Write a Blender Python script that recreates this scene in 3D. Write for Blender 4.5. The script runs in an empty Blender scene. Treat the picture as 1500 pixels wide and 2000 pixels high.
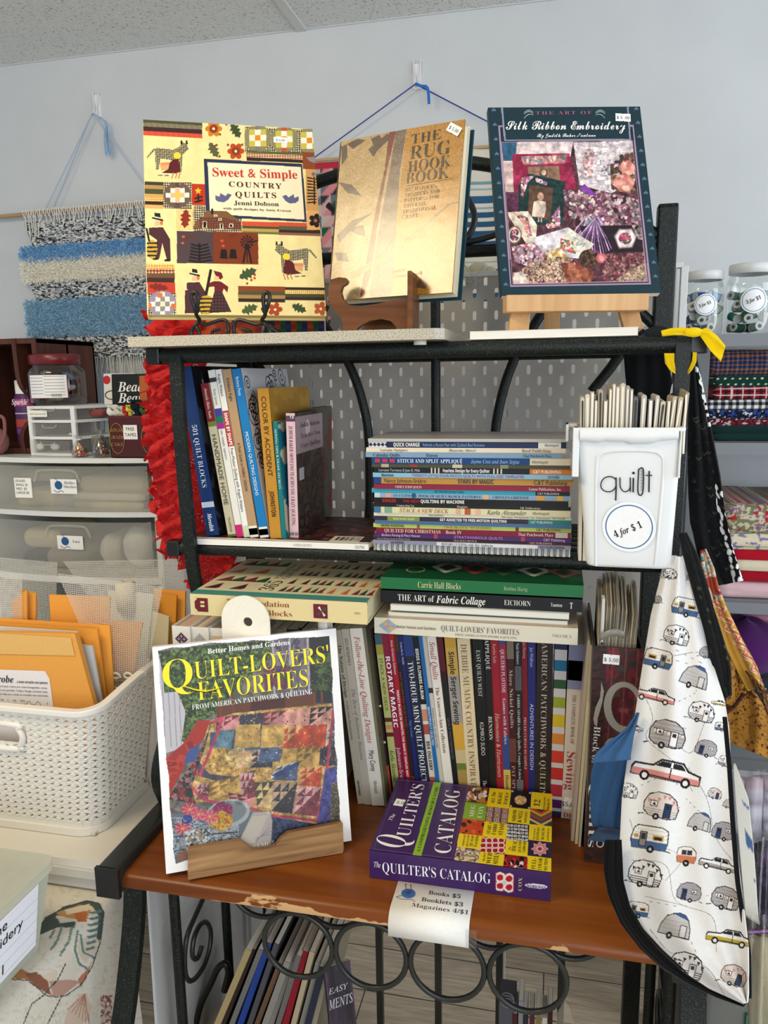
import bpy,math,random
import numpy as np
from mathutils import Matrix,Vector
random.seed(7);RNG=np.random.default_rng(7)
SC=bpy.context.scene
COL=SC.collection
# camera
FPX=1490.0
EYE=np.array([0.0,0.0,1.54])
_nx=np.array([6695,162,-1500.0]);_nx/=np.linalg.norm(_nx)
_ny=np.array([345,-268,FPX]);_ny-=_ny.dot(_nx)*_nx;_ny/=np.linalg.norm(_ny)
ROT=np.stack([_nx,_ny,-np.cross(_nx,_ny)],1)
if ROT[1,2]>0:ROT[:,2]*=-1
cam=bpy.data.cameras.new('camera');cam_o=bpy.data.objects.new('camera',cam);COL.objects.link(cam_o)
cam.sensor_fit='VERTICAL';cam.sensor_height=24.0;cam.lens=24.0*FPX/2000.0
cam.clip_start=0.02;cam.clip_end=50
cm=Matrix.Identity(4)
for i in range(3):
 cm[i][0]=ROT[0,i];cm[i][1]=-ROT[1,i];cm[i][2]=-ROT[2,i];cm[i][3]=EYE[i]
cam_o.matrix_world=cm
SC.camera=cam_o
# world, lights, exposure
W=bpy.data.worlds.new('daylight');SC.world=W;W.use_nodes=True
bg=W.node_tree.nodes['Background'];bg.inputs[0].default_value=(0.74,0.86,1.0,1);bg.inputs[1].default_value=0.58
def area(name,loc,target,sx,sy,power,color):
 l=bpy.data.lights.new(name,'AREA');l.shape='RECTANGLE';l.size=sx;l.size_y=sy;l.energy=power;l.color=color
 o=bpy.data.objects.new(name,l);COL.objects.link(o);o.location=loc
 o.rotation_euler=(Vector(target)-Vector(loc)).to_track_quat('-Z','Y').to_euler()
 return o
area('assumed_ceiling_lamp',(-0.98,0.36,2.41),(-0.60,1.25,1.2),0.62,0.62,19.0,(1.0,0.80,0.50))  # assumed lamp out of view, placed by the glare on the rug book
area('assumed_window_light',(1.5,-2.3,1.75),(-0.2,1.3,1.3),3.0,1.9,62.0,(0.93,0.97,1.0))  # assumed daylight from behind the camera; bare area light, no window is built
area('floor_fill_lamp',(2.45,1.05,0.95),(-0.3,1.75,0.2),1.0,1.8,17.0,(0.97,0.98,1.0))  # unseen fill lamp added to brighten the floor behind the rack, no real door
area('side_fill_lamp',(2.2,0.6,2.0),(0.2,2.05,1.9),1.2,1.2,15.0,(0.85,0.93,1.0))  # unseen area light added to brighten the wall at right, no window built
SC.view_settings.view_transform='Standard';SC.view_settings.look='None'
SC.view_settings.gamma=1.0;SC.view_settings.use_curve_mapping=False
SC.view_settings.exposure=0.10
# helpers: measuring
def P(px,py,x=None,y=None,z=None):
 """The point of a photograph pixel on the plane x=, y= or z= (metres)."""
 d=ROT.T@np.array([px-750.0,py-1000.0,FPX])
 if x is not None:t=(x-EYE[0])/d[0]
 elif y is not None:t=(y-EYE[1])/d[1]
 else:t=(z-EYE[2])/d[2]
 return EYE+t*d
def PX(px,py,y):return P(px,py,y=y)[0]
def PZ(px,py,y):return P(px,py,y=y)[2]
def V3(*a):return np.array(a,float)
def unit(v):v=np.asarray(v,float);return v/(np.linalg.norm(v)+1e-12)
# helpers: colour
def hx(c):
 if isinstance(c,tuple):return np.array(c[:3],float)
 if isinstance(c,str):
  c=c.lstrip('#');c=[int(c[i:i+2],16)/255 for i in(0,2,4)]
 return np.array(c[:3],float)
def lin(c):
 c=np.clip(np.asarray(c,float),0,1)
 return np.where(c<=0.04045,c/12.92,((c+0.055)/1.055)**2.4)
 # materials
MATS={}
def mat(name,build):
 m=bpy.data.materials.new(name);m.use_nodes=True
 nt=m.node_tree;b=nt.nodes['Principled BSDF']
 N=lambda t,**k:_node(nt,t,k)
 L=lambda a,i,c,j:nt.links.new(a.outputs[i],c.inputs[j])
 build(nt,b,N,L);MATS[name]=m
 return m
def _node(nt,t,k):
 n=nt.nodes.new('ShaderNode'+t)
 for a,v in k.items():
  if a in n.inputs and not hasattr(n,a):n.inputs[a].default_value=v
  elif hasattr(n,a):setattr(n,a,v)
  else:n.inputs[a].default_value=v
 return n
def inp(n,k,v):n.inputs[k].default_value=v
def ramp(n,stops):
 r=n.color_ramp
 while len(r.elements)>1:r.elements.remove(r.elements[-1])
 r.elements[0].position=stops[0][0];r.elements[0].color=(*stops[0][1],1)
 for p,c in stops[1:]:
  e=r.elements.new(p);e.color=(*c,1)
def col_attr(N):return N('Attribute',attribute_name='Col')
def vc(name,rough=0.5,spec=0.4,grain=0.05,gscale=300,bump=0.0,bscale=400,coat=0.0,sheen=0.0,stretch=(1,1,1)):
 """Colour from the mesh's own print / dye colours, with fine procedural grain."""
 def b(nt,p,N,L):
  a=col_attr(N);t=N('TexCoord');mp=N('Mapping');L(t,'Object',mp,'Vector');inp(mp,'Scale',stretch)
  n=N('TexNoise');inp(n,'Scale',gscale);inp(n,'Detail',3);L(mp,0,n,'Vector')
  r=N('MapRange');inp(r,'To Min',1-grain);inp(r,'To Max',1+grain);L(n,'Fac',r,'Value')
  m=N('VectorMath',operation='MULTIPLY');L(a,'Color',m,0);L(r,0,m,1);L(m,0,p,'Base Color')
  inp(p,'Roughness',rough);inp(p,'Specular IOR Level',spec);inp(p,'Coat Weight',coat);inp(p,'Coat Roughness',0.19 if bump else 0.1)
  if sheen:inp(p,'Sheen Weight',sheen)
  if bump:
   n2=N('TexNoise');inp(n2,'Scale',bscale);inp(n2,'Detail',2);L(mp,0,n2,'Vector')
   bp=N('Bump');inp(bp,'Strength',bump);inp(bp,'Distance',0.002);L(n2,'Fac',bp,'Height');L(bp,0,p,'Normal')
 return mat(name,b)
vc('printed_paper',0.42,0.35,0.03,250)
vc('glossy_cover',0.34,0.4,0.02,250,coat=0.10)
vc('bowed_gloss',0.27,0.6,0.05,500,bump=0.45,bscale=34,coat=0.85)
vc('page_paper',0.85,0.1,0.10,900,stretch=(1,1,0.03))
vc('page_paper_flat',0.85,0.1,0.10,900,stretch=(0.03,1,1))
vc('matte_paper',0.8,0.15,0.05,200)
vc('plastic',0.32,0.5,0.01,60)
vc('cloth',0.95,0.1,0.08,700,bump=0.35,bscale=900,sheen=0.1)
vc('yarn',1.0,0.05,0.25,500,bump=0.7,bscale=500)
vc('painted_metal',0.5,0.4,0.02,60)
vc('wire_black',0.35,0.5,0.03,200)
def b_hammer(nt,p,N,L):
 t=N('TexCoord');n=N('TexNoise');inp(n,'Scale',420);inp(n,'Detail',2);L(t,'Object',n,'Vector')
 r=N('ValToRGB');ramp(r,[(0.45,(0.003,0.005,0.004)),(0.62,(0.010,0.016,0.013)),(0.76,(0.050,0.064,0.054))]);L(n,'Fac',r,'Fac')
 L(r,0,p,'Base Color');inp(p,'Roughness',0.45);inp(p,'Specular IOR Level',0.35)
 bp=N('Bump');inp(bp,'Strength',0.6);inp(bp,'Distance',0.001);L(n,'Fac',bp,'Height');L(bp,0,p,'Normal')
mat('hammered_metal',b_hammer)
def wood(name,c0,c1,c2,scale,rough,axis,chips=None):
 def b(nt,p,N,L):
  t=N('TexCoord');mp=N('Mapping');L(t,'Object',mp,'Vector')
  s=[14.0,14.0,14.0];s['xyz'.index(axis)]=0.9;inp(mp,'Scale',[k*scale for k in s])
  n=N('TexNoise');inp(n,'Scale',2.2);inp(n,'Detail',6);inp(n,'Distortion',0.6);L(mp,0,n,'Vector')
  r=N('ValToRGB');ramp(r,[(0.30,c0),(0.52,c1),(0.74,c2)]);L(n,'Fac',r,'Fac')
  out=r
  if chips:
   n2=N('TexNoise');inp(n2,'Scale',38);inp(n2,'Detail',4)
   mp2=N('Mapping');L(t,'Object',mp2,'Vector');inp(mp2,'Scale',(0.35,1.0,1.0));L(mp2,0,n2,'Vector')
   a=col_attr(N)
   g=N('Math',operation='ADD');L(n2,'Fac',g,0);L(a,'Fac',g,1)
   st=N('MapRange');inp(st,'From Min',0.86);inp(st,'From Max',0.88);L(g,0,st,'Value')
   mx=N('MixRGB');L(st,0,mx,'Fac');L(r,0,mx,'Color1');inp(mx,'Color2',(*chips,1));L(mx,0,p,'Base Color')
   rr=N('MapRange');inp(rr,'To Min',rough);inp(rr,'To Max',0.8);L(st,0,rr,'Value');L(rr,0,p,'Roughness')
  else:
   L(r,0,p,'Base Color');inp(p,'Roughness',rough)
  inp(p,'Specular IOR Level',0.28)
 return mat(name,b)
wood('worktop_wood',(0.12,0.028,0.004),(0.20,0.052,0.007),(0.27,0.080,0.012),0.9,0.28,'x',chips=(0.55,0.33,0.15))
wood('pine_wood',(0.52,0.28,0.11),(0.62,0.37,0.17),(0.68,0.45,0.24),1.6,0.45,'z')
wood('walnut_wood',(0.09,0.032,0.010),(0.16,0.06,0.02),(0.21,0.085,0.03),1.8,0.35,'x')
wood('acacia_wood',(0.13,0.055,0.016),(0.30,0.155,0.055),(0.42,0.24,0.10),3.2,0.5,'x')
wood('mahogany_wood',(0.05,0.016,0.010),(0.085,0.028,0.018),(0.11,0.04,0.026),1.2,0.4,'z')
wood('dowel_wood',(0.36,0.22,0.11),(0.46,0.30,0.16),(0.52,0.36,0.2),1.5,0.6,'x')
def b_lam(nt,p,N,L):
 t=N('TexCoord');n=N('TexNoise');inp(n,'Scale',520);inp(n,'Detail',2);L(t,'Object',n,'Vector')
 r=N('ValToRGB');ramp(r,[(0.35,(0.30,0.26,0.19)),(0.47,(0.47,0.43,0.34)),(0.66,(0.58,0.54,0.45))]);L(n,'Fac',r,'Fac');L(r,0,p,'Base Color');inp(p,'Roughness',0.4)
mat('speckled_laminate',b_lam)
def b_wall(nt,p,N,L):
 t=N('TexCoord');n=N('TexNoise');inp(n,'Scale',6);inp(n,'Detail',6);L(t,'Object',n,'Vector')
 r=N('ValToRGB');ramp(r,[(0.3,(0.545,0.575,0.60)),(0.7,(0.585,0.615,0.64))]);L(n,'Fac',r,'Fac');L(r,0,p,'Base Color');inp(p,'Roughness',0.75)
 n2=N('TexNoise');inp(n2,'Scale',160);L(t,'Object',n2,'Vector');bp=N('Bump');inp(bp,'Strength',0.06);inp(bp,'Distance',0.002);L(n2,'Fac',bp,'Height');L(bp,0,p,'Normal')
mat('wall_paint',b_wall)
def b_ceil(nt,p,N,L):
 t=N('TexCoord');v=N('TexNoise');inp(v,'Scale',165);inp(v,'Detail',1.5);L(t,'Object',v,'Vector')
 r=N('ValToRGB');ramp(r,[(0.29,(0.34,0.34,0.33)),(0.37,(0.70,0.70,0.67)),(0.7,(0.76,0.76,0.73))]);L(v,'Fac',r,'Fac');L(r,0,p,'Base Color');inp(p,'Roughness',0.95)
 bp=N('Bump');inp(bp,'Strength',0.6);inp(bp,'Distance',0.004);L(v,'Fac',bp,'Height');L(bp,0,p,'Normal')
mat('ceiling_tile',b_ceil)
def b_floor(nt,p,N,L):
 t=N('TexCoord');mp=N('Mapping');L(t,'Object',mp,'Vector')
 br=N('TexBrick');br.offset=0.37;inp(br,'Scale',1.0);inp(br,'Brick Width',1.2);inp(br,'Row Height',0.15);inp(br,'Mortar Size',0.0016)
 inp(br,'Color1',(0.58,0.46,0.32,1));inp(br,'Color2',(0.66,0.54,0.39,1));inp(br,'Mortar',(0.05,0.04,0.03,1));L(mp,0,br,'Vector')
 m2=N('Mapping');L(t,'Object',m2,'Vector');inp(m2,'Scale',(3,45,1));n=N('TexNoise');inp(n,'Scale',2.5);inp(n,'Detail',6);inp(n,'Distortion',0.8);L(m2,0,n,'Vector')
 r=N('MapRange');inp(r,'From Min',0.3);inp(r,'From Max',0.7);inp(r,'To Min',0.72);inp(r,'To Max',1.25);L(n,'Fac',r,'Value')
 m=N('VectorMath',operation='MULTIPLY');L(br,'Color',m,0);L(r,0,m,1);L(m,0,p,'Base Color');inp(p,'Roughness',0.5)
mat('plank_floor',b_floor)
def see_through(name,fac,tint,rough,body=0.0,clear=False):
 """Clear / frosted plastic: part of the light passes straight, part reflects or scatters."""
 def b(nt,p,N,L):
  out=[n for n in nt.nodes if n.type=='OUTPUT_MATERIAL'][0]
  tr=N('BsdfTransparent');inp(tr,'Color',(*tint,1))
  inp(p,'Base Color',(*tint,1));inp(p,'Roughness',rough);inp(p,'Specular IOR Level',0.6)
  tn=N('TexNoise');inp(tn,'Scale',25)
  mr=N('MapRange');inp(mr,'To Min',fac-0.04);inp(mr,'To Max',fac+0.04);L(tn,'Fac',mr,'Value')
  tl=N('BsdfTranslucent');inp(tl,'Color',(*tint,1));mb=N('MixShader');inp(mb,0,body);L(p,0,mb,1);L(tl,0,mb,2)
  mx=N('MixShader');L(mr,0,mx,0);L(tr,0,mx,1);L(mb,0,mx,2);L(mx,0,out,'Surface')
  if clear:
   g=N('BsdfGlossy');inp(g,'Roughness',rough);lw=N('LayerWeight');inp(lw,'Blend',0.25);ad=N('Math',operation='MULTIPLY_ADD');L(lw,'Facing',ad,0);inp(ad,1,0.55);L(mr,0,ad,2)
   L(g,0,mx,2);L(ad,0,mx,0)
 return mat(name,b)
see_through('clear_plastic',0.045,(0.95,0.97,0.97),0.05,clear=True)
see_through('frosted_plastic',0.20,(0.93,0.93,0.91),0.35,0.3)
see_through('milky_plastic',0.62,(0.85,0.86,0.78),0.4,0.4)
see_through('bag_film',0.07,(0.94,0.95,0.97),0.10,clear=True)
def b_fluff(nt,p,N,L):
 out=[n for n in nt.nodes if n.type=='OUTPUT_MATERIAL'][0]
 a=col_attr(N);inp(p,'Roughness',1.0);inp(p,'Specular IOR Level',0.05)
 n=N('TexNoise');inp(n,'Scale',90);r=N('MapRange');inp(r,'To Min',0.9);inp(r,'To Max',1.1);L(n,'Fac',r,'Value');m=N('VectorMath',operation='MULTIPLY');L(a,'Color',m,0);L(r,0,m,1);L(m,0,p,'Base Color')
 tl=N('BsdfTranslucent');L(m,0,tl,'Color');mb=N('MixShader');inp(mb,0,0.15);L(p,0,mb,1);L(tl,0,mb,2);L(mb,0,out,'Surface')
mat('fluffy_yarn',b_fluff)
def b_canvas(nt,p,N,L):
 out=[n for n in nt.nodes if n.type=='OUTPUT_MATERIAL'][0]
 t=N('TexCoord');s=N('SeparateXYZ');L(t,'UV',s,0)
 ms=[]
 for ax in('X','Y'):
  d=N('Math',operation='MULTIPLY');L(s,ax,d,0);inp(d,1,1/0.0034)
  fr=N('Math',operation='FRACT');L(d,0,fr,0);g=N('Math',operation='GREATER_THAN');L(fr,0,g,0);inp(g,1,0.40);ms.append(g)
 mu=N('Math',operation='MULTIPLY');L(ms[0],0,mu,0);L(ms[1],0,mu,1)
 n=N('TexNoise');inp(n,'Scale',300);cr=N('ValToRGB');ramp(cr,[(0.3,(0.72,0.70,0.62)),(0.7,(0.80,0.78,0.70))]);L(n,'Fac',cr,'Fac');L(cr,0,p,'Base Color');inp(p,'Roughness',0.35)
 inp(p,'Transmission Weight',0.0)
 tr=N('BsdfTransparent');tl=N('BsdfTranslucent');inp(tl,'Color',(0.8,0.78,0.7,1));mb=N('MixShader');inp(mb,0,0.3);L(p,0,mb,1);L(tl,0,mb,2)
 half=N('MixShader');inp(half,0,0.74);L(tr,0,half,1);L(mb,0,half,2)
 mx=N('MixShader');L(mu,0,mx,0);L(half,0,mx,1);L(tr,0,mx,2);L(mx,0,out,'Surface')
mat('plastic_canvas',b_canvas)
def b_lace(nt,p,N,L):
 out=[n for n in nt.nodes if n.type=='OUTPUT_MATERIAL'][0]
 t=N('TexCoord');v=N('TexVoronoi');inp(v,'Scale',330);L(t,'Object',v,'Vector')
 n=N('TexNoise');inp(n,'Scale',70);inp(n,'Detail',3);L(t,'Object',n,'Vector')
 sm=N('Math',operation='MULTIPLY_ADD');L(n,'Fac',sm,0);inp(sm,1,-1.1);inp(sm,2,0.72)
 g=N('Math',operation='LESS_THAN');L(v,'Distance',g,0);L(sm,0,g,1)
 cr=N('ValToRGB');ramp(cr,[(0.3,(0.55,0.006,0.010)),(0.7,(0.80,0.022,0.020))]);L(n,'Fac',cr,'Fac');L(cr,0,p,'Base Color');inp(p,'Roughness',0.7)
 tl=N('BsdfTranslucent');L(cr,0,tl,'Color');mb=N('MixShader');inp(mb,0,0.35);L(p,0,mb,1);L(tl,0,mb,2)
 tr=N('BsdfTransparent');mx=N('MixShader');L(g,0,mx,0);L(mb,0,mx,1);L(tr,0,mx,2);L(mx,0,out,'Surface')
mat('red_lace',b_lace)
# objects, parts
WM={}
def link(o):COL.objects.link(o);return o
def tag(o,label=None,cat=None,group=None,kind=None):
 if label:o['label']=label
 if cat:o['category']=cat
 if group:o['group']=group
 if kind:o['kind']=kind
 return o
def pose(loc,X=None,Y=None,Z=None):
 m=np.eye(4);m[:3,3]=loc
 if X is not None:m[:3,0]=X;m[:3,1]=Y;m[:3,2]=Z
 return m
def thing(name,label,cat,loc=(0,0,0),group=None,M=None):
 """An Empty at the thing's base that parents its parts."""
 o=link(bpy.data.objects.new(name,None));o.empty_display_size=0.02
 m=pose(loc)if M is None else np.asarray(M)
 WM[o]=m;o.matrix_world=Matrix(m.tolist())
 return tag(o,label,cat,group)
 # lettering: outlines of Blender's own default font
_FONT={}
_ST={'sans':None,'serif':(0x1D400,0x1D41A,0x1D7CE,-0.012),'serifbold':(0x1D400,0x1D41A,0x1D7CE,0.0),'italic':(0x1D434,0x1D44E,0x1D7CE,0.0),'script':(0x1D4D0,0x1D4EA,0x1D7CE,0.004),'bold':(0x1D5D4,0x1D5EE,0x1D7EC,0.0),'bolditalic':(0x1D468,0x1D482,0x1D7CE,0.0)}
def _map(ch,st):
 s=_ST[st]
 if s is None:return ch
 if 'A'<=ch<='Z':return chr(s[0]+ord(ch)-65)
 if 'a'<=ch<='z':
  if st=='italic' and ch=='h':return '\u210e'
  return chr(s[1]+ord(ch)-97)
 if ch.isdigit():return chr(s[2]+ord(ch)-48)
 return ch
def _raw(body,off):
 c=bpy.data.curves.new('glyph','FONT');c.body=body;c.offset=off;c.resolution_u=3
 o=bpy.data.objects.new('glyph',c);me=bpy.data.meshes.new_from_object(o)
 v=np.array([tuple(q.co)for q in me.vertices],float).reshape(-1,3);f=[tuple(p.vertices)for p in me.polygons]
 bpy.data.objects.remove(o);bpy.data.curves.remove(c);bpy.data.meshes.remove(me)
 return v,f
def glyph(ch,st):
 k=(ch,st)
 if k not in _FONT:
  if ch==' ':_FONT[k]=(np.zeros((0,3)),[],0.28)
  else:
   off=_ST[st][3]if _ST[st]else 0.0;b=_map(ch,st)
   v,f=_raw(b,off if b!=ch else 0.0)
   if '|' not in _FONT:_FONT['|']=_raw('|',0)[0][:,0].min()
   adv=_raw(b+'|',0)[0][:,0].max()-_raw('|',0)[0][:,0].max()
   _FONT[k]=(v,f,adv)
 return _FONT[k]
CAP=0.70
# mesh builder
class MB:
 def __init__(s):s.ch=[]
 def add(s,v,f,c,mat=0,smooth=False,uv=None):
  """f: list of index tuples or (n,4)/(n,3) array; c: one colour, per-face list or per-vertex array."""
  v=np.asarray(v,float).reshape(-1,3)
  if len(v)and len(f):s.ch.append((v,f,c,mat,smooth,uv))
  return s
 def box(s,lo,hi,c,mat=0):
  lo=np.asarray(lo,float);hi=np.asarray(hi,float)
  return s.obox(lo,V3(hi[0]-lo[0],0,0),V3(0,hi[1]-lo[1],0),V3(0,0,hi[2]-lo[2]),c,mat)
 def obox(s,o,a,b,d,c,mat=0):
  o,a,b,d=[np.asarray(k,float)for k in(o,a,b,d)]
  if np.dot(np.cross(a,b),d)<0:o=o+a;a=-a
  v=[o,o+a,o+a+b,o+b,o+d,o+a+d,o+a+b+d,o+b+d]
  return s.add(v,[(0,3,2,1),(4,5,6,7),(0,1,5,4),(1,2,6,5),(2,3,7,6),(3,0,4,7)],c,mat)
 def rbox(s,lo,hi,r,c,mat=0,n=4,axis=2,smooth=True):
  """Box with rounded edges along one axis."""
  lo=np.asarray(lo,float);hi=np.asarray(hi,float)
  i,j=[k for k in range(3)if k!=axis]
  pts=[]
  for(cx,cy,a0)in((hi[i]-r,hi[j]-r,0),(lo[i]+r,hi[j]-r,90),(lo[i]+r,lo[j]+r,180),(hi[i]-r,lo[j]+r,270)):
   for k in range(n+1):
    a=math.radians(a0+90*k/n);pts.append((cx+r*math.cos(a),cy+r*math.sin(a)))
  return s.loft([[(p,lo[axis])for p in pts],[(p,hi[axis])for p in pts]],i,j,axis,c,mat,smooth)
 def loft(s,rings,i,j,axis,c,mat=0,smooth=True,caps=True):
  R_=[]
  for rg in rings:
   for p,z in rg:
    q=[0,0,0];q[i]=p[0];q[j]=p[1];q[axis]=z;R_.append(q)
  n=len(rings[0]);f=[]
  for a in range(len(rings)-1):
   for k in range(n):
    f.append((a*n+k,a*n+(k+1)%n,(a+1)*n+(k+1)%n,(a+1)*n+k))
  s.add(R_,f,c,mat,smooth)
  if caps:
   s.add(R_[:n],[tuple(range(n))[::-1]],c,mat);s.add(R_[-n:],[tuple(range(n))],c,mat)
  return s
 def rings(s,R_,c,mat=0,smooth=True,caps=True,closed=True):
  """Skin a list of equal-length 3D rings."""
  A=np.asarray(R_,float);m,n=A.shape[:2];v=A.reshape(-1,3);f=[]
  for a in range(m-1):
   for k in range(n if closed else n-1):
    f.append((a*n+k,a*n+(k+1)%n,(a+1)*n+(k+1)%n,(a+1)*n+k))
  s.add(v,f,c,mat,smooth)
  if caps and closed:
   s.add(A[0],[tuple(range(n))[::-1]],c,mat);s.add(A[-1],[tuple(range(n))],c,mat)
  return s
 def tube(s,pts,r,c,n=8,closed=False,mat=0,sq=None,w0=None):
  """Round tube, or flat bar when sq=(width, thickness) with width along w0."""
  p=np.asarray(pts,float);m=len(p)
  if closed:T=np.roll(p,-1,0)-np.roll(p,1,0)
  else:
   T=np.empty_like(p);T[1:-1]=p[2:]-p[:-2];T[0]=p[1]-p[0];T[-1]=p[-1]-p[-2]
  T/=np.linalg.norm(T,axis=1)[:,None]+1e-12
  u=np.asarray(w0,float)if w0 is not None else(V3(0,0,1)if abs(T[0][2])<0.9 else V3(0,1,0))
  R_=[]
  rr=np.broadcast_to(np.asarray(r,float),(m,))
  for k in range(m):
   if w0 is not None:u=np.asarray(w0,float)
   a=unit(u-u.dot(T[k])*T[k]);b=np.cross(T[k],a);u=a
   if sq:w,h=sq[0]/2,sq[1]/2;R_.append([p[k]+a*w+b*h,p[k]-a*w+b*h,p[k]-a*w-b*h,p[k]+a*w-b*h])
   else:R_.append([p[k]+rr[k]*(a*math.cos(t)+b*math.sin(t))for t in np.arange(n)*2*math.pi/n])
  if closed:R_.append(R_[0])
  return s.rings(R_,c,mat,smooth=not sq,caps=not closed)
 def lathe(s,prof,o,c,n=28,mat=0,smooth=True):
  o=np.asarray(o,float);t=np.arange(n)*2*math.pi/n
  R_=[[o+V3(r*math.cos(a),r*math.sin(a),z)for a in t]for r,z in prof]
  cc=c
  if isinstance(c,list):
   for k in range(len(prof)-1):s.rings(R_[k:k+2],c[k],mat,smooth,caps=False)
   return s
  return s.rings(R_,c,mat,smooth,caps=False)
 def disc(s,o,u,v,r,c,n=32,r2=0.0,mat=0):
  o,u,v=[np.asarray(k,float)for k in(o,u,v)];t=np.arange(n)*2*math.pi/n
  A=[o+r*(u*math.cos(a)+v*math.sin(a))for a in t]
  if r2<=0:return s.add(A,[tuple(range(n))],c,mat)
  B=[o+r2*(u*math.cos(a)+v*math.sin(a))for a in t]
  return s.add(A+B,[(k,(k+1)%n,n+(k+1)%n,n+k)for k in range(n)],c,mat)
 def ball(s,o,r,c,n=8,mat=0,sc=(1,1,1)):
  o=np.asarray(o,float);R_=[]
  for k in range(n//2+1):
   ph=math.pi*(k+0.02)/(n//2+0.04);R_.append([o+r*V3(sc[0]*math.sin(ph)*math.cos(t),sc[1]*math.sin(ph)*math.sin(t),sc[2]*math.cos(ph))for t in np.arange(n)*-2*math.pi/n])
  return s.rings(R_,c,mat,True,caps=False)
 def poly(s,pts,c,mat=0):return s.add(pts,[tuple(range(len(pts)))],c,mat)
 def prism(s,pts2,o,u,v,n,c,mat=0,smooth=False):
  """Outline pts2 in (u, v) at o, pushed along the vector n."""
  o,u,v,n=[np.asarray(k,float)for k in(o,u,v,n)]
  A=[o+u*a+v*b for a,b in pts2];B=[q+n for q in A];m=len(A)
  s.add(A+B,[(k,(k+1)%m,m+(k+1)%m,m+k)for k in range(m)],c,mat,smooth)
  s.add(A,[tuple(range(m))[::-1]],c,mat);return s.add(B,[tuple(range(m))],c,mat)
 def grid(s,X,C,mat=0,smooth=True,uv=None):
  X=np.asarray(X,float);ny,nx=X.shape[:2];i=np.arange(ny*nx).reshape(ny,nx)
  f=np.stack([i[:-1,:-1],i[1:,:-1],i[1:,1:],i[:-1,1:]],-1).reshape(-1,4)
  C=np.asarray(C,float)if not isinstance(C,str)else C
  return s.add(X.reshape(-1,3),f,C.reshape(-1,3)if not isinstance(C,str)and C.ndim==3 else C,mat,smooth,None if uv is None else np.asarray(uv).reshape(-1,2))
 def text(s,t,o,u,v,size,st='sans',c='#000000',al='l',width=None,xs=1.0,sp=0.0,maxw=None):
  o,u,v=np.asarray(o,float),unit(u),unit(v)
  tot=sum(glyph(ch,st)[2]+sp for ch in t)*size*xs
  if tot<=0:return s
  if width:xs*=width/tot;tot=width
  if maxw and tot>maxw:xs*=maxw/tot;tot=maxw
  x={'l':0,'c':-tot/2,'r':-tot}[al]
  VV=[];FF=[];b=0
  for ch in t:
   gv,gf,ga=glyph(ch,st)
   if len(gv):
    VV.append(o+np.outer(x+gv[:,0]*size*xs,u)+np.outer(gv[:,1]*size,v));FF+=[tuple(k+b for k in q)for q in gf];b+=len(gv)
   x+=(ga+sp)*size*xs
  if VV:s.add(np.concatenate(VV),FF,c)
  return s
 def build(s,name,mats,parent=None,world=True,label=None,bevel=0,solid=0,sub=0):
  if isinstance(mats,str):mats=[mats]
  Vs,lv,ls,cols,mi,sm,uvs=[],[],[],[],[],[],[];b=0;lo=0;anyuv=any(c[5]is not None for c in s.ch)
  for v,f,c,m,smo,uv in s.ch:
   Vs.append(v)
   if isinstance(f,np.ndarray):
    idx=f.reshape(-1);cnt=np.full(len(f),f.shape[1])
   else:
    idx=np.fromiter((k for q in f for k in q),int);cnt=np.array([len(q)for q in f])
   lv.append(idx+b);ls.append(np.concatenate([[0],np.cumsum(cnt)[:-1]])+lo);lo+=len(idx);b+=len(v)
   if isinstance(c,(str,tuple))or(isinstance(c,np.ndarray)and c.ndim==1):cl=np.broadcast_to(hx(c),(len(idx),3))
   elif isinstance(c,list):cl=np.repeat(np.array([hx(k)for k in c]),cnt,0)
   else:cl=c[idx]
   cols.append(cl);mi.append(np.full(len(cnt),m));sm.append(np.full(len(cnt),smo))
   if anyuv:uvs.append(uv[idx]if uv is not None else np.zeros((len(idx),2)))
  Vs=np.concatenate(Vs);lv=np.concatenate(lv);ls=np.concatenate(ls);cols=lin(np.concatenate(cols))
  if parent is not None and world:
   Mi=np.linalg.inv(WM[parent]);Vs=Vs@Mi[:3,:3].T+Mi[:3,3]
  me=bpy.data.meshes.new(name)
  me.vertices.add(len(Vs));me.vertices.foreach_set('co',Vs.astype(np.float32).ravel())
  me.loops.add(len(lv));me.loops.foreach_set('vertex_index',lv.astype(np.int32))
  me.polygons.add(len(ls));me.polygons.foreach_set('loop_start',ls.astype(np.int32))
  for m in mats:me.materials.append(MATS[m])
  me.polygons.foreach_set('material_index',np.concatenate(mi).astype(np.int32))
  me.polygons.foreach_set('use_smooth',np.concatenate(sm))
  a=me.color_attributes.new('Col','FLOAT_COLOR','CORNER')
  a.data.foreach_set('color',np.concatenate([cols,np.ones((len(cols),1))],1).astype(np.float32).ravel())
  if anyuv:
   ul=me.uv_layers.new(name='UVMap');ul.data.foreach_set('uv',np.concatenate(uvs).astype(np.float32).ravel())
  me.update(calc_edges=True);me.validate()
  o=link(bpy.data.objects.new(name,me))
  if parent is not None:o.parent=parent;WM[o]=WM[parent]
  else:WM[o]=np.eye(4)
  if label:o['label']=label
  if solid:md=o.modifiers.new('thickness','SOLIDIFY');md.thickness=solid;md.offset=0
  if bevel:md=o.modifiers.new('bevel','BEVEL');md.width=bevel;md.segments=2;md.limit_method='ANGLE';md.angle_limit=0.9
  return o
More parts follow.
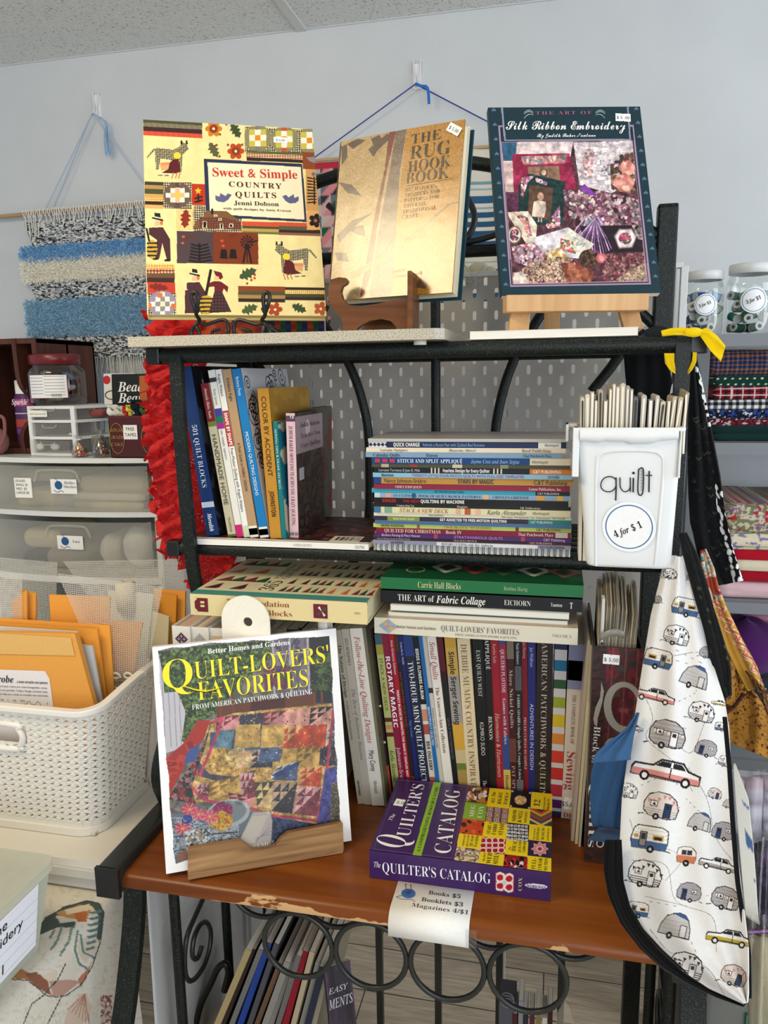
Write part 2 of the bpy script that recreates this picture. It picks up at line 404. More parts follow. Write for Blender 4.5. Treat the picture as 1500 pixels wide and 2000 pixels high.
def smooth_path(pts,n=8):
 """Catmull-Rom through pts."""
 p=np.asarray(pts,float);q=np.concatenate([[2*p[0]-p[1]],p,[2*p[-1]-p[-2]]]);out=[]
 for i in range(1,len(q)-2):
  for t in np.arange(n)/n:
   a,b,c,d=q[i-1],q[i],q[i+1],q[i+2]
   out.append(0.5*((2*b)+(-a+c)*t+(2*a-5*b+4*c-d)*t*t+(-a+3*b-3*c+d)*t**3))
 out.append(p[-1]);return np.array(out)
def interp_list(lst,t):
 a=np.asarray(lst,float);d=np.concatenate([[0],np.cumsum(np.linalg.norm(np.diff(a,axis=0),axis=1))]);d/=d[-1]
 return np.stack([np.interp(t,d,a[:,k])for k in range(a.shape[1])],-1)
_noise_cache={}
def vnoise(x,y,seed=0):
 """Smooth value noise on arrays."""
 if seed not in _noise_cache:_noise_cache[seed]=np.random.default_rng(seed).random((256,256))
 T=_noise_cache[seed];xi=np.floor(x).astype(int);yi=np.floor(y).astype(int);fx=x-xi;fy=y-yi
 fx=fx*fx*(3-2*fx);fy=fy*fy*(3-2*fy)
 g=lambda i,j:T[i%256,j%256]
 return(g(xi,yi)*(1-fx)+g(xi+1,yi)*fx)*(1-fy)+(g(xi,yi+1)*(1-fx)+g(xi+1,yi+1)*fx)*fy
def fbm(x,y,seed=0,o=4):
 s=0;a=0.5
 for k in range(o):s=s+a*vnoise(x*2**k,y*2**k,seed+k);a/=2
 return s
 # painting printed covers and cloth (dye colour per mesh point)
class Canvas:
 def __init__(s,X,Y,base='#ffffff'):
  s.X,s.Y=X,Y;s.C=np.broadcast_to(hx(base),X.shape+(3,)).copy();s.one=np.ones(X.shape,bool)
  s.clip=None
 def paint(s,m,c,a=1.0):
  if s.clip is not None:m=m&s.clip
  c=c[m]if isinstance(c,np.ndarray)and c.ndim==3 else hx(c)
  s.C[m]=s.C[m]*(1-a)+c*a
 def mpoly(s,pts):
  p=np.asarray(pts,float);x0,y0=p.min(0);x1,y1=p.max(0)
  m=np.zeros(s.X.shape,bool);bb=(s.X>=x0)&(s.X<=x1)&(s.Y>=y0)&(s.Y<=y1)
  if not bb.any():return m
  X,Y=s.X[bb],s.Y[bb];ins=np.zeros(X.shape,bool);j=len(p)-1
  for i in range(len(p)):
   xi,yi=p[i];xj,yj=p[j]
   if yi!=yj:ins^=((yi>Y)!=(yj>Y))&(X<(xj-xi)*(Y-yi)/(yj-yi)+xi)
   j=i
  m[bb]=ins;return m
 def mrect(s,x0,y0,x1,y1):return(s.X>=x0)&(s.X<x1)&(s.Y>=y0)&(s.Y<y1)
 def mell(s,cx,cy,rx,ry,rot=0):
  a=math.radians(rot);dx,dy=s.X-cx,s.Y-cy
  return((dx*math.cos(a)+dy*math.sin(a))/rx)**2+((-dx*math.sin(a)+dy*math.cos(a))/ry)**2<=1
 def mline(s,pts,w):
  m=np.zeros(s.X.shape,bool);p=np.asarray(pts,float)
  for a,b in zip(p[:-1],p[1:]):
   d=b-a;L2=d.dot(d)+1e-9;t=np.clip(((s.X-a[0])*d[0]+(s.Y-a[1])*d[1])/L2,0,1)
   m|=(s.X-a[0]-t*d[0])**2+(s.Y-a[1]-t*d[1])**2<=(w/2)**2
  return m
 def poly(s,pts,c,a=1):s.paint(s.mpoly(pts),c,a)
 def rect(s,x0,y0,x1,y1,c,a=1):s.paint(s.mrect(x0,y0,x1,y1),c,a)
 def ell(s,cx,cy,rx,ry,c,rot=0,a=1):s.paint(s.mell(cx,cy,rx,ry,rot),c,a)
 def line(s,pts,w,c,a=1):s.paint(s.mline(pts,w),c,a)
 def noise(s,m,sx,sy,cols,seed=0,o=4):
  n=fbm(s.X/sx,s.Y/sy,seed,o);n=(n-0.25)/0.45
  k=np.clip(n,0,0.999)*len(cols);s.paint(m,np.array([hx(c)for c in cols])[k.astype(int)])
 def gingham(s,m,p,c1,c2,cm=None):
  a=np.mod(s.X/p,1)<0.5;b=np.mod(s.Y/p,1)<0.5
  cm=hx(c1)*0.5+hx(c2)*0.5 if cm is None else hx(cm)
  s.paint(m,np.where((a&b)[...,None],hx(c1),np.where((a^b)[...,None],cm,hx(c2))))
 def stripes(s,m,p,cols,ax='x',ph=0):
  k=np.mod((s.X if ax=='x' else s.Y)/p+ph,len(cols)).astype(int);s.paint(m,np.array([hx(c)for c in cols])[k])
 def blobs(s,m,n,r0,r1,cols,seed=0,asp=1.0):
  rg=np.random.default_rng(seed);ys,xs=np.nonzero(m)
  if not len(xs):return
  for k in range(n):
   i=rg.integers(len(xs));cx,cy=s.X[ys[i],xs[i]],s.Y[ys[i],xs[i]];r=rg.uniform(r0,r1)
   s.paint(s.mell(cx,cy,r,r*rg.uniform(asp,1),rg.uniform(0,180))&m,cols[rg.integers(len(cols))])
def homog(src,dst):
 A=[];
 for(x,y),(u,v)in zip(src,dst):
  A+=[[x,y,1,0,0,0,-u*x,-u*y],[0,0,0,x,y,1,-v*x,-v*y]]
 h=np.linalg.solve(np.array(A,float),np.array(dst,float).ravel());return np.append(h,1).reshape(3,3)
def happ(H,x,y):
 d=H[2,0]*x+H[2,1]*y+H[2,2];return(H[0,0]*x+H[0,1]*y+H[0,2])/d,(H[1,0]*x+H[1,1]*y+H[1,2])/d
class Face:
 """A flat printed face (origin bottom-left o, unit axes u right and v up, size w x h) drawn in sheet units whose corners TL TR BR BL are given."""
 def __init__(s,o,u,v,w,h,corners):
  s.o,s.u,s.v,s.w,s.h=np.asarray(o,float),unit(u),unit(v),w,h;s.n=np.cross(s.u,s.v)
  loc=[(0,h),(w,h),(w,0),(0,0)];s.to=homog(corners,loc);s.fr=homog(loc,corners)
 def canvas(s,nx,base='#ffffff'):
  ny=int(nx*s.h/s.w);a,b=np.meshgrid(np.linspace(0,s.w,nx),np.linspace(0,s.h,ny));s.a,s.b=a,b
  X,Y=happ(s.fr,a,b);return Canvas(X,Y,base)
 def put(s,mb,cv,off=0.0003,bow=0.0,mat=0):
  d=off+bow*np.sin(np.pi*s.a/s.w)
  G=s.o+s.a[...,None]*s.u+s.b[...,None]*s.v+d[...,None]*s.n
  mb.grid(G[::-1],cv.C[::-1],mat)
 def pt(s,x,y,off=0.0006):
  a,b=happ(s.to,x,y);return s.o+a*s.u+b*s.v+off*s.n
 def text(s,mb,t,x0,y0,x1,y1,hpx,st='serif',c='#000000',off=0.0008,sp=0.0):
  """Baseline from (x0,y0) to (x1,y1); hpx = capital height in sheet units."""
  A,B=s.pt(x0,y0,off),s.pt(x1,y1,off);u=unit(B-A);v=np.cross(s.n,u)
  L=np.hypot(x1-x0,y1-y0);nx_,ny_=(y1-y0)/L,-(x1-x0)/L
  hh=np.linalg.norm(s.pt(x0+nx_*hpx,y0+ny_*hpx,off)-A)
  mb.text(t,A,u,v,hh/CAP,st,c,'l',width=np.linalg.norm(B-A),sp=sp)
  # the room
YW=2.087
def struct(name,mb,m,**k):return tag(mb.build(name,m,None,**k),kind='structure')
struct('wall_back',MB().box((-3.2,YW,0),(2.6,YW+0.1,2.44),'#c8c8c8'),'wall_paint')
struct('ceiling',MB().box((-3.2,-1.6,2.44),(2.6,YW+0.1,2.5),'#cccccc'),'ceiling_tile')
struct('floor',MB().box((-3.2,-1.6,-0.05),(2.6,YW+0.1,0),'#998877'),'plank_floor')
xt=PX(590,52,YW)
struct('trim_1',MB().box((xt-0.012,-1.6,2.434),(xt+0.012,YW,2.44),'#d2d2ce'),'painted_metal')
struct('trim_2',MB().box((-3.2,YW-0.004,2.437),(2.6,YW,2.44),'#c4c8ca'),'painted_metal')
struct('baseboard_back',MB().box((-3.2,YW-0.012,0),(2.6,YW,0.09),'#d8d8d4'),'painted_metal')
# the baker's rack
XL,XR,YF,YM,YB=-0.598,0.176,1.080,1.104,1.360
XPL,XPR=-0.560,0.157
ZT,ZM,ZW=1.577,1.274,0.870
HM='#202422'
rack=thing('bakers_rack','dark green hammered metal shelving rack with worn orange-brown wooden worktop','rack',((XL+XR)/2,1.1,0))
def rp(name,mb,m='hammered_metal',**k):return mb.build(name,m,rack,**k)
wt=MB();x0,x1=-0.572,0.150;yf,yb,zb=0.842,1.372,0.849
prof=[(yb,ZW)]+[(yf+0.016-0.016*math.sin(a),ZW-0.016+0.016*math.cos(a))for a in np.linspace(0,math.pi/2,6)]+[(yf,zb+0.004),(yf+0.005,zb),(yb,zb)]
nx=60;G=np.array([[(x,y,z)for x in np.linspace(x0,x1,nx)]for y,z in prof])
wear=np.zeros((len(prof),nx,3));xs_=np.linspace(x0,x1,nx)
edge=0.56+0.38*np.clip(1-np.abs(xs_+0.31)/0.17,0,1)**.7
for k,g in zip(range(len(prof)),(0,0.35,0.45,0.55,0.66,0.74,0.84,0.95,0.9,0)):wear[k,:,:]=(g*edge)[:,None]
wt.grid(G[:,::-1],wear[:,::-1]);wt.poly([(x0,y,z)for y,z in prof],'#000000');wt.poly([(x1,y,z)for y,z in prof[::-1]],'#000000')
rp('worktop',wt,'worktop_wood')
for xa,xb in((-0.603,-0.570),(0.148,0.181)):
 rp('worktop_side_rail',MB().rbox((xa,0.836,0.842),(xb,1.375,0.886),0.006,HM,axis=1).box((xa-0.001,0.832,0.841),(xb+0.001,0.838,0.885),'#101010'),'wire_black')
for(z,y,nm)in((ZT,YF,'top_front_rail'),(ZM,YM,'middle_front_rail')):
 r=rp(nm,MB().tube([(XL+0.01,y,z),(XR-0.01,y,z)],0.0115,HM,12))
 for xc in(XL,XR):
  rp('rail_end_cap',MB().box((xc-0.011,y-0.012,z-0.0125),(xc+0.011,y+0.012,z+0.0125),'#0c0d0d'),'wire_black',bevel=0.002)
 rp(nm.replace('front','rear'),MB().tube([(XPL,YB,z-0.002),(XPR,YB,z-0.002)],0.009,HM,8))
 for xc in(XPL-0.012,XPR+0.012):rp('shelf_side_rail',MB().tube([(xc,y,z),(xc,YB,z-0.002)],0.008,HM,8))
 for k in range(7):
  yy=y+0.03+(YB-y-0.05)*k/6;rp('shelf_slat',MB().tube([(XPL,yy,z+0.004),(XPR,yy,z+0.004)],0.0035,HM,6),'wire_black')
for xs,sg in((XPL,1),(XPR,-1)):
 path=smooth_path([(xs,1.072,ZT),(xs,1.070,1.49),(xs,1.074,1.37),(xs,1.084,1.25),(xs,1.100,1.17),(xs-0.006*sg,1.075,1.10),(xs-0.014*sg,1.01,1.02),(xs-0.02*sg,0.972,0.95),(xs-0.022*sg,0.995,0.885)],6)
 rp('front_post',MB().tube(path,0,HM,sq=(0.019,0.011),w0=(1,0,0)))
 rp('rear_post',MB().tube([(xs+0.008*-sg,YB,0.0),(xs+0.008*-sg,YB,1.80)],0,HM,sq=(0.031,0.028),w0=(1,0,0)).box((xs-0.0155-0.008*sg,YB-0.014,1.80),(xs+0.0155-0.008*sg,YB+0.014,1.806),HM),bevel=0.003)
 xl=xs-0.024*sg
 rp('front_leg',MB().tube(smooth_path([(xl,0.900,0.85),(xl,0.885,0.77),(xl,0.855,0.68),(xl,0.815,0.58),(xl,0.785,0.42),(xl,0.780,0.2),(xl,0.80,0.0)],5),0,HM,sq=(0.030,0.012),w0=(1,0,0)))
 for yy in(0.978,1.155):rp('side_spindle',MB().tube([(xl+0.012*sg,yy,0.845),(xl+0.012*sg,yy,0.12)],0.0085,HM,8))
 rp('lower_side_rail',MB().tube([(xl+0.012*sg,0.80,0.30),(xl+0.012*sg,1.22,0.30)],0.010,HM,8))
 sc=[(530,140),(490,230),(444,340),(430,450),(436,545),(456,578),(490,560),(535,490),(562,400),(566,320),(545,272),(512,285),(482,345),(470,420),(478,460),(500,455),(520,395)]
 pts=[P(200+a*0.37333,1700+b*0.37333,x=-0.572)for a,b in sc]
 if sg<0:pts=[V3(0.172,p[1],p[2])for p in pts]
 rp('side_scroll',MB().tube(smooth_path(pts,5),0.0042,HM,7),'wire_black')
def ring_at(name,cx,y,zc,r):rp(name,MB().tube([(cx+r*math.cos(a),y,zc+r*math.sin(a))for a in np.arange(36)*math.pi/18],0.0039,HM,8,closed=True,w0=None),'wire_black')
for px,py in((582,1846),(724,1866),(873,1888),(1030,1910)):
 p=P(px,py,y=0.888);ring_at('bottle_ring',p[0],0.888,p[2],0.0495)
for px,py in((510,1790),(652,1810),(816,1828),(956,1851),(1112,1872)):
 p=P(px,py,y=0.985);ring_at('bottle_ring',p[0],0.985,p[2]+0.0495,0.0495)
for yy in(0.888,0.985):rp('ring_rail',MB().tube([(XPL-0.02,yy,0.842),(XPR+0.02,yy,0.842)],0.005,HM,6),'wire_black')
for px in(631,741,856,976,1098):
 x=PX(px,1850,YB);rp('back_spindle',MB().tube([(x,YB,0.84),(x,YB,0.12)],0,HM,sq=(0.013,0.013),w0=(1,0,0)),'wire_black')
for zz in(0.12,):rp('lower_back_rail',MB().tube([(XPL,YB,zz),(XPR,YB,zz)],0.009,HM,8))
for yy in(0.80,1.22):rp('lower_shelf_rail',MB().tube([(XPL-0.02,yy,0.30),(XPR+0.02,yy,0.30)],0.009,HM,8))
for k in range(9):yy=0.83+0.045*k;rp('lower_shelf_slat',MB().tube([(XPL-0.02,yy,0.30),(XPR+0.02,yy,0.30)],0.004,HM,6),'wire_black')
bq=lambda pts:[P(a,b,y=YB)for a,b in pts]
rp('top_arch',MB().tube(bq([(850+d,314+0.00079*d*d)for d in np.linspace(-430,432,30)]),0.0110,HM,10))
rp('back_crossbar',MB().tube([V3(XPL,YB,PZ(850,494,YB)),V3(XPR,YB,PZ(850,494,YB)+0.0)],0.0105,HM,10))
rp('center_rod',MB().tube([P(850,497,y=YB),V3(PX(850,497,YB),YB,0.88)],0.0085,HM,8))
lyre=[(1062,606),(1035,648),(1008,695),(988,745),(974,800),(967,850),(965,930),(966,1000),(975,1060),(1000,1110)]
for mir in(0,1):
 q=[(850+(850-a)*1.14+3,b)if mir else(a,b)for a,b in lyre]
 rp('lyre_rod',MB().tube(smooth_path(bq(q),5),0.0085,HM,8))
 q=[(1296,655),(1250,610),(1195,574),(1130,566),(1062,606)]
 q=[(850+(850-a)*1.0,b)if mir else(a,b)for a,b in q]
 rp('back_scroll',MB().tube(smooth_path(bq(q),6),0.0085,HM,8))
 q=[(1155,765),(1190,722),(1222,680),(1262,650)]
 q=[(850+(850-a)*1.0,b)if mir else(a,b)for a,b in q]
 rp('back_brace',MB().tube(smooth_path(bq(q),6),0.0085,HM,8))
 q=[(902,372),(918,395),(927,425),(920,452),(903,470),(878,474),(860,462)]
 q=[(850+(850-a),b)if mir else(a,b)for a,b in q]
 rp('back_scroll',MB().tube(smooth_path(bq(q),6),0.0055,HM,8),'wire_black')
 q=[(862,482),(905,474),(950,464),(1010,440),(1060,400)]
 q=[(850+(850-a),b)if mir else(a,b)for a,b in q]
 rp('back_scroll',MB().tube(smooth_path(bq(q),6),0.0055,HM,8),'wire_black')
 # pegboard leaning behind the rack
YP=1.452
peg=thing('pegboard','light grey pegboard with upright slots standing behind the rack','pegboard',(-0.15,YP,0.9))
mb=MB();pxw,pzw=0.020,0.020;xa,xb,za,zb_=-0.60,0.206,0.96,1.722
def stadium(cx,cz,w,h,n=4):
 r=w/2;return[(cx+r*math.cos(a),cz+(h/2-r)+r*math.sin(a))for a in np.linspace(0,math.pi,n+1)]+[(cx+r*math.cos(a),cz-(h/2-r)+r*math.sin(a))for a in np.linspace(math.pi,2*math.pi,n+1)]
nxc,nzc=int((xb-xa)/pxw),int((zb_-za)/pzw)
x_off=PX(588,735,YP)-0.010;x_off=x_off-math.floor((x_off-xa)/0.04)*0.04
for i in range(-1,nxc+1):
 for j in range(nzc):
  cx0=x_off+i*pxw;cz0=za+j*pzw
  if cx0<xa-1e-6 or cx0+pxw>xb:continue
  if(i+j)%2==0:mb.add([(cx0,YP,cz0),(cx0+pxw,YP,cz0),(cx0+pxw,YP,cz0+pzw),(cx0,YP,cz0+pzw)],[(0,1,2,3)],'#b3ada4')
  else:
   st=stadium(cx0+pxw/2,cz0+pzw/2,0.0068,0.0172)
   n=len(st);h=n//2;V_=[(q[0],YP,q[1])for q in st];mx_=cx0+pxw/2
   mb.rings([V_,[(q[0],YP+0.004,q[1])for q in st]],'#8f8f8c',caps=False)
   k0=min(range(n),key=lambda k:st[k][1]+abs(st[k][0]-mx_)*.01);k1=max(range(n),key=lambda k:st[k][1]-abs(st[k][0]-mx_)*.01)
   def walk(a,b,d):
    o=[a]
    while o[-1]!=b:o.append((o[-1]+d)%n)
    return o
   rgt=walk(k0,k1,1);lft=walk(k0,k1,-1)
   for idx,cxx in((rgt,cx0+pxw),(lft,cx0)):
    loop=[(mx_,YP,cz0),(cxx,YP,cz0),(cxx,YP,cz0+pzw),(mx_,YP,cz0+pzw)]+[V_[k]for k in idx[::-1]]
    m_=len(loop);half=len(idx)//2;ic=4+half
    mb.add(loop,[(0,1,*range(ic,m_)),(1,2,ic),(2,3,*range(4,ic+1))],'#b3ada4')
mb.build('slotted_panel','painted_metal',peg)
fr=MB();
for lo,hi in(((xb-0.003,YP-0.003,za),(xb+0.009,YP+0.012,zb_)),((xa-0.01,YP-0.003,za),(xa+0.004,YP+0.012,zb_)),((xa,YP-0.003,zb_-0.003),(xb,YP+0.012,zb_+0.006))):fr.box(lo,hi,'#d9dad8')
fr.build('white_edge','painted_metal',peg,bevel=0.001)
for xx in(-0.482,-0.094):MB().box((xx,YP+0.004,0.0),(xx+0.012,YP+0.03,1.6),'#cfcfcc').build('stand_leg','painted_metal',peg)
MB().box((xa,YP,0.86),(xb,YP+0.012,0.96),'#8c8c89').build('lower_rail','painted_metal',peg)
# laminate board and props on the top shelf
ZS=ZT+0.0125
bl=P(248,674,z=None,y=1.035);brx=PX(866,660,1.035)
lam=MB().prism([(bl[0],1.035),(brx-0.012,1.035),(brx,1.047),(brx,1.345),(bl[0],1.345)],(0,0,ZS),(1,0,0),(0,1,0),(0,0,0.0145),'#aaaaaa')
lam_t=thing('laminate_board','speckled beige laminate board lying across the left of the top shelf','board',(bl[0],1.035,ZS))
lam.build('board','speckled_laminate',lam_t,bevel=0.003)
MB().lathe([(0,0),(0.009,0),(0.009,0.006),(0,0.006)],(PX(820,670,1.06),1.062,ZS-0.006),'#d9d6cc',14).build('rubber_foot','plastic',lam_t)
ZL=ZS+0.0145
# books
def I(*a):return[np.asarray(k,float)for k in a]
def make_book(name,label,M,w,h,t,front='#888888',spine=None,back=None,page='#e9e3d2',hard=False,texts=(),bands=(),group=None,cat='book',m='printed_paper',art=None,pages=True,extra=None):
 """Local frame: x spine -> fore edge, y front cover -> back cover, z up.  texts: (string, from-top fraction, size fraction of thickness, style, colour, end fraction, lift)."""
 b=thing(name,label,cat,group=group,M=M)
 spine=spine or front;back=back or front
 ct=min(0.0025,t*0.22)if hard else min(0.0006,t*0.18);ov=0.003 if hard else 0.0
 mb=MB()
 mb.box((0,0,0),(w,ct,h),front);mb.box((0,t-ct,0),(w,t,h),back);mb.box((-0.0004,0,0),(ct,t,h),spine)
 e=0.0008
 for z0,z1,c in[(b_[0],b_[1],b_[2])for b_ in bands]:
  y0,y1=0.0,t
  mb.add([(-e,y1,h*(1-z1)),(-e,y0,h*(1-z1)),(-e,y0,h*(1-z0)),(-e,y1,h*(1-z0))],[(0,1,2,3)],c)
 for tx in texts:
  s,fr,sz,st,c=tx[:5];fe=tx[5]if len(tx)>5 and tx[5]else None;lift=tx[6]if len(tx)>6 else 0.0
  size=sz*t/CAP;y=t*0.5+sz*t*0.5-lift*t
  mb.text(s,(-e*1.5,y,h*(1-fr)),(0,0,-1),(0,-1,0),size,st,c,'l',width=(fe-fr)*h if fe else None,maxw=h*(1-fr)*0.98)
 if art:art(mb,w,h,t)
 mb.build('cover',m,b,world=False)
 if pages:
  MB().box((ct if not hard else 0.004,ct,ov),(w-(0.003 if hard else 0.0006),t-ct,h-ov),page).build('pages','page_paper_flat' if False else 'page_paper',b,world=False)
 if extra:extra(b,w,h,t)
 return b
def sticker(parent,o,u,v,n,txt,w=0.020,h=0.0105,world=True,M=None):
 """White price sticker with notched ends, lying on a cover."""
 o,u,v,n=np.asarray(o,float),unit(u),unit(v),unit(n)
 mb=MB();q=[(0,0),(w*.46,0),(w*.5,h*.1),(w*.54,0),(w,0),(w,h),(w*.54,h),(w*.5,h*.9),(w*.46,h),(0,h)]
 mb.prism(q,o,u,v,n*0.00025,'#f4f4f2')
 mb.text(txt,o+u*w/2+v*h*.28+n*0.0005,u,v,h*.55,'sans','#5a5f68','c')
 return mb.build('price_sticker','matte_paper',parent,world=world,label='small white price sticker')
def pose_upright(xb_right,y0,z0,lean,yaw=0.0):
 """Spine towards the viewer, front cover to the right; lean > 0 tips the top to the left."""
 c,s=math.cos(lean),math.sin(lean);cy,sy=math.cos(yaw),math.sin(yaw)
 X=V3(-sy,cy,0);Y=V3(-c*cy,-c*sy,-s);Z=np.cross(X,Y)
 return pose((xb_right,y0,z0),X,Y,Z)
def pose_flat(x_right,y0,z_top,yaw=0.0):
 """Lying with the front cover up and the spine towards the viewer."""
 X=V3(-math.sin(yaw),math.cos(yaw),0);Z=V3(-math.cos(yaw),-math.sin(yaw),0);return pose((x_right,y0,z_top),X,V3(0,0,-1),Z)
 # stack of booklets on the middle shelf (top to bottom)
YST=1.092
W_,K_='#f2efe6','#151515'
def cp(c='#e6e3da'):return c
STK=[(857,863,719,1106,'#b9b6b2',[],[],'thin grey magazine curling up on top of the booklet stack','#a39f9f'),(863,875,720,1106,'#1f2f55',[('QUICK CHANGE',.13,.62,'bold',W_,.27),('Refresh a Room Fast with Quilted Bed Runners',.285,.55,'sans','#7fa6d8',.60),('Martingale',.895,.4,'italic','#222222',.965)],[(.0,.095,'#d9d9de'),(.865,.975,'#e8e4da')],'navy spine with a diamond patterned end near the top of the stack',None),(875,884,715,1105,'#e3d6c0',[('Lorraine Stangness',.075,.62,'serif','#5c4a3c',.22),('Heavens Above!',.43,.62,'serif','#4a3a30',.565),('Boyd Publishing',.79,.7,'serif','#5c4a3c',.93)],[],'cream spine just under the navy one near the top of the stack',None),(884,894,715,1098,'#7d9cb8',[('Calendar Quilts',.04,.75,'serif','#20303f',.185),('Hanson',.32,.7,'serif','#1e3040',.38),('That Patchwork Place',.81,.55,'serif','#20303f',.95)],[],'steel blue spine sticking out a little to the left, near the top of the stack',None),(894,907,727,1114,'#123f77',[('STITCH AND SPLIT APPLIQUÉ',.135,.60,'serif','#f4f4f4',.47),('Jayme Croz and Juan Segna',.515,.55,'italic','#9fc4e6',.755),('Martingale',.815,.42,'italic','#333333',.895)],[(.805,1,'#d8cdb2')],'blue spine with three red squares in the upper part of the stack',None),(907,914,727,1114,'#4a4a36',[],[(.05,.09,'#b5a58a'),(.2,.24,'#8a3b34'),(.42,.47,'#c3bda0'),(.66,.7,'#7f8a66')],'thin olive patchwork spine under the blue one with red squares',None),(914,925,731,1123,'#17181c',[('Lorraine Torrence & Jean B. Mills',.025,.5,'sans','#b8bcc4',.24),('Fearless Design for Every Quilter',.355,.58,'bold','#f0f0f0',.59),('C&T PUBLISHING',.80,.55,'sans','#ffffff',.935)],[(.785,1,'#d0792f'),(.295,.302,'#d8c9b0'),(.313,.320,'#d8c9b0'),(.331,.338,'#d8c9b0'),(.607,.614,'#d8c9b0'),(.625,.632,'#d8c9b0'),(.643,.650,'#d8c9b0')],'black spine with an orange end, sticking out to the right',None),(925,934,729,1117,'#87b7d0',[('Marston',.045,.62,'bold','#1d3040',.11),('TWENTY LITTLE FOUR-PATCH QUILTS WITH FULL-SIZE TEMPLATES',.205,.6,'sans','#9b2f5a',.77),('DOVER',.885,.6,'sans','#1d3040',.94)],[],'pale blue spine with magenta lettering in the stack',None),(934,947,730,1120,'#b88a3e',[('Nancy Johnson-Srebro',.055,.62,'sans','#2f3a44',.275),('STARS BY MAGIC',.435,.62,'bold','#2f3a44',.615),('C&T Publishing',.81,.66,'sans','#2f3a44',.97)],[(0,.04,'#1f3f7a')],'ochre gold spine with a blue left end in the stack',None),(948,958,730,1113,'#8d1f3d',[('CHOICE SCRAP QUILTS',.115,.5,'serif','#f0dfe0',.255),('Leman Publications, Inc.',.80,.55,'serif','#f0dfe0',.96)],[],'crimson spine just above the turquoise one in the stack',None),(958,966,725,1113,'#2aa3b8',[('BEST-EVER IRON-ON QUILT LABELS',.33,.55,'sans','#0e4450',.48),('C&T PUBLISHING',.845,.5,'sans','#dddddd',.95)],[(.835,1,'#182a30')],'turquoise spine with a black right end in the stack',None),(966,975,731,1112,'#8ba9c4',[('AN ULTIMATE BOOK OF QUILT BLOCK PATTERNS',.10,.55,'serif','#14355c',.56),('CROSLEY-GRIFFITH',.62,.55,'serif','#14355c',.80)],[(.0,.03,'#c2d2dd'),(.06,.09,'#d0a08e'),(.2,.22,'#31588f'),(.57,.60,'#d3ad86'),(.84,.88,'#d8a14c'),(.94,.97,'#d8b34c')],'pale blue patchwork patterned spine in the middle of the stack',None),(975,986,731,1110,'#141312',[('SINGER',.045,.58,'bold','#c62828',.12),('THE NEW',.155,.55,'sans','#c62828',.245),('QUILTING BY MACHINE',.25,.58,'bold','#f2f2f2',.48)],[],'black spine with red and white capitals in the stack',None),(986,993,728,1115,'#1b1918',[('Connecting Up',.13,.6,'serif','#d9d2c4',.22),('Hopkins',.44,.6,'serif','#d9d2c4',.495),('MF Publications',.755,.6,'serif','#d9d2c4',.855)],[],'thin black spine directly under the one with red and white capitals',None),(993,1005,732,1114,'#d8d2a8',[('STACK A NEW DECK',.135,.66,'italic','#9c4a2a',.39),('Karla Alexander',.59,.7,'italic','#3d3a30',.785),('Martingale',.815,.42,'italic','#3d3a30',.90)],[(.0,.035,'#39709a'),(.055,.095,'#7fa08a'),(.43,.455,'#d9a78a'),(.475,.505,'#b5552e'),(.53,.555,'#e0b090')],'pale yellow spine with little orange squares in the lower middle of the stack',None),(1005,1012,730,1116,'#e6dcc6',[('PINCUSHIONS',.29,.55,'sans','#55504a',.365),('Design Originals by Suzanne McNeill',.66,.5,'serif','#55504a',.97)],[],'thin ivory spine under the pale yellow one in the stack',None),(1012,1021,731,1116,'#2a2c3a',[('Sheila Sinclair Snyder',.10,.5,'sans','#e9efc0',.215),('GET ADDICTED TO FREE-MOTION QUILTING',.345,.58,'bold','#f2f2f2',.685),('C&T PUBLISHING',.80,.55,'sans','#cfe3e0',.91)],[(.07,.24,'#7e8c3c'),(.79,1,'#1f7d78')],'dark slate spine with a lime patch and teal end low in the stack',None),(1021,1027,733,1115,'#41689a',[],[],'plain denim blue spine with no lettering low in the stack',None),(1027,1035,729,1116,'#bcc765',[('MAXINE ROSENTHAL',.04,.58,'bold','#353a20',.165),('ONE-BLOCK WONDERS',.37,.62,'sans','#a8772a',.61),('C&T PUBLISHING',.83,.6,'sans','#353a20',.95)],[(.23,.245,'#96603a'),(.73,.745,'#7a2e1a')],'lime green spine low in the stack',None),(1035,1045,735,1115,'#7d1530',[('QUILTED FOR CHRISTMAS',.045,.72,'serif','#e8d6c8',.345),('Book IV',.37,.68,'serif','#e8d6c8',.455),('That Patchwork Place',.74,.62,'serif','#e8d6c8',.915)],[(.925,.985,'#c7b8a8')],'maroon spine under the lime green one low in the stack',None),(1045,1054,731,1116,'#4d2566',[('Barbara Persing & Mary Hoover',.04,.55,'sans','#d5c6e0',.245),('STRATAVARIOUS QUILTS',.42,.58,'sans','#d08ab0',.665),('C&T Publishing',.865,.55,'sans','#d5c6e0',.97)],[(.315,.335,'#a83a5c'),(.755,.775,'#a83a5c')],'purple spine low in the stack',None),(1054,1060,729,1115,'#2e1d28',[('Carol Gilham Jones & Bobbi Finley',.02,.55,'sans','#b7a8b0',.195),('TILE QUILT REVIVAL',.42,.6,'serif','#c8b8c0',.54),('C&T PUBLISHING',.80,.6,'sans','#d8b0b0',.91)],[(.79,.975,'#4a2430')],'dark plum spine under the purple one near the foot of the stack',None),(1060,1067,729,1115,'#8d8ba6',[('ALEX ANDERSON',.095,.62,'bold','#2c2a40',.165),('ROTARY CUTTING with Alex Anderson',.36,.7,'serif','#24222e',.62),('C&T PUBLISHING',.85,.55,'bold','#2c2a40',.97)],[(.335,.84,'#d8d6dc')],'lilac grey and white spine second from the foot of the stack',None),]
zprev=None
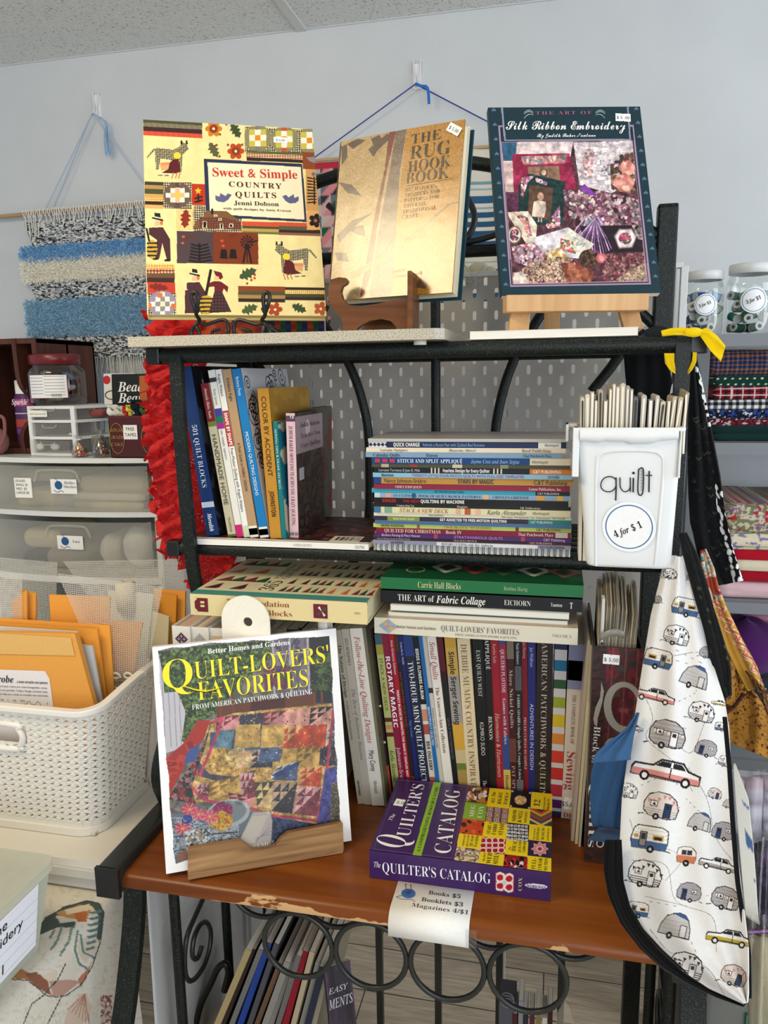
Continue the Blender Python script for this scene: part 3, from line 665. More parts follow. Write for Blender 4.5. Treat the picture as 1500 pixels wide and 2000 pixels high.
for k,(ya,yb2,xa_,xb_,col,tx,bd,lab,tip)in enumerate(STK):
 zt,zb2=PZ(922,ya,YST),PZ(922,yb2,YST)
 if zprev is not None:zt=min(zt,zprev-0.0001)
 zprev=zb2
 ex,ey=(ya-960)*0.0,0
 yy=YST+random.uniform(-0.003,0.003)
 xl_,xr_=PX(xa_,(ya+yb2)/2,YST),PX(xb_,(ya+yb2)/2,YST)
 make_book('booklet',lab,pose_flat(xr_,yy,zt,random.uniform(-0.004,0.004)),0.145,xr_-xl_,zt-zb2,front=tip or '#c9c4ba',spine=col,back='#cfcac0',texts=tx,bands=bd,group='booklets stacked on the middle shelf',extra=(lambda b,w,h,t:MB().poly([(-.0013,t*(.2+.3),h*(1-.012)),(-.0013,t*.5,h*(1-.012)),(-.0013,t*.5,h*(1-.02))],'#222222'))if False else None,art=(lambda mb,w,h,t:[mb.add([(-.0012,t*.5,h-.006*q),(-.0012,t*.15,h-.006*q-.003),(-.0012,t*.5,h-.006*q-.006),(-.0012,t*.85,h-.006*q-.003)],[(0,3,2,1)],'#2b2b45')for q in range(6)])if k==1 else(lambda mb,w,h,t:[mb.add([(-.0012,t*.8,h-.005-.011*q-.008),(-.0012,t*.2,h-.005-.011*q-.008),(-.0012,t*.2,h-.005-.011*q),(-.0012,t*.8,h-.005-.011*q)],[(0,1,2,3)],'#b33a44')for q in range(3)])if k==4 else None)
zt=zprev-0.0001;zb2=ZM+0.0087
xl_,xr_=PX(729,1062,YST),PX(1114,1070,YST)
nb=thing('wire_bound_notebook','white notebook with a black wire binding at the foot of the stack','notebook',(xr_,YST,zb2),group='booklets stacked on the middle shelf')
MB().box((xl_,YST+0.004,zb2),(xr_,YST+0.145,zt),'#e9e8e4').build('pages','page_paper_flat',nb)
wb=MB();nW=34
for q in range(nW):
 x=xl_+(xr_-xl_)*(q+0.5)/nW;zc=(zt+zb2)/2;r=(zt-zb2)*0.5
 for dx in(-0.0012,0.0012):wb.tube([(x+dx,YST+0.003+r*1.0*math.cos(a),zc+r*math.sin(a))for a in np.arange(10)*math.pi/5],0.0006,'#1a1a1a',5,closed=True)
wb.build('wire_binding','wire_black',nb)
# upright books at the left of the middle shelf
YU=1.112;ZU=ZM+0.0185
def upright_px(tl,tr,br_,bl_,y0,z0,**k):
 """Spine corners read from the photograph on the plane y = y0."""
 a,b,c,d=P(*tl,y=y0),P(*tr,y=y0),P(*br_,y=y0),P(*bl_,y=y0)
 top=(a+b)/2;bot=(c+d)/2
 lean=math.atan2(bot[0]-top[0],top[2]-z0);h=(top[2]-z0)/math.cos(lean);t=0.5*((b[0]-a[0])+(c[0]-d[0]))*math.cos(lean)*0.97
 M=pose_upright(bot[0]+t/2*math.cos(lean),y0,z0+(0 if lean<0 else 0),lean)
 if lean>0:M[2,3]+=t*math.sin(lean)
 return M,h,t
f6=lambda x,y:(330+x*0.27333,690+y*0.27333)
def swirl_art(mb,w,h,t):
 F=Face((0,-0.0002,0),(1,0,0),(0,0,1),w,h,[(0,0),(100,0),(100,130),(0,130)]);cv=F.canvas(200,'#c9ccd2')
 rg=np.random.default_rng(5)
 for k in range(90):
  cx,cy,r0=rg.uniform(8,95),rg.uniform(4,126),rg.uniform(5,11);a0=rg.uniform(0,6)
  cv.line([(cx+r0*(1-q/30)*math.cos(a0+q*.42),cy+r0*(1-q/30)*math.sin(a0+q*.42))for q in range(30)],1.1,'#16161a')
 F.put(mb,cv)
def plain_front(c1,c2,seed,top=None):
 def art(mb,w,h,t):
  F=Face((0,-0.0002,0),(1,0,0),(0,0,1),w,h,[(0,0),(100,0),(100,130),(0,130)]);cv=F.canvas(70,c1)
  cv.noise(cv.one,22,18,[c1,c1,c2,c2],seed)
  if top:cv.rect(0,0,100,top[0],top[1])
  F.put(mb,cv)
 return art
UP=[('navy hardback leaning at the left end of the middle shelf',f6(60,108),f6(165,98),f6(358,1320),f6(278,1325),'#16356b',True,[('501 QUILT BLOCKS',.335,.40,'serif','#dfe6f2',.71),('Meredith',.865,.34,'bolditalic','#ffffff',.975)],[(.795,.828,'#c9d2e4')],plain_front('#17181d','#3a3d45',3)),('beige spine with a maroon top, leaning beside the navy hardback',f6(226,222),f6(287,216),f6(483,1318),f6(424,1320),'#c3bb9f',False,[('Amanda Blake Soule',.03,.34,'italic','#f2e6d8',.225),('HANDMADE HOME',.325,.52,'sans','#3c3a33',.79),('TRUMPETER',.87,.28,'sans','#55523f',.97)],[(0,.245,'#7a1f26'),(.245,.275,'#6f7d2e'),(.985,1,'#5b6a35')],None),('white spine with blue, green and magenta squares, leaning third from the left',f6(278,124),f6(328,122),f6(536,1318),f6(486,1320),'#e6e4dc',False,[('Katy Jones',.11,.38,'sans','#777777',.205),('one simple squares',.35,.36,'serif','#5d5d60',.53)],[(.225,.27,'#3c3f98'),(.27,.31,'#12735c'),(.31,.345,'#a5268e'),(.925,1,'#c7216f'),(.045,.07,'#333333')],None),('white spine with a red title band, leaning fourth from the left',f6(331,120),f6(374,118),f6(581,1316),f6(538,1318),'#eeece6',False,[('Angela Walters',.025,.5,'sans','#222222',.155),('SHAPE BY SHAPE',.25,.55,'bold','#ffffff',.445),('Free-Motion Quilting with Angela Walters',.46,.5,'sans','#222222',.845)],[(.24,.45,'#b5342a'),(.93,1,'#c9d3b4')],None),('tan wood-grained spine leaning between the white and the bright blue ones',f6(378,121),f6(446,117),f6(641,1312),f6(583,1316),'#b5946f',False,[('Kimberly Kight',.05,.36,'sans','#3b2f25',.185),('A Field Guide to FABRIC DESIGN',.43,.34,'sans','#3b2f25',.72)],[(.93,1,'#e9e7dc'),(.945,.985,'#6f8f74')],None),('bright blue spine of a booklet with black swirls on its white cover',f6(450,117),f6(510,113),f6(718,1310),f6(650,1316),'#1779b8',False,[('Bethany Pease',.045,.36,'sans','#e9f3fa',.155),('MODERN QUILTING DESIGNS',.365,.36,'sans','#e9f3fa',.745)],[(.935,1,'#e9e7dc'),(.948,.985,'#4f8f64')],swirl_art),('mustard gold softcover standing right of the swirl covered booklet',f6(627,256),f6(716,250),f6(803,1318),f6(727,1320),'#c08a2c',False,[('COLOR BY ACCIDENT',.05,.42,'sans','#3a2418',.58),('JOHNSTON',.68,.38,'bold','#4a2a1a',.855)],[],plain_front('#b58a34','#a77c2a',4)),('thin teal spine standing between the mustard softcover and the pink case',f6(742,492),f6(776,488),f6(838,1320),f6(807,1322),'#12757a',False,[('SEWING TIPS & TRADE SECRETS',.06,.42,'serif','#d9efec',.57)],[],plain_front('#cdbfa8','#1f6f86',8)),]
for k,(lab,tl,tr,br_,bl_,col,hard,tx,bd,art)in enumerate(UP):
 M,h,t=upright_px(tl,tr,br_,bl_,YU,ZU)
 make_book('quilting_book',lab,M,0.205 if k!=6 else 0.19,h,t,front=col,spine=col,hard=hard,texts=tx,bands=bd,art=art,group='upright books on the middle shelf')
M,h,t=upright_px(f6(205,130),f6(240,128),f6(418,1316),f6(395,1318),YU+0.03,ZU);make_book('quilting_book','thin black booklet with a small grey label behind the maroon-topped spine',M,0.17,h,t,front='#141417',texts=[],bands=[(.05,.10,'#8f9198')],group='upright books on the middle shelf')
M,h,t=upright_px(f6(835,430),f6(900,426),f6(928,1284),f6(863,1288),YU+0.01,ZU)
def dvd_art(mb,w,h,t):
 F=Face((0,-0.0002,0),(1,0,0),(0,0,1),w,h,[(0,0),(100,0),(100,140),(0,140)]);cv=F.canvas(110,'#2b2220')
 cv.noise(cv.one,14,14,['#2a211f','#3a2c26','#4c3930','#231d22','#54423a'],21);cv.rect(0,4,100,46,'#a08c94');cv.ell(42,18,9,9,'#cdbfc4');cv.rect(8,62,24,76,'#b9bcc2')
 F.put(mb,cv);
 for s,y in(('Judith Montano',17),('Teaches You',29),('Crazy Quilting',40)):F.text(mb,s,15,y,88,y,5.5,'serif','#6b4a58')
make_book('dvd_case','pink-spined video disc case standing at the right of the upright books',M,0.14,h,t,front='#191616',spine='#dcb9bf',back='#191616',texts=[('JUDITH BAKER MONTANO TEACHES YOU CRAZY QUILTING',.10,.42,'serif','#4a2a3c',.90)],bands=[(.02,.065,'#5a3a55'),(.945,1,'#d5b3ba')],m='glossy_cover',art=dvd_art,pages=False,cat='disc case',extra=lambda b,w,h,t:MB().box((0.004,0.001,0.002),(w-0.001,t-0.001,h-0.001),'#141414').text('13',(-.002,t*.32,h*.958),(0,-1,0),(0,0,1),t*.42,'bold','#f0e6ea','c').text('DVD',(-.002,t*.5,h*.02),(0,-1,0),(0,0,1),t*.5,'bolditalic','#222222','c').build('inner_case','glossy_cover',b,world=False))
M,h,t=upright_px(f6(1000,392),f6(1040,390),f6(1045,1190),f6(1005,1192),YU+0.13,ZU-0.004)
make_book('dvd_case','greenish clear case standing behind the pink-spined disc case',M,0.10,h,t,front='#3f4438',spine='#4c5046',pages=False,m='glossy_cover',cat='disc case',art=plain_front('#4b4f42','#6a2a2c',12),extra=lambda b,w,h,t:MB().box((0.003,0.001,0.002),(w-.001,t-.001,h-.001),'#23251f').build('inner_case','glossy_cover',b,world=False))
def back_art(mb,w,h,t):
 F=Face((0,-0.0002,h),(0,0,-1),(1,0,0),h,w,[(0,0),(100,0),(100,60),(0,60)]);cv=F.canvas(220,'#2e1416')
 cv.blobs(cv.one,420,1.2,3.2,['#4a1a18','#5c241c','#6e2e22','#3a2a20','#2a3230','#7a4a34','#571318'],8,0.35);cv.rect(0,57,100,60,'#e6e2da')
 cv.rect(78,46,94,57,'#d8d2c6');cv.stripes(cv.mrect(79,48,93,55),.35,['#1c1c1c','#d8d2c6','#1c1c1c','#d8d2c6','#d8d2c6','#1c1c1c','#1c1c1c','#d8d2c6'])
 F.put(mb,cv)
pa,pb=P(367,1042,y=1.094),P(722,1058,y=1.094)
make_book('quilting_book','white softcover lying flat under the upright books, patchwork cover with a barcode',pose_flat(pb[0]-0.002,1.094,ZM+0.0182,0.004),0.215,pb[0]-pa[0],0.0095,front='#e9e5db',spine='#f0ede6',texts=[('QUILTING',.93,.5,'sans','#777777',.98),('GUIDES & SECRETS',.60,.4,'sans','#999999',.70)],art=back_art,group='upright books on the middle shelf')
# row of upright books on the worktop
YR=1.102;ZWs=ZW+0.0006
ROW=[('grey-beige spine, first book of the row right of the tilted display cover',655,669,695,708,1230,'#b3aa98',[('The Nature of Design',.08,.5,'serif','#33302b',.38),('A Quilt Artist\'s Personal Journal',.40,.36,'sans','#7a7468',.62),('THAT PATCHWORK',.86,.3,'bold','#2d2a26',.95)],[],'#7a6a58'),('grey-beige spine with faint lettering, second in the worktop row',669,685,708,723,1228,'#b9b0a2',[('ELLY SIENKIEWICZ',.05,.4,'serif','#5b554c',.2),('The Best of Baltimore Beauties',.33,.45,'italic','#7d756a',.74)],[],'#8a7a6a'),('white spine with red script title, third in the worktop row',685,711,723,747,1226,'#e4ddd0',[('Follow-the-Line Quilting Designs',.045,.42,'italic','#b0463e',.64),('Mary Covey',.68,.42,'sans','#30343c',.80),('Martingale',.855,.26,'italic','#55504a',.93)],[],'#d9d2c4'),('olive page-worn spine squeezed right of the white script one',711,717,747,752,1226,'#77725c',[],[],'#5a5546'),('very dark brown spine with tiny white capitals, in the left of the row',717,729,752,765,1228,'#2b1a18',[('ALETHEA BALLARD',.03,.3,'serif','#c9b9a8',.15),('MAVERICK QUILTS',.47,.42,'sans','#e2d6c6',.63)],[(.80,1,'#b5482a'),(.44,.452,'#d8c8b8'),(.655,.667,'#d8c8b8')],'#2b1a18'),('lime and teal patterned spine left of the crimson one',732,747,768,781,1238,'#b8bb70',[('STACK A NEW DECK',.14,.45,'sans','#6a6a34',.46),('Karla Alexander',.70,.6,'italic','#3a4a40',.90)],[(0,.06,'#47606e'),(.06,.12,'#a79a3c'),(.5,.525,'#5a2a22'),(.545,.57,'#d08a5a'),(.59,.615,'#6a1f22'),(.93,1,'#7fa39a')],'#50705f'),('crimson spine with bold white capitals in the left of the row',747,760,781,795,1236,'#8a1b3a',[('ROTARY MAGIC',.13,.62,'bold','#f6ecec',.56),('Johnson-Srebro',.68,.55,'sans','#e8c8cc',.92)],[],'#8a1b3a'),('narrow scarlet spine right of the crimson one',760,770,795,804,1236,'#a8182a',[('Anita Grossman Solomon',.04,.5,'sans','#f4dada',.24),('PERFECT BLOCKS IN MINUTES-THE MAKE IT SIMPLER WAY',.33,.45,'bold','#f6e6e6',.85)],[],'#a8182a'),('dark floral spine with brown lettering right of the scarlet one',770,779,804,813,1238,'#2a2422',[('FAT QUARTER QUILTING',.22,.5,'sans','#8a5a34',.55)],[(0,.1,'#4a3a24'),(.1,.17,'#2e2a4a'),(.85,1,'#7a4420')],'#2a2422'),('deep blue spine with small pale lettering left of the wide navy one',779,787,813,821,1240,'#1b2263',[('Lonesha L. Smith',.04,.5,'serif','#d0d4ee',.17),('Tips \'n Cuts',.50,.5,'sans','#7a90d8',.60)],[],'#1b2263'),('dark navy spine with large white serif capitals',787,806,821,841,1240,'#20283c',[('TWO-HOUR MINI QUILT PROJECTS',.15,.56,'serif','#e9ebf0',.90),('STERLING',.935,.32,'sans','#9aa0b0',.995)],[(0,.12,'#27407a')],'#20283c'),('black and white floral spine right of the navy one',806,818,841,853,1242,'#d8d0c4',[('BIRDS & FLOWERS ALBUM',.07,.5,'bold','#f2efe8',.37),('BEA OGLESBY',.62,.5,'bold','#2a2522',.80)],[(0,.4,'#1d1c1c'),(.43,.5,'#c68a70'),(.52,.58,'#a8503c'),(.84,.9,'#b05a48'),(.92,.96,'#5a4a30')],'#cfc7b9'),('bright blue narrow spine in the left half of the row',818,825,853,860,1242,'#1868a8',[('BEAUTIFULLY QUILTED',.41,.6,'sans','#dff0fa',.64)],[],'#1868a8'),('pale grey narrow spine between the bright blue and the white ones',825,834,860,869,1242,'#c8c2b6',[('Fabulous Fabric Art with Lutradur',.42,.4,'serif','#6a645a',.66)],[(.3,.33,'#33302c'),(.96,1,'#1a1a1a')],'#c8c2b6'),('white spine with a red script title in the middle of the row',834,852,869,886,1242,'#e6e0d2',[('Small Quilts',.03,.6,'italic','#b23a3a',.25),('The Vanessa-Ann Collection',.29,.42,'serif','#7a3a34',.68)],[],'#e6e0d2'),('maroon and black mottled spine right of the white red-titled one',852,866,886,896,1242,'#1a1a1c',[('QUILT MASTERPIECES',.47,.36,'sans','#6a6a6e',.72)],[(0,.2,'#5a1626'),(.2,.26,'#301018')],'#1a1a1c'),('yellow and tan photo spine with black title',866,892,896,914,1244,'#b89c6a',[('Simple Serger Sewing',.08,.46,'bold','#23242c',.51)],[(0,.06,'#c49a3a'),(.06,.22,'#c8a24a'),(.22,.5,'#9c958c'),(.5,.66,'#d0a03a'),(.66,.74,'#c8b48a'),(.74,.78,'#6a7a34'),(.78,.88,'#a88a4a'),(.88,1,'#8a8a90')],'#b89c6a'),('wide cream spine with tall thin capitals',892,918,914,938,1246,'#ddcaa4',[("DEBBIE MUMM'S COUNTRY INSPIRATIONS",.03,.48,'serif','#8a6f4a',1.0)],[],'#ddcaa4'),('wide black spine right of the cream one',921,945,938,957,1248,'#121212',[('EAST QUILTS WEST',.06,.38,'serif','#d6d2ca',.33),('KUMIKO SUDO',.48,.36,'sans','#d6d2ca',.68),('The Quilt Digest',.83,.36,'serif','#d6d2ca',.99)],[],'#121212'),('black spine with white capitals left of the red one',945,957,957,970,1248,'#191616',[('APPLIQUÉ',.0,.6,'serif','#eae4da',.17),('BENSON',.44,.6,'serif','#eae4da',.58)],[],'#191616'),('plain red spine with a script title in the middle of the row',957,973,970,985,1250,'#9c1a26',[('Kumiko Sudo',.02,.4,'sans','#e0a8a8',.13),('Harmonies & Hurricanes',.42,.52,'italic','#d8c0b8',.80)],[],'#9c1a26'),('blue and red patterned spine with a yellow foot',973,988,985,998,1250,'#2c4a88',[('QUILTERS PLAYTIME',.05,.5,'serif','#f0e2d8',.30),('Games with Fabrics',.33,.44,'serif','#f0e2d8',.60),('Dianne S. Hire',.78,.5,'serif','#222222',.97)],[(.02,.36,'#9a2440'),(.36,.55,'#8a2848'),(.75,1,'#d0b054')],'#2c4a88'),('dark brown spine with cube patterns right of the blue and red one',988,1004,998,1010,1252,'#3f1618',[('More Nickel Quilts',.16,.5,'serif','#d6b8ac',.50),('PAT SPETH',.72,.5,'serif','#c8a49a',.92)],[(0,.1,'#7a6a5a'),(.56,.7,'#6a3a34'),(.93,1,'#c9c2b2')],'#3f1618'),('black spine with grey swirl panels right of the brown cube one',1004,1018,1010,1022,1252,'#1a1a1a',[('Paula Nadelstern',.01,.42,'sans','#cfcfcf',.13),('FABRICADABRA-Simple Quilts, Complex Fabric',.30,.42,'serif','#d9d9d9',.80)],[(.14,.28,'#55555a'),(.8,.9,'#6a6a6c'),(.93,1,'#c08a2c')],'#1a1a1a'),('narrow dark red spine in the right half of the row',1018,1030,1022,1032,1254,'#7e1522',[('Jan Fleming',.0,.45,'sans','#d8a8a8',.09),('PIECED CURVES SO SIMPLE',.43,.45,'serif','#e8c8c4',.74)],[],'#7e1522'),('royal blue spine with dotted lines left of the wide brown one',1030,1047,1032,1046,1254,'#232a72',[('Jan Wolfrom',.03,.42,'sans','#c0c6e8',.14),('ADVENTURES IN DESIGN',.35,.44,'sans','#d0d6f2',.74),('C&T',.93,.42,'sans','#e0e0f0',1.0)],[(.91,1,'#6a1f3f')],'#232a72'),('wide dark brown photo spine with tall white capitals',1047,1082,1046,1074,1256,'#2b211d',[('AMERICAN PATCHWORK & QUILTING',.0,.36,'serif','#cdbfae',.92)],[],'#2b211d'),('white spine crossed by rainbow coloured fabric strips',1084,1109,1075,1098,1258,'#d6d2d0',[],[(0,.03,'#1c2a58'),(.09,.15,'#1a6f94'),(.2,.25,'#2a5a34'),(.3,.36,'#98a82a'),(.4,.47,'#d6bc2a'),(.51,.57,'#dd8a34'),(.61,.68,'#d6402a'),(.71,.78,'#c8302c'),(.81,.88,'#b83044'),(.9,.95,'#5a2464'),(.97,1,'#20244a')],'#1a1a24'),('cream spine with a photo of thread spools on top and a red title',1111,1143,1099,1127,1258,'#dcd0c0',[('THE COMPLETE BOOK OF',.28,.26,'serif','#8a6a5a',.56),('Sewing',.60,.62,'serif','#a8303a',.83)],[(0,.25,'#8d8fae'),(.09,.15,'#5a3f7c'),(.15,.20,'#dcd8cf')],'#dcd0c0'),]
for k,(lab,a,b,c,d,yt,col,tx,bd,fc)in enumerate(ROW):
 if k<4:y0=1.080
 else:y0=YR+random.uniform(0,0.006)
 t1,t2,b1,b2=[P(x,y,y=y0)for x,y in((a,1250),(b,1250),(c,1540),(d,1540))]
 lean=math.atan2((b1[0]+b2[0]-t1[0]-t2[0])/2,(t1[2]+t2[2]-b1[2]-b2[2])/2)
 th=((t2[0]-t1[0])+(b2[0]-b1[0]))/2*math.cos(lean)*0.985
 ztop=PZ((a+b)/2,yt,y0);h=(ztop-ZWs)/math.cos(lean)
 bx=(b1[0]+b2[0])/2+math.tan(lean)*((b1[2]+b2[2])/2-ZWs)
 M=pose_upright(bx+th/2*math.cos(lean),y0,ZWs,lean)
 if lean>0:M[2,3]+=th*math.sin(lean)
 else:M[2,3]+=0
 def art(mb,w,h,t,k=k):
  if k==len(ROW)-1:
   mb.text('$5.00',(-.002,t*.3,h*.075),(0,-1,0.05),(0,0,1),t*.2,'sans','#777777','c');mb.text('DK',(-.002,t*.5,h*.012),(0,-1,0),(0,0,1),t*.5,'serif','#a8303a','c')
 bk=make_book('quilting_book',lab,M,0.20,h-th*abs(math.sin(lean)),th,front=fc,spine=col,texts=tx,bands=bd,art=art,group='row of upright books on the worktop',page='#d9d2c0')
 if k in(26,28):
  z_=0.03 if k==26 else 0.055;sticker(bk,(-0.001,th*.85,(h)*z_),(0,-1,0),(0,0,1),(-1,0,0),'$5.00',th*.72,0.02,world=False)
for k,(a,b,lab,lc)in enumerate(((335,371,'white folder with a red and navy diamond of squares, leftmost of three',['#7a2a3a','#2a2a4a','#a8a0b4']),(371,407,'white folder with a pale blue diamond, middle of three',['#9fb4c4','#c9b4a0','#8fa8ba']),(407,443,'white folder with a little red heart, rightmost of three',['#c09a6a','#b03a34','#c8a87a']))):
 y0=1.008+0.004*k;x1,x2=PX(a,1215,y0),PX(b-1.0,1215,y0);zt=PZ(a,1222+2*k,y0)
 f=thing('pattern_folder',lab,'folder',(x1,y0,ZWs),group='white folders at the left of the worktop')
 mb=MB();th=0.0012
 mb.box((x1,y0,ZWs),(x2,y0+th,zt),'#ece9e0').box((x1,y0+th,ZWs),(x1+th,y0+0.2,zt),'#e6e3da').box((x2-th,y0+th,ZWs),(x2,y0+0.2,zt),'#e6e3da')
 xc,zc,s=(x1+x2)/2,zt-0.020,0.0030
 if k<2:
  for i in range(-2,3):
   for j in range(-2,3):
    cx,cz=xc+(i-j)*s*.72,zc+(i+j)*s*.72;mb.add([(cx,y0-.0004,cz-s*.66),(cx+s*.66,y0-.0004,cz),(cx,y0-.0004,cz+s*.66),(cx-s*.66,y0-.0004,cz)],[(0,1,2,3)],lc[(i+j)%2 if(i*j)%2==0 else 2])
 else:
  mb.box((x1+.004,y0-.0004,zc-.012),(x2-.003,y0-.0001,zc+.008),'#d8c4a0')
  q=[(xc+.004+.004*(16*math.sin(a_)**3)/16,y0-.0008,zc+.001+.004*(13*math.cos(a_)-5*math.cos(2*a_)-2*math.cos(3*a_)-math.cos(4*a_))/16)for a_ in np.arange(24)*math.pi/12];mb.poly(q[::-1],'#c0302c')
  for q2 in((-.005,-.006),(-.001,-.007),(.003,-.007)):mb.ball((xc+q2[0],y0-.0008,zc+q2[1]),.0015,'#a86a3a',6,sc=(1,.3,1))
 mb.build('cover','printed_paper',f)
 MB().box((x1+th*1.2,y0+th*2,ZWs),(x2-th*3,y0+0.19,zt-0.004),'#d9c9b4' if k else '#c9a894').build('papers','page_paper',f)
for k,(a,b,yt,c)in enumerate(((528,541,1213,'#a8a79c'),(541,552,1213,'#c9c2ae'),(552,560,1215,'#bdb6a4'),(560,583,1211,'#3c424a'),(583,590,1214,'#20285a'),(590,606,1210,'#cfc6ae'),(606,618,1213,'#c2b8a0'),(646,655,1214,'#c9bfa6'))):
 y0=YR+0.0;x1,x2=PX(a,1222,y0),PX(b-.5,1222,y0);zt=PZ(a,1226+(k%2)*3,y0)
 make_book('quilting_book',('olive grey','ivory','pale tan','charcoal','narrow navy','cream','sand coloured','buff')[k]+' book whose top edge shows above the tilted display book',pose_upright(x2,y0,ZWs,0.0),0.2,zt-ZWs,x2-x1,front=c,spine=c,group='row of upright books on the worktop')
tg=thing('label_strip','curled white paper strip sticking up behind the display book','paper strip',(PX(632,1222,1.05),1.045,ZWs))
p=P(630,1222,y=1.045);MB().rings([[p+V3(0.011*math.cos(a)*1.0+.004,0.006*math.sin(a),zz)for a in np.linspace(0.2,5.2,14)]for zz in(-0.02,0.012)],'#eceae4',caps=False,closed=False).rings([[V3(p[0]-.006,1.0445,zz),V3(p[0]+.006,1.0445,zz)]for zz in(ZWs,p[2]+.0)],'#eceae4',caps=False,closed=False).build('strip','matte_paper',tg,solid=0.0006)
dv=thing('size_divider','off-white round-topped divider with a hole, standing before the folders','divider',(PX(480,1240,0.985),0.985,ZWs))
yD=0.992;c0=P(479,1212,y=yD);rD=PX(526,1212,yD)-c0[0]
out=[(c0[0]+rD*math.cos(a),c0[2]+rD*math.sin(a)*1.0)for a in np.linspace(0,math.pi,20)]+[(c0[0]-rD*1.02,ZWs),(c0[0]+rD*1.02,ZWs)]
hole=[(c0[0]+0.1*rD+rD*.2*math.cos(a),c0[2]-0.05*rD+rD*.2*math.sin(a))for a in np.arange(20)*math.pi/10]
mb=MB()
ang=np.arange(48)*2*math.pi/48;hc=(c0[0]+0.1*rD,c0[2]-0.05*rD)
def ray_out(a):
 best=None;dx,dz=math.cos(a),math.sin(a)
 for i in range(len(out)):
  x1,z1=out[i];x2,z2=out[(i+1)%len(out)];den=dx*(z2-z1)-dz*(x2-x1)
  if abs(den)<1e-12:continue
  t=((x1-hc[0])*(z2-z1)-(z1-hc[1])*(x2-x1))/den;u=((x1-hc[0])*dz-(z1-hc[1])*dx)/den
  if t>0 and-1e-6<=u<=1+1e-6 and(best is None or t<best):best=t
 return(hc[0]+best*dx,hc[1]+best*dz)
ro=[ray_out(a)for a in ang];ri=[(hc[0]+rD*.19*math.cos(a),hc[1]+rD*.19*math.sin(a))for a in ang]
mb.rings([[(x,yD,z)for x,z in ri],[(x,yD,z)for x,z in ro],[(x,yD+.003,z)for x,z in ro],[(x,yD+.003,z)for x,z in ri],[(x,yD,z)for x,z in ri]],'#efeadb',smooth=False,caps=False)
mb.build('plate','matte_paper',dv)
# books lying on top of the row
def flat_px(name,lab,tl,tr,bl_,y0,depth,z0=None,yaw=0.0,**k):
 a,b,c=P(*tl,y=y0),P(*tr,y=y0),P(*bl_,y=y0)
 zt,zb3=(a[2]+b[2])/2,c[2]
 if z0 is not None:zb3=z0;
 return make_book(name,lab,pose_flat(b[0],y0,zt,yaw),depth,b[0]-a[0],zt-zb3,**k),zt,zb3
def art365(mb,w,h,t):
 F=Face((0,-0.0002,h),(0,0,-1),(1,0,0),h,w,[(0,0),(100,0),(100,62),(0,62)]);cv=F.canvas(230,'#d9cfa8')
 cv.rect(0,56,100,62,'#3f8a82');
 for i,x in enumerate((2,46,60,74,88)):
  for j,y in enumerate((3,17,31,43)):
   wd=30 if i==0 else 12;cv.rect(x,y,min(x+wd,99),y+11,'#cfc6a2')
   cs=[['#7a2a24','#2e5a3a'],['#c8682a','#d8cfa8'],['#7a2a30','#2a4a3a'],['#4a1a22','#d0c8a8'],['#2a3a34','#6a2a24']][(i+j)%5]
   for q in range(3 if i else 4):
    xx=x+q*(wd/(3 if i else 4));cv.poly([(xx,y+10),(xx+wd/4,y+1),(xx+wd/3.2,y+10)],cs[q%2])
 cv.rect(33,2,45,55,'#d9cfa8');F.put(mb,cv)
 mb.text('365',F.pt(43,53),(1,0,0),(0,0,1),0.034,'serif','#2a2a26');mb.text('FOUNDATION',F.pt(38,34),(1,0,0),(0,0,1),0.014,'sans','#6a655a');mb.text('Quilt Blocks',F.pt(43,34),(1,0,0),(0,0,1),0.018,'serif','#6a655a')
YH=1.010
b365,zt365,zb365=flat_px('hardcover_book','thick cream hardback with a patchwork sampler cover, lying on the folders',(371,1163),(717,1173),(371,1200),YH,0.225,yaw=0.0,front='#d9cfa8',spine='#e2d09a',hard=True,art=art365,page='#d9cfae',texts=[('365 Foundation',.215,.26,'serif','#8a3a2a',.575,.22),('Quilt Blocks',.30,.26,'serif','#8a3a2a',.59,-.2),('STERLING',.93,.1,'serif','#6a5a44',.965)])
for px_,cs in((394,['#6a1f24','#e2d09a']),(626,['#6a1f2c','#2f5a48'])):
 xx=PX(px_,1185,YH);zc=(zt365+zb365)/2;mb=MB();s=0.0105
 mb.box((xx-s,YH-.0012,zc-s),(xx+s,YH-.0006,zc+s),cs[0])
 if px_==394:
  for q in(-.3,.25):mb.box((xx-s*.1,YH-.0016,zc+q*s),(xx+s*.5,YH-.0011,zc+(q+.3)*s),cs[1])
  for sx in(-1,1):mb.add([(xx-s,YH-.0016,zc+sx*s),(xx-s,YH-.0016,zc+sx*s*.45),(xx-s*.5,YH-.0016,zc+sx*s)],[(0,1,2)if sx>0 else(0,2,1)],cs[1])
 else:
  for q in range(4):
   a=q*math.pi/2+.4;mb.add([(xx+.2*s,YH-.0016,zc),(xx+.2*s+s*.7*math.cos(a),YH-.0016,zc+s*.8*math.sin(a)),(xx+.2*s+s*.7*math.cos(a+.5),YH-.0016,zc+s*.8*math.sin(a+.5))],[(0,2,1)],'#e6dcc0' if q%2 else cs[1])
 mb.build('spine_emblem','printed_paper',b365)
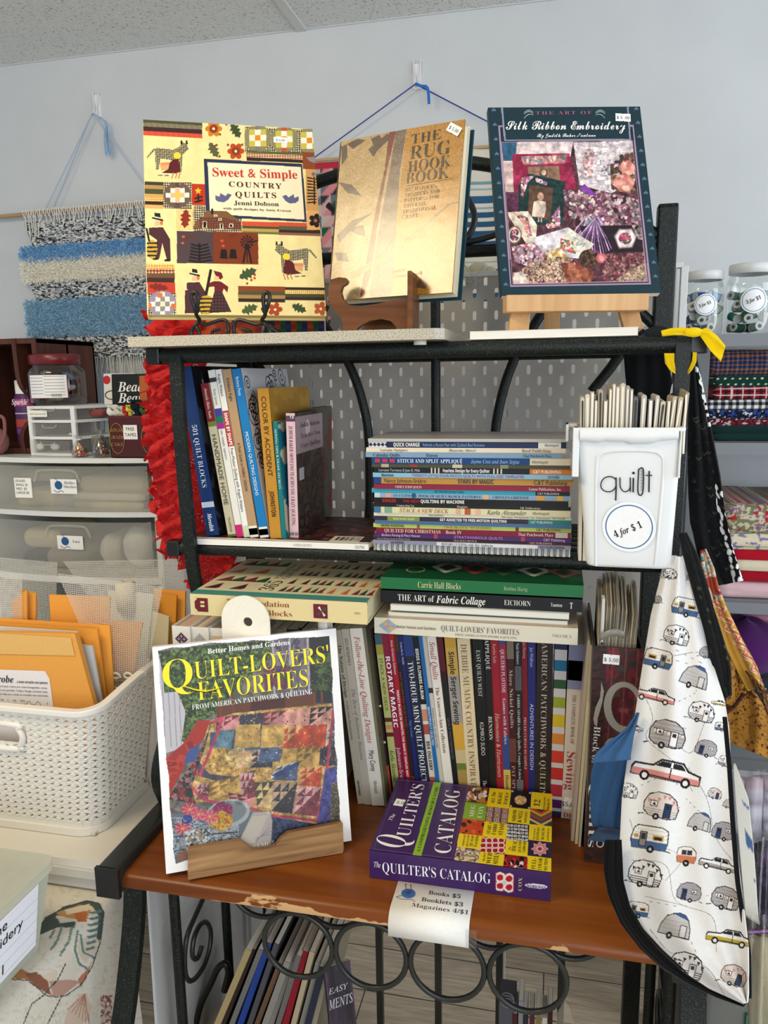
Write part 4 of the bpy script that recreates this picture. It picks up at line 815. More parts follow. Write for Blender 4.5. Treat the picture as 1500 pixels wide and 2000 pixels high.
def plain_top(c,c2,seed):
 def art(mb,w,h,t):
  F=Face((0,-0.0002,h),(0,0,-1),(1,0,0),h,w,[(0,0),(100,0),(100,60),(0,60)]);cv=F.canvas(160,c)
  for k in range(5):
   x=22+k*15;cv.poly([(x,40),(x+9,30),(x+18,40),(x+9,50)],['#c9c4b8','#a8403a','#4a6a54','#cfc8b8','#9a5a4a'][k]);cv.poly([(x+4,40),(x+9,34),(x+14,40),(x+9,46)],c2)
  cv.paint(cv.mell(15,46,5,5)&~cv.mell(15,46,4.4,4.4),'#c9b26a');F.put(mb,cv)
 return art
YS2=1.058
flat_px('hardcover_book','green cloth hardback, topmost of the pile right of the worktop',(744,1127),(1140,1143),(744,1149),YS2,0.21,hard=True,front='#15572f',spine='#1b6a3a',art=plain_top('#145030','#22402c',4),texts=[('Carrie Hall Blocks',.19,.55,'serif','#d6cf9a',.41),('Bettina Havig',.62,.34,'serif','#a8b88a',.735)],page='#d9d4c0',m='glossy_cover')
flat_px('hardcover_book','black hardback with white title, under the green one in the pile',(743,1151),(1138,1172),(743,1176),YS2,0.215,hard=True,front='#141414',spine='#101010',m='glossy_cover',texts=[('THE ART of',.09,.52,'serif','#eeeae2',.275),('Fabric Collage',.29,.6,'bolditalic','#eeeae2',.535),('EICHORN',.625,.42,'serif','#e2ddd2',.755),('Taunton',.85,.3,'serif','#e2ddd2',.905),('T',.94,.5,'serif','#ffffff',.955)])
for(a,b,lab,c)in(((762,1178),(1112,1202),'white page edges of a softcover under the black hardback, upper of two','#e4e2da'),((758,1193),(1109,1216),'white softcover on the volume with the worn cream spine, lower of two','#dcdacf')):
 y0=YS2-0.006;pa,pb=P(*a,y=y0),P(*b,y=y0);zt=(pa[2]+pb[2])/2;tt=0.0088
 M=np.asarray(pose_flat(pb[0],y0,zt));
 bt=thing('softcover_book',lab,'book',M=M,group='two softcovers between the hardbacks')
 hh=pb[0]-pa[0];MB().box((0,0,0),(0.2,0.0006,hh),c).box((0,tt-.0006,0),(0.2,tt,hh),'#8a9a78').build('cover','printed_paper',bt,world=False)
 MB().box((0.0005,0.0006,0.0004),(0.2,tt-.0006,hh-.0004),c).build('pages','page_paper_flat',bt,world=False)
y0=YS2-0.018;pa,pb,pc,pd=P(731,1204,y=y0),P(1129,1226,y=y0),P(735,1240,y=y0),P(1128,1256,y=y0)
zt=(pa[2]+pb[2])/2-.001;tt=zt-(pc[2]+pd[2])/2
qb=make_book('softcover_book','thick volume with a worn cream spine lying across the row of books',pose_flat(pb[0],y0,zt),0.21,pb[0]-pa[0],tt,front='#b9a894',spine='#d9d3bf',texts=[('Better Homes and Gardens',.115,.17,'bold','#7a746a',.315),('QUILT-LOVERS\' FAVORITES',.34,.36,'serif','#6a645e',.725,.08),('FROM AMERICAN PATCHWORK & QUILTING',.41,.14,'serif','#7a746a',.715,-.28),('VOLUME 2',.88,.18,'serif','#8a8478',.97)],page='#d6cdb6')
mb=MB();zc=tt/2;hh=pb[0]-pa[0];s=0.0036
for i in range(-1,2):
 for j in range(-1,2):
  cy,cz=tt/2-(i+j)*s,hh-0.021-(j-i)*s*1.25;mb.add([(-.0015,cy-s,cz),(-.0015,cy,cz-s*1.25),(-.0015,cy+s,cz),(-.0015,cy,cz+s*1.25)],[(0,1,2,3)],['#b98f96','#8fa8b4','#c9a860','#9a9ab0'][(i*2+j)%4])
mb.build('spine_emblem','printed_paper',qb,world=False)
# display books with painted covers
def frame_from(pos,xd,zd,w,h):
 X=unit(xd);Z=np.asarray(zd,float);Z=unit(Z-Z.dot(X)*X);Y=np.cross(Z,X);return pose(pos,X,Y,Z)
 # patchwork country quilt book on a wire easel
M=frame_from((-0.5991,1.0646,1.6377),(0.911,0.413,-0.007),(-0.152,0.351,0.924),0,0);w_,h_=0.2684,0.3349
SW=[(105,115),(1297,195),(1380,1500),(135,1470)]
def art_sweet(mb,w,h,t):
 F=Face((0,-0.0002,0),(1,0,0),(0,0,1),w,h,SW);cv=F.canvas(400,'#efdc9c');GK=('#1e1a1c','#e6d9a8')
 def q(x0,y0,x1,y1):
  s=.065-.041*(y0-115)/1365;s1=.065-.041*(y1-115)/1365;return[(x0,y0),(x1,y0+s*(x1-x0)),(x1,y1+s1*(x1-x0)),(x0,y1)]
 def R(x0,y0,x1,y1,c):cv.poly(q(x0,y0,x1,y1),c)
 def G(x0,y0,x1,y1,p=16,a=GK[0],b=GK[1],c='#7d7462'):cv.gingham(cv.mpoly(q(x0,y0,x1,y1)),p,a,b,c)
 n=fbm(cv.X/60,cv.Y/60,3);cv.C*=(0.95+0.1*n)[...,None]
 R(105,110,520,135,'#4a4a30');R(105,135,520,165,'#7a755c');cv.stripes(cv.mpoly(q(105,135,520,163)),4,['#6c674e','#8a846a'],'y');R(105,163,520,195,'#3c2226');R(105,195,520,226,'#c8442c');cv.stripes(cv.mpoly(q(105,195,520,226)),5,['#c8442c','#d65a3c'])
 for cx,cy,c in((600,185,'#c97a26'),(755,345,'#b8481e')):
  for k in range(6):cv.ell(cx+36*math.cos(k*1.05),cy+36*math.sin(k*1.05),24,20,c,k*60)
  cv.ell(cx,cy,30,30,'#8a3a1a');cv.ell(cx,cy,9,9,'#f2ead0')
 def leaf(cx,cy,L,a,c,wd=.32):
  a=math.radians(a);u=(math.cos(a),math.sin(a));v=(-u[1],u[0]);pts=[]
  prof=[(0,0),(.12,.5),(.2,.35),(.34,1),(.42,.5),(.56,.95),(.64,.45),(.8,.7),(.86,.3),(1,0)]
  for s_,d in prof:pts.append((cx+(s_-.5)*L*u[0]+d*wd*L*v[0],cy+(s_-.5)*L*u[1]+d*wd*L*v[1]))
  for s_,d in prof[::-1]:pts.append((cx+(s_-.5)*L*u[0]-d*wd*L*v[0],cy+(s_-.5)*L*u[1]-d*wd*L*v[1]))
  cv.poly(pts,c)
 leaf(755,200,120,60,'#3d4a2c');leaf(600,335,120,62,'#5a5a3a')
 for x,y in((645,225),(690,155),(620,300),(800,300),(640,380),(700,300)):cv.ell(x,y,9,9,'#8a4a2a')
 G(820,172,1310,352)
 for cx,wd in((910,92),(1096,92),(1275,60)):
  cy=185+.06*(cx-820)+62;oc=[(cx-wd,cy-40),(cx-45,cy-82),(cx+45,cy-82),(cx+wd,cy-40),(cx+wd,cy+45),(cx+45,cy+88),(cx-45,cy+88),(cx-wd,cy+45)];cv.poly(oc,'#8a845e')
  for i in range(-1,2):
   for j in range(-1,2):cv.rect(cx+i*40-20,cy+j*40-20,cx+i*40+20,cy+j*40+20,['#f0ead8','#c9b84c','#e2861e'][0 if(i+j)%2 else 1])
  cc='#c8502a' if cx==1096 else '#7a7a6a'
  if cx<1200:cv.rect(cx-18,cy-84,cx+18,cy-58,cc);cv.rect(cx-18,cy+60,cx+18,cy+88,cc)
  cv.rect(cx-18,cy-18,cx+18,cy+18,'#e2861e')
 R(830,340,1225,358,'#5a6038');G(830,356,1225,388,18,'#9a5a3a','#e6d2a8','#c08a6a');R(830,388,1225,412,'#33221c')
 def cow(ox,oy,f):
  T=lambda pts:[(ox+f*x,oy+y)for x,y in pts]
  m=cv.mpoly(T([(0,55),(15,45),(130,60),(175,40),(190,5),(225,20),(240,55),(215,78),(195,95),(190,215),(172,215),(165,140),(40,120),(30,200),(12,200),(5,110)]));cv.gingham(m,12,*GK,'#5a5448')
  m=cv.mpoly(T([(5,58),(-48,118),(-56,112),(-6,48)]));cv.gingham(m,12,*GK,'#5a5448')
  for x in(192,228):cv.poly(T([(x-8,22),(x-10,-2),(x+2,-8),(x+6,22)]),'#1e1a1c')
  cv.ell(ox+f*158,oy+102,26,24,'#efd23a');cv.poly(T([(130,128),(168,122),(182,215),(150,228),(50,220),(95,195),(105,150)]),'#5a1c22')
  cv.poly(T([(40,150),(100,145),(92,200),(45,205)]),'#d8a46a');cv.rect(min(ox+f*40,ox+f*102),oy+150,max(ox+f*40,ox+f*102),oy+168,'#d98a6a')
  for x in(125,150,172):cv.line(T([(x+8,222),(x-4,258)]),8,'#b07a4a')
  cv.ell(ox+f*40,oy+238,18,5,'#6a7078');cv.ell(ox+f*85,oy+240,18,5,'#6a7078')
 cow(185,270,1);cow(1262,985,-1)
 R(115,548,245,580,'#3d3a24');R(115,572,245,602,'#b08a54');R(115,600,245,636,'#4a4a2c');R(115,634,245,655,'#c8a060');G(115,655,245,690,16,'#d08a3a','#e8cc8a','#dcae62');R(115,686,245,712,'#33201e');R(115,710,245,738,'#d8aa62')
 def ninep(cx,cy,cols,bgc):
  cv.ell(cx,cy,96,90,bgc)
  for i in range(-2,3):
   for j in range(-2,3):
    if abs(i)+abs(j)<4:cv.rect(cx+i*33-16,cy+j*33-16,cx+i*33+17,cy+j*33+17,cols[(i+j)%2]if abs(i)+abs(j)<3 else bgc)
  cv.rect(cx-16,cy-16,cx+17,cy+17,cols[2])
 G(245,552,445,738);ninep(345,648,['#f0ead6','#d8b488','#e6c23a'],'#6a5448');cv.rect(329,562,361,596,'#57464a');cv.rect(329,700,361,732,'#57464a')
 R(445,568,540,718,'#b8341c');cv.poly([(490+26*(1 if k%2==0 else .45)*math.sin(k*.628),620-26*(1 if k%2==0 else .45)*math.cos(k*.628))for k in range(10)],'#e2c028');cv.rect(484,645,496,702,'#1e1a1a')
 for y in(660,685):cv.poly([(462,y+8),(520,y-6),(522,y+6),(464,y+20)],'#1e1a1a')
 def man(ox,oy,f,s=1.0):
  T=lambda pts:[(ox+f*x*s,oy+y*s)for x,y in pts]
  cv.poly(T([(-20,0),(20,6),(24,42),(42,50),(40,62),(-40,40),(-38,30),(-18,34)]),'#1e1a1e');cv.poly(T([(-20,26),(23,36),(24,44),(-20,34)]),'#efe4c8')
  cv.poly(T([(-14,54),(32,60),(26,92),(-22,92)]),'#e2b88c');cv.poly(T([(18,60),(38,62),(36,92),(20,80)]),'#c8702a')
  cv.poly(T([(-58,104),(38,102),(90,190),(92,330),(66,330),(34,215),(14,318),(-14,318),(-4,190),(-60,150)]),'#4a2630')
  cv.ell(ox+f*-14*s,oy+320*s,24*s,9*s,'#1a1618');cv.ell(ox+f*70*s,oy+332*s,24*s,9*s,'#1a1618')
 man(205,768,1)
 def barrel(x0,y0,x1,y1):
  cv.ell((x0+x1)/2,(y0+y1)/2,(x1-x0)/2,(y1-y0)/2*1.15,'#c8a03a')
  for k in range(4):y=y0+(y1-y0)*(k+.3)/4;cv.rect(x0+3,y,x1-3,y+12,'#1e1a1a')
 barrel(130,965,205,1080);cv.line([(130,880),(148,965)],14,'#1a1818')
 cv.gingham(cv.mrect(338,745,455,892),14,'#d8ae5a','#f2e2b0','#e8ca84');leaf(400,815,135,95,'#8a2a1a',.3)
 G(455,722,792,905);cv.poly([(520,812),(545,758),(690,765),(735,800),(792,842),(788,890),(455,880),(470,830)],'#7a5634');m=cv.mpoly([(500,800),(690,812),(790,845),(786,893),(492,882)]);cv.gingham(m,18,'#6a3a2c','#8a5a44','#5a2e24');cv.rect(580,745,594,785,'#1a1616')
 for x,y,a,b in((520,832,30,50),(640,850,24,40),(705,852,28,26),(632,812,20,18)):cv.rect(x,y,x+a,y+b,'#e8dcb8');cv.rect(x+5,y+5,x+a-5,y+b-2,'#181416')
 cv.poly([(530,395),(1222,440),(1250,848),(545,800)],'#27304f');cv.poly([(556,420),(1210,460),(1234,830),(572,782)],'#f4e6c2')
 cv.poly([(520,812),(545,758),(690,765),(735,800),(792,842),(788,890),(600,880)],'#7a5634');m=cv.mpoly([(500,800),(690,812),(790,845),(786,893),(492,882)]);cv.gingham(m,18,'#6a3a2c','#8a5a44','#5a2e24');cv.rect(580,745,594,785,'#1a1616')
 for x,y,a,b in((520,832,30,50),(640,850,24,40),(705,852,28,26),(632,812,20,18),(600,788,24,14)):cv.rect(x,y,x+a,y+b,'#e8dcb8');cv.rect(x+5,y+4,x+a-5,y+b-3,'#181416')
 for ox,f in((725,-1),(1078,1)):
  oy=640 if f<0 else 655;T=lambda pts:[(ox+f*x,oy+y)for x,y in pts];cv.poly(T([(0,10),(28,0),(45,18),(82,-4),(85,22),(116,12),(116,42),(95,58),(55,62),(25,45)]),'#5d5f88')
 R(795,835,1250,872,'#c8482e');cv.stripes(cv.mpoly(q(795,835,1250,872)),5,['#c8442c','#d65a3c']);R(795,868,1052,885,'#44482a');R(795,884,1052,908,'#b89a54');R(795,906,1052,922,'#6a7038');R(1052,872,1345,898,'#55583c');R(1052,897,1345,918,'#33221c');R(1052,917,1345,935,'#8a5a44')
 R(1225,355,1315,475,'#8a4420');cv.poly([(1250,395),(1310,390),(1318,440),(1275,420)],'#8a8694');R(1245,475,1335,765,'#d09a58')
 for k in range(9):cv.poly([(1255,530+k*22),(1320,545+k*20),(1320,552+k*20),(1256,542+k*22)],'#1e1a1a')
 cv.rect(1300,530,1310,725,'#1e1a1a');cv.ell(1300,512,13,13,'#6a6488');R(1250,765,1345,900,'#e0a868')
 for k in range(5):cv.ell(1310+28*math.cos(k*1.256),838+30*math.sin(k*1.256),20,18,'#1e1818',k*72)
 cv.ell(1312,838,12,12,'#a8603a')
 R(340,898,595,1120,'#4c3c40');R(595,905,908,1128,'#7a3418')
 cv.poly([(438,978),(495,990),(555,978),(592,1112),(425,1110)],'#4c3c40')
 for k in range(6):
  y=985+k*22;cv.poly([(440-k*3,y),(493,y+14),(493,y+26),(438-k*3,y+12)],'#17141a');cv.poly([(500,y+14),(556+k*6,y),(558+k*6,y+12),(500,y+26)],'#17141a')
 cv.rect(490,985,504,1112,'#17141a')
 for x,y in((385,938),(380,982),(415,950),(450,935),(655,970),(662,1005),(715,938),(738,932)):cv.ell(x,y,11,9,'#c8503a' if x in(385,380,655,662)else '#6a2a1c')
 for x in(640,705):cv.poly([(x+8,1028),(x+46,1030),(x+54,1095),(x-2,1092)],'#191416')
 for k in range(12):a=k*.524;cv.poly([(830,982),(830+48*math.cos(a-.14),982+48*math.sin(a-.14)),(830+48*math.cos(a+.14),982+48*math.sin(a+.14))],'#191416')
 cv.line([(830,980),(902,975)],9,'#191416');cv.line([(826,1000),(802,1122)],13,'#191416');cv.line([(834,1000),(858,1124)],13,'#191416');cv.line([(830,1000),(830,1120)],7,'#191416')
 G(130,1122,325,1160,18,'#d08a34','#ecd090','#e0ac5c');G(130,1158,325,1188,22,'#6a2a20','#e0c8a0','#a05a40');R(130,1185,325,1218,'#6a4a30');R(130,1216,325,1250,'#38201e');R(135,1248,328,1330,'#c0392a');leaf(215,1285,140,8,'#7a2418',.22)
 G(140,1325,335,1475);ninep(240,1400,['#f0ead6','#85858a','#e8d8b0'],'#9088a0');cv.rect(208,1325,240,1358,'#d2702a');cv.rect(145,1395,165,1430,'#d2702a');cv.rect(300,1400,332,1432,'#d2702a')
 man(462,1160,1,.92);cv.poly([(395,1310),(440,1300),(470,1468),(395,1468)],'#4a2630');cv.line([(575,1175),(540,1350)],20,'#191416');barrel(485,1355,605,1468)
 cv.poly([(595,1175),(650,1190),(662,1225),(640,1240),(605,1205)],'#6a1c20');cv.poly([(600,1210),(632,1218),(628,1245),(598,1240)],'#e2b88c');cv.poly([(560,1262),(600,1248),(645,1252),(698,1290),(690,1330),(665,1300),(655,1330),(600,1322),(598,1285),(562,1290)],'#6a1c24');m=cv.mpoly([(600,1318),(655,1325),(718,1462),(560,1468)]);cv.gingham(m,22,'#2a1a20','#5a3a3a','#40262a')
 leaf(835,1200,135,-25,'#3f5030');leaf(845,1445,120,-20,'#4a5a34');leaf(1190,1445,110,25,'#3a4a2c')
 for x,y in((882,1210),(880,1232),(858,1245),(828,1268)):cv.ell(x,y,9,9,'#b8402a')
 R(765,1285,1092,1322,'#8a4020');R(765,1320,1092,1345,'#4a5030');R(765,1344,1092,1372,'#a8824e');R(765,1370,1092,1394,'#33221c');R(1092,1298,1370,1318,'#33241c');G(1092,1316,1370,1345,14,'#c89a3a','#efdca0','#dcb868');R(1092,1344,1370,1368,'#44482c');R(1092,1366,1370,1388,'#38241c')
 for cx,c in((1022,'#a84420'),(1340,'#b85a34')):
  for k in range(5):cv.ell(cx+30*math.cos(k*1.256),1450+28*math.sin(k*1.256),22,18,c,k*72)
  cv.ell(cx,1452,9,9,'#f0e4c0')
 F.put(mb,cv)
 F.text(mb,'Sweet & Simple',586,520,1190,545,62,'serifbold','#c8382c');F.text(mb,'COUNTRY',703,594,1082,614,38,'serifbold','#4a2626',sp=.12);F.text(mb,'QUILTS',748,668,1048,680,40,'serifbold','#4a2626',sp=.12)
 F.text(mb,'Jenni Dobson',740,722,1056,736,30,'serifbold','#2a2426');F.text(mb,'with quilt designs by Anny Evason',664,752,1140,776,15,'serifbold','#2a2426')
sweet=make_book('display_book','cream country quilt hardback with cows and farm folk, on the black wire easel',M,w_,h_,0.017,front='#efdc9c',spine='#efe0a6',hard=True,art=art_sweet,page='#d8c08a',texts=[],group='books displayed on easels')
Fs=Face((0,-0.0004,0),(1,0,0),(0,0,1),w_,h_,SW);A,B=Fs.pt(1022,288),Fs.pt(1120,295);sticker(sweet,A,B-A,np.cross((0,-1,0),unit(B-A)),(0,-1,0),'$ 6.00',np.linalg.norm(B-A),0.0105,world=False)
es=thing('wire_easel','black scrolled wire easel holding the country quilt book','easel',(-0.47,1.09,ZL))
n_=-M[:3,1];mb=MB()
f2=lambda x,y,yy:P(250+x*.28,200+y*.28,y=yy)
for ox,fl in((468,1),(965,-1)):
 base=[(ox-8*fl,1545,1.085),(ox+8*fl,1590,1.075)]
 hookp=[(ox+25*fl,1440,1.045),(ox+8*fl,1465,1.035),(ox-10*fl,1420,1.03),(ox-24*fl,1360,1.03),(ox-14*fl,1330,1.03),(ox+10*fl,1328,1.03),(ox+22*fl,1365,1.03),(ox+14*fl,1440,1.032),(ox+8*fl,1480,1.036),(ox+30*fl,1520,1.05),(ox-5*fl,1560,1.05),(ox-26*fl,1600,1.05),(ox-18*fl,1636,1.05),(ox+12*fl,1640,1.05),(ox+28*fl,1605,1.05),(ox+10*fl,1560,1.052),(ox+20*fl,1530,1.06)]
 mb.tube(smooth_path([f2(*a)for a in hookp],5),0.0029,'#0c0c0c',7)
crv=[(480,1530,1.052),(540,1550,1.055),(640,1520,1.06),(690,1530,1.06),(700,1600,1.06),(660,1640,1.06),(600,1640,1.06),(590,1600,1.06),(640,1580,1.06)]
mb.tube(smooth_path([f2(*a)for a in crv],5),0.0027,'#0c0c0c',7);mb.tube(smooth_path([f2(1440-x,y,yy)for x,y,yy in crv],5),0.0027,'#0c0c0c',7)
mb.tube([f2(735,1540,1.16),f2(740,1640,1.10)],0.0027,'#0c0c0c',7);mb.tube([f2(985,1560,1.06),f2(1110,1630,1.25)],0.0027,'#0c0c0c',7);mb.tube([f2(735,1540,1.16),f2(735,1400,1.21),f2(735,900,1.30)],0.0027,'#0c0c0c',7)
mb.tube([f2(735,900,1.302),f2(740,1648,1.335)],0.0027,'#0c0c0c',7)
mb.build('wire_frame','wire_black',es)
def art_orange(mb,w,h,t):
 F=Face((0,-0.0002,0),(1,0,0),(0,0,1),w,h,[(0,0),(100,0),(100,130),(0,130)]);cv=F.canvas(90,'#b8481e');cv.blobs(cv.one,90,4,9,['#8a2a18','#d0642a','#c84a24','#9a3018','#d88a3a'],4,.4);cv.rect(0,0,100,60,'#a8381e');F.put(mb,cv)
def art_patch(mb,w,h,t):
 F=Face((0,-0.0002,0),(1,0,0),(0,0,1),w,h,[(0,0),(100,0),(100,130),(0,130)]);cv=F.canvas(90,'#1f5a3a')
 cs=np.array([hx(k)for k in('#1f5a3a','#2a3f7a','#a8381e','#1a6a4a','#2a2a5a','#c0502a')]);k=(np.floor(cv.X/9)*7+np.floor(cv.Y/9)*3).astype(int)%6;cv.C[:]=cs[k];F.put(mb,cv)
for(a,b,lab,ar,c,yy)in((388,512,'orange leaf patterned softcover standing behind the wire easel',art_orange,'#b8481e',1.185),(516,634,'green, blue and red checked softcover standing behind the wire easel',art_patch,'#8a2418',1.20)):
 yy+=.085;xa_,xb_=PX(a,650,yy),PX(b,650,yy);make_book('softcover_book',lab,pose((xa_,yy,ZL),(1,0,0),(0,1,0),(0,0,1)),xb_-xa_,0.120,0.010,front=c,art=ar,group='softcovers behind the wire easel')
 # rug hooking book on a wooden stand
M=frame_from((-0.3434,1.1551,1.6559),(0.968,-0.250,0.002),(0.049,0.198,0.979),0,0);w_,h_=0.2012,0.2454
RC=[(140,580),(1065,395),(915,1610),(110,1660)]
def art_rug(mb,w,h,t):
 F=Face((0,-0.0002,0),(1,0,0),(0,0,1),w,h,RC);cv=F.canvas(300,'#b5822e')
 cv.noise(cv.one,5,5,['#96671f','#ae7c28','#be8c36','#a27224'],3,2)
 lm=cv.mpoly([(100,560),(625,470),(590,800),(480,1700),(60,1700)]);cv.noise(lm,9,9,['#a08658','#b89c6c','#8c734a','#ab9060'],9,2)
 for pts in([(180,600),(260,560),(320,570),(230,640)],[(340,640),(480,520),(520,540),(410,650),(380,700)],[(360,560),(420,530),(440,560),(380,620)],[(140,620),(180,600),(190,700),(150,760)],[(130,880),(230,900),(300,980),(200,960)],[(140,1250),(240,1150),(380,1100),(260,1190),(160,1300)],[(200,1200),(320,1180),(340,1260),(270,1240)],[(130,1360),(210,1360),(230,1420),(150,1410)]):cv.poly(pts,'#4a3a34')
 cv.poly([(495,500),(545,500),(480,800),(430,1100),(380,1500),(330,1640),(310,1640),(400,1100),(465,780)],'#6a2024')
 m=cv.mpoly([(545,500),(625,480),(575,800),(520,1640),(370,1660),(430,1200),(500,800)]);cv.noise(m,8,4,['#5a4a40','#7a6858','#4a3c36','#8a7868'],5,2)
 cv.line([(985,1020),(920,1035),(830,1110),(740,1190),(610,1285),(640,1340),(740,1440),(770,1490),(740,1530)],9,'#55504a')
 cv.poly([(240,1490),(590,1310),(610,1330),(300,1510),(250,1530)],'#b0683a');cv.poly([(670,1580),(720,1500),(780,1540),(740,1590)],'#5a4028')
 F.put(mb,cv,bow=0.0018)
 for s,x0,y0,x1,y1,hh in(('THE',655,602,880,556,72),('RUG',642,718,945,664,96),('HOOK',628,812,940,758,78),('BOOK',612,896,925,844,76)):F.text(mb,s,x0,y0,x1,y1,hh,'serif','#1c0d06',off=.0024)
 for k,(s,x1)in enumerate((('TECHNIQUES,',840),('PROJECTS AND',856),('PATTERNS FOR',850),('THIS EASY,',765),('TRADITIONAL',830),('CRAFT',700))):x0=612-k*5;y0=950+k*38;F.text(mb,s,x0,y0,x1,y0-(x1-x0)*.14,24,'serif','#3a2a1a',off=.0024)
 F.text(mb,'Edited by',520,1492,610,1478,16,'italic','#4a3a2a',off=.0024);F.text(mb,'Thomas Powell',525,1524,722,1500,22,'serif','#4a3a2a',off=.0024)
 a,b=F.pt(615,910,.0022),F.pt(965,850,.0022);mb.tube([a,b],.0002,'#3a2a1a',4)
def rug_extra(b,w,h,t):
 G=[];
 for zz in np.linspace(0,h,40):G.append([(-0.005*math.sin(a)-.001,t*0.5-t*.5*math.cos(a),zz)for a in np.linspace(0,math.pi,10)])
 G=np.array(G);n=fbm(G[...,2]*160,G[...,1]*90,3);C=np.where((n>.52)[...,None],hx('#2f2622'),np.where((n>.44)[...,None],hx('#7a6650'),hx('#5a4a3e')))
 mb=MB();mb.grid(G[:,::-1],C[:,::-1]);mb.build('jacket_spine','glossy_cover',b,world=False)
 mb=MB();mb.obox((0.0,t,-.002),(w+.003,0.006,0),(0,.0028,0),(0,0,h+.001),'#12404e');mb.build('back_board','printed_paper',b,world=False,label='teal back board')
rug=make_book('display_book','golden rug hooking book with dark brown title, on the walnut stand',M,w_,h_,0.022,front='#b98a3e',spine='#5a4a3e',back='#d8d0b8',hard=True,art=art_rug,m='bowed_gloss',page='#e2d8c0',extra=rug_extra,group='books displayed on easels')
Fr=Face((0,-0.0022,0),(1,0,0),(0,0,1),w_,h_,RC);A,B=Fr.pt(920,490),Fr.pt(1005,538);sticker(rug,A,B-A,np.cross((0,-1,0),unit(B-A)),(0,-1,0),'$ 5.00',0.022,0.0125,world=False)
ws=thing('wooden_book_stand','walnut brown scrolled wooden stand holding the rug hooking book','book stand',P(725,655,y=1.10))
f3=lambda x,y:(620+x*.28,120+y*.28)
o3=P(*f3(400,1700),y=1.128)
prof=[(80,1560),(95,1520),(150,1505),(195,1510),(210,1530),(200,1552),(170,1570),(160,1610),(175,1660),(215,1700),(300,1705),(420,1690),(520,1665),(640,1660),(640,1890),(560,1888),(550,1850),(510,1810),(440,1795),(360,1810),(290,1850),(250,1900),(160,1905),(180,1850),(165,1790),(110,1730),(80,1680),(75,1610)]
pts=[P(*f3(x,y),y=1.118)for x,y in prof]
zmin=min(p[2]for p in pts);MB().prism([(p[0],max(p[2],ZL)if p[2]<ZL+.004 else p[2])for p in pts],(0,1.118,0),(1,0,0),(0,0,1),(0,.012,0),'#70402a').build('carved_front','walnut_wood',ws,bevel=.0015)
pts=[P(*f3(x,y),y=1.085)for x,y in((628,1462),(655,1458),(665,1500),(662,1880),(626,1885))]
MB().prism([(p[0],max(p[2],ZL))for p in pts],(0,1.085,0),(1,0,0),(0,0,1),(0,.05,0),'#70402a').build('side_arm','walnut_wood',ws,bevel=.0015)
MB().obox((-0.30,1.19,ZL),(.05,0,0),(0,.012,0),(0,.055,.18),'#70402a').build('back_support','walnut_wood',ws)
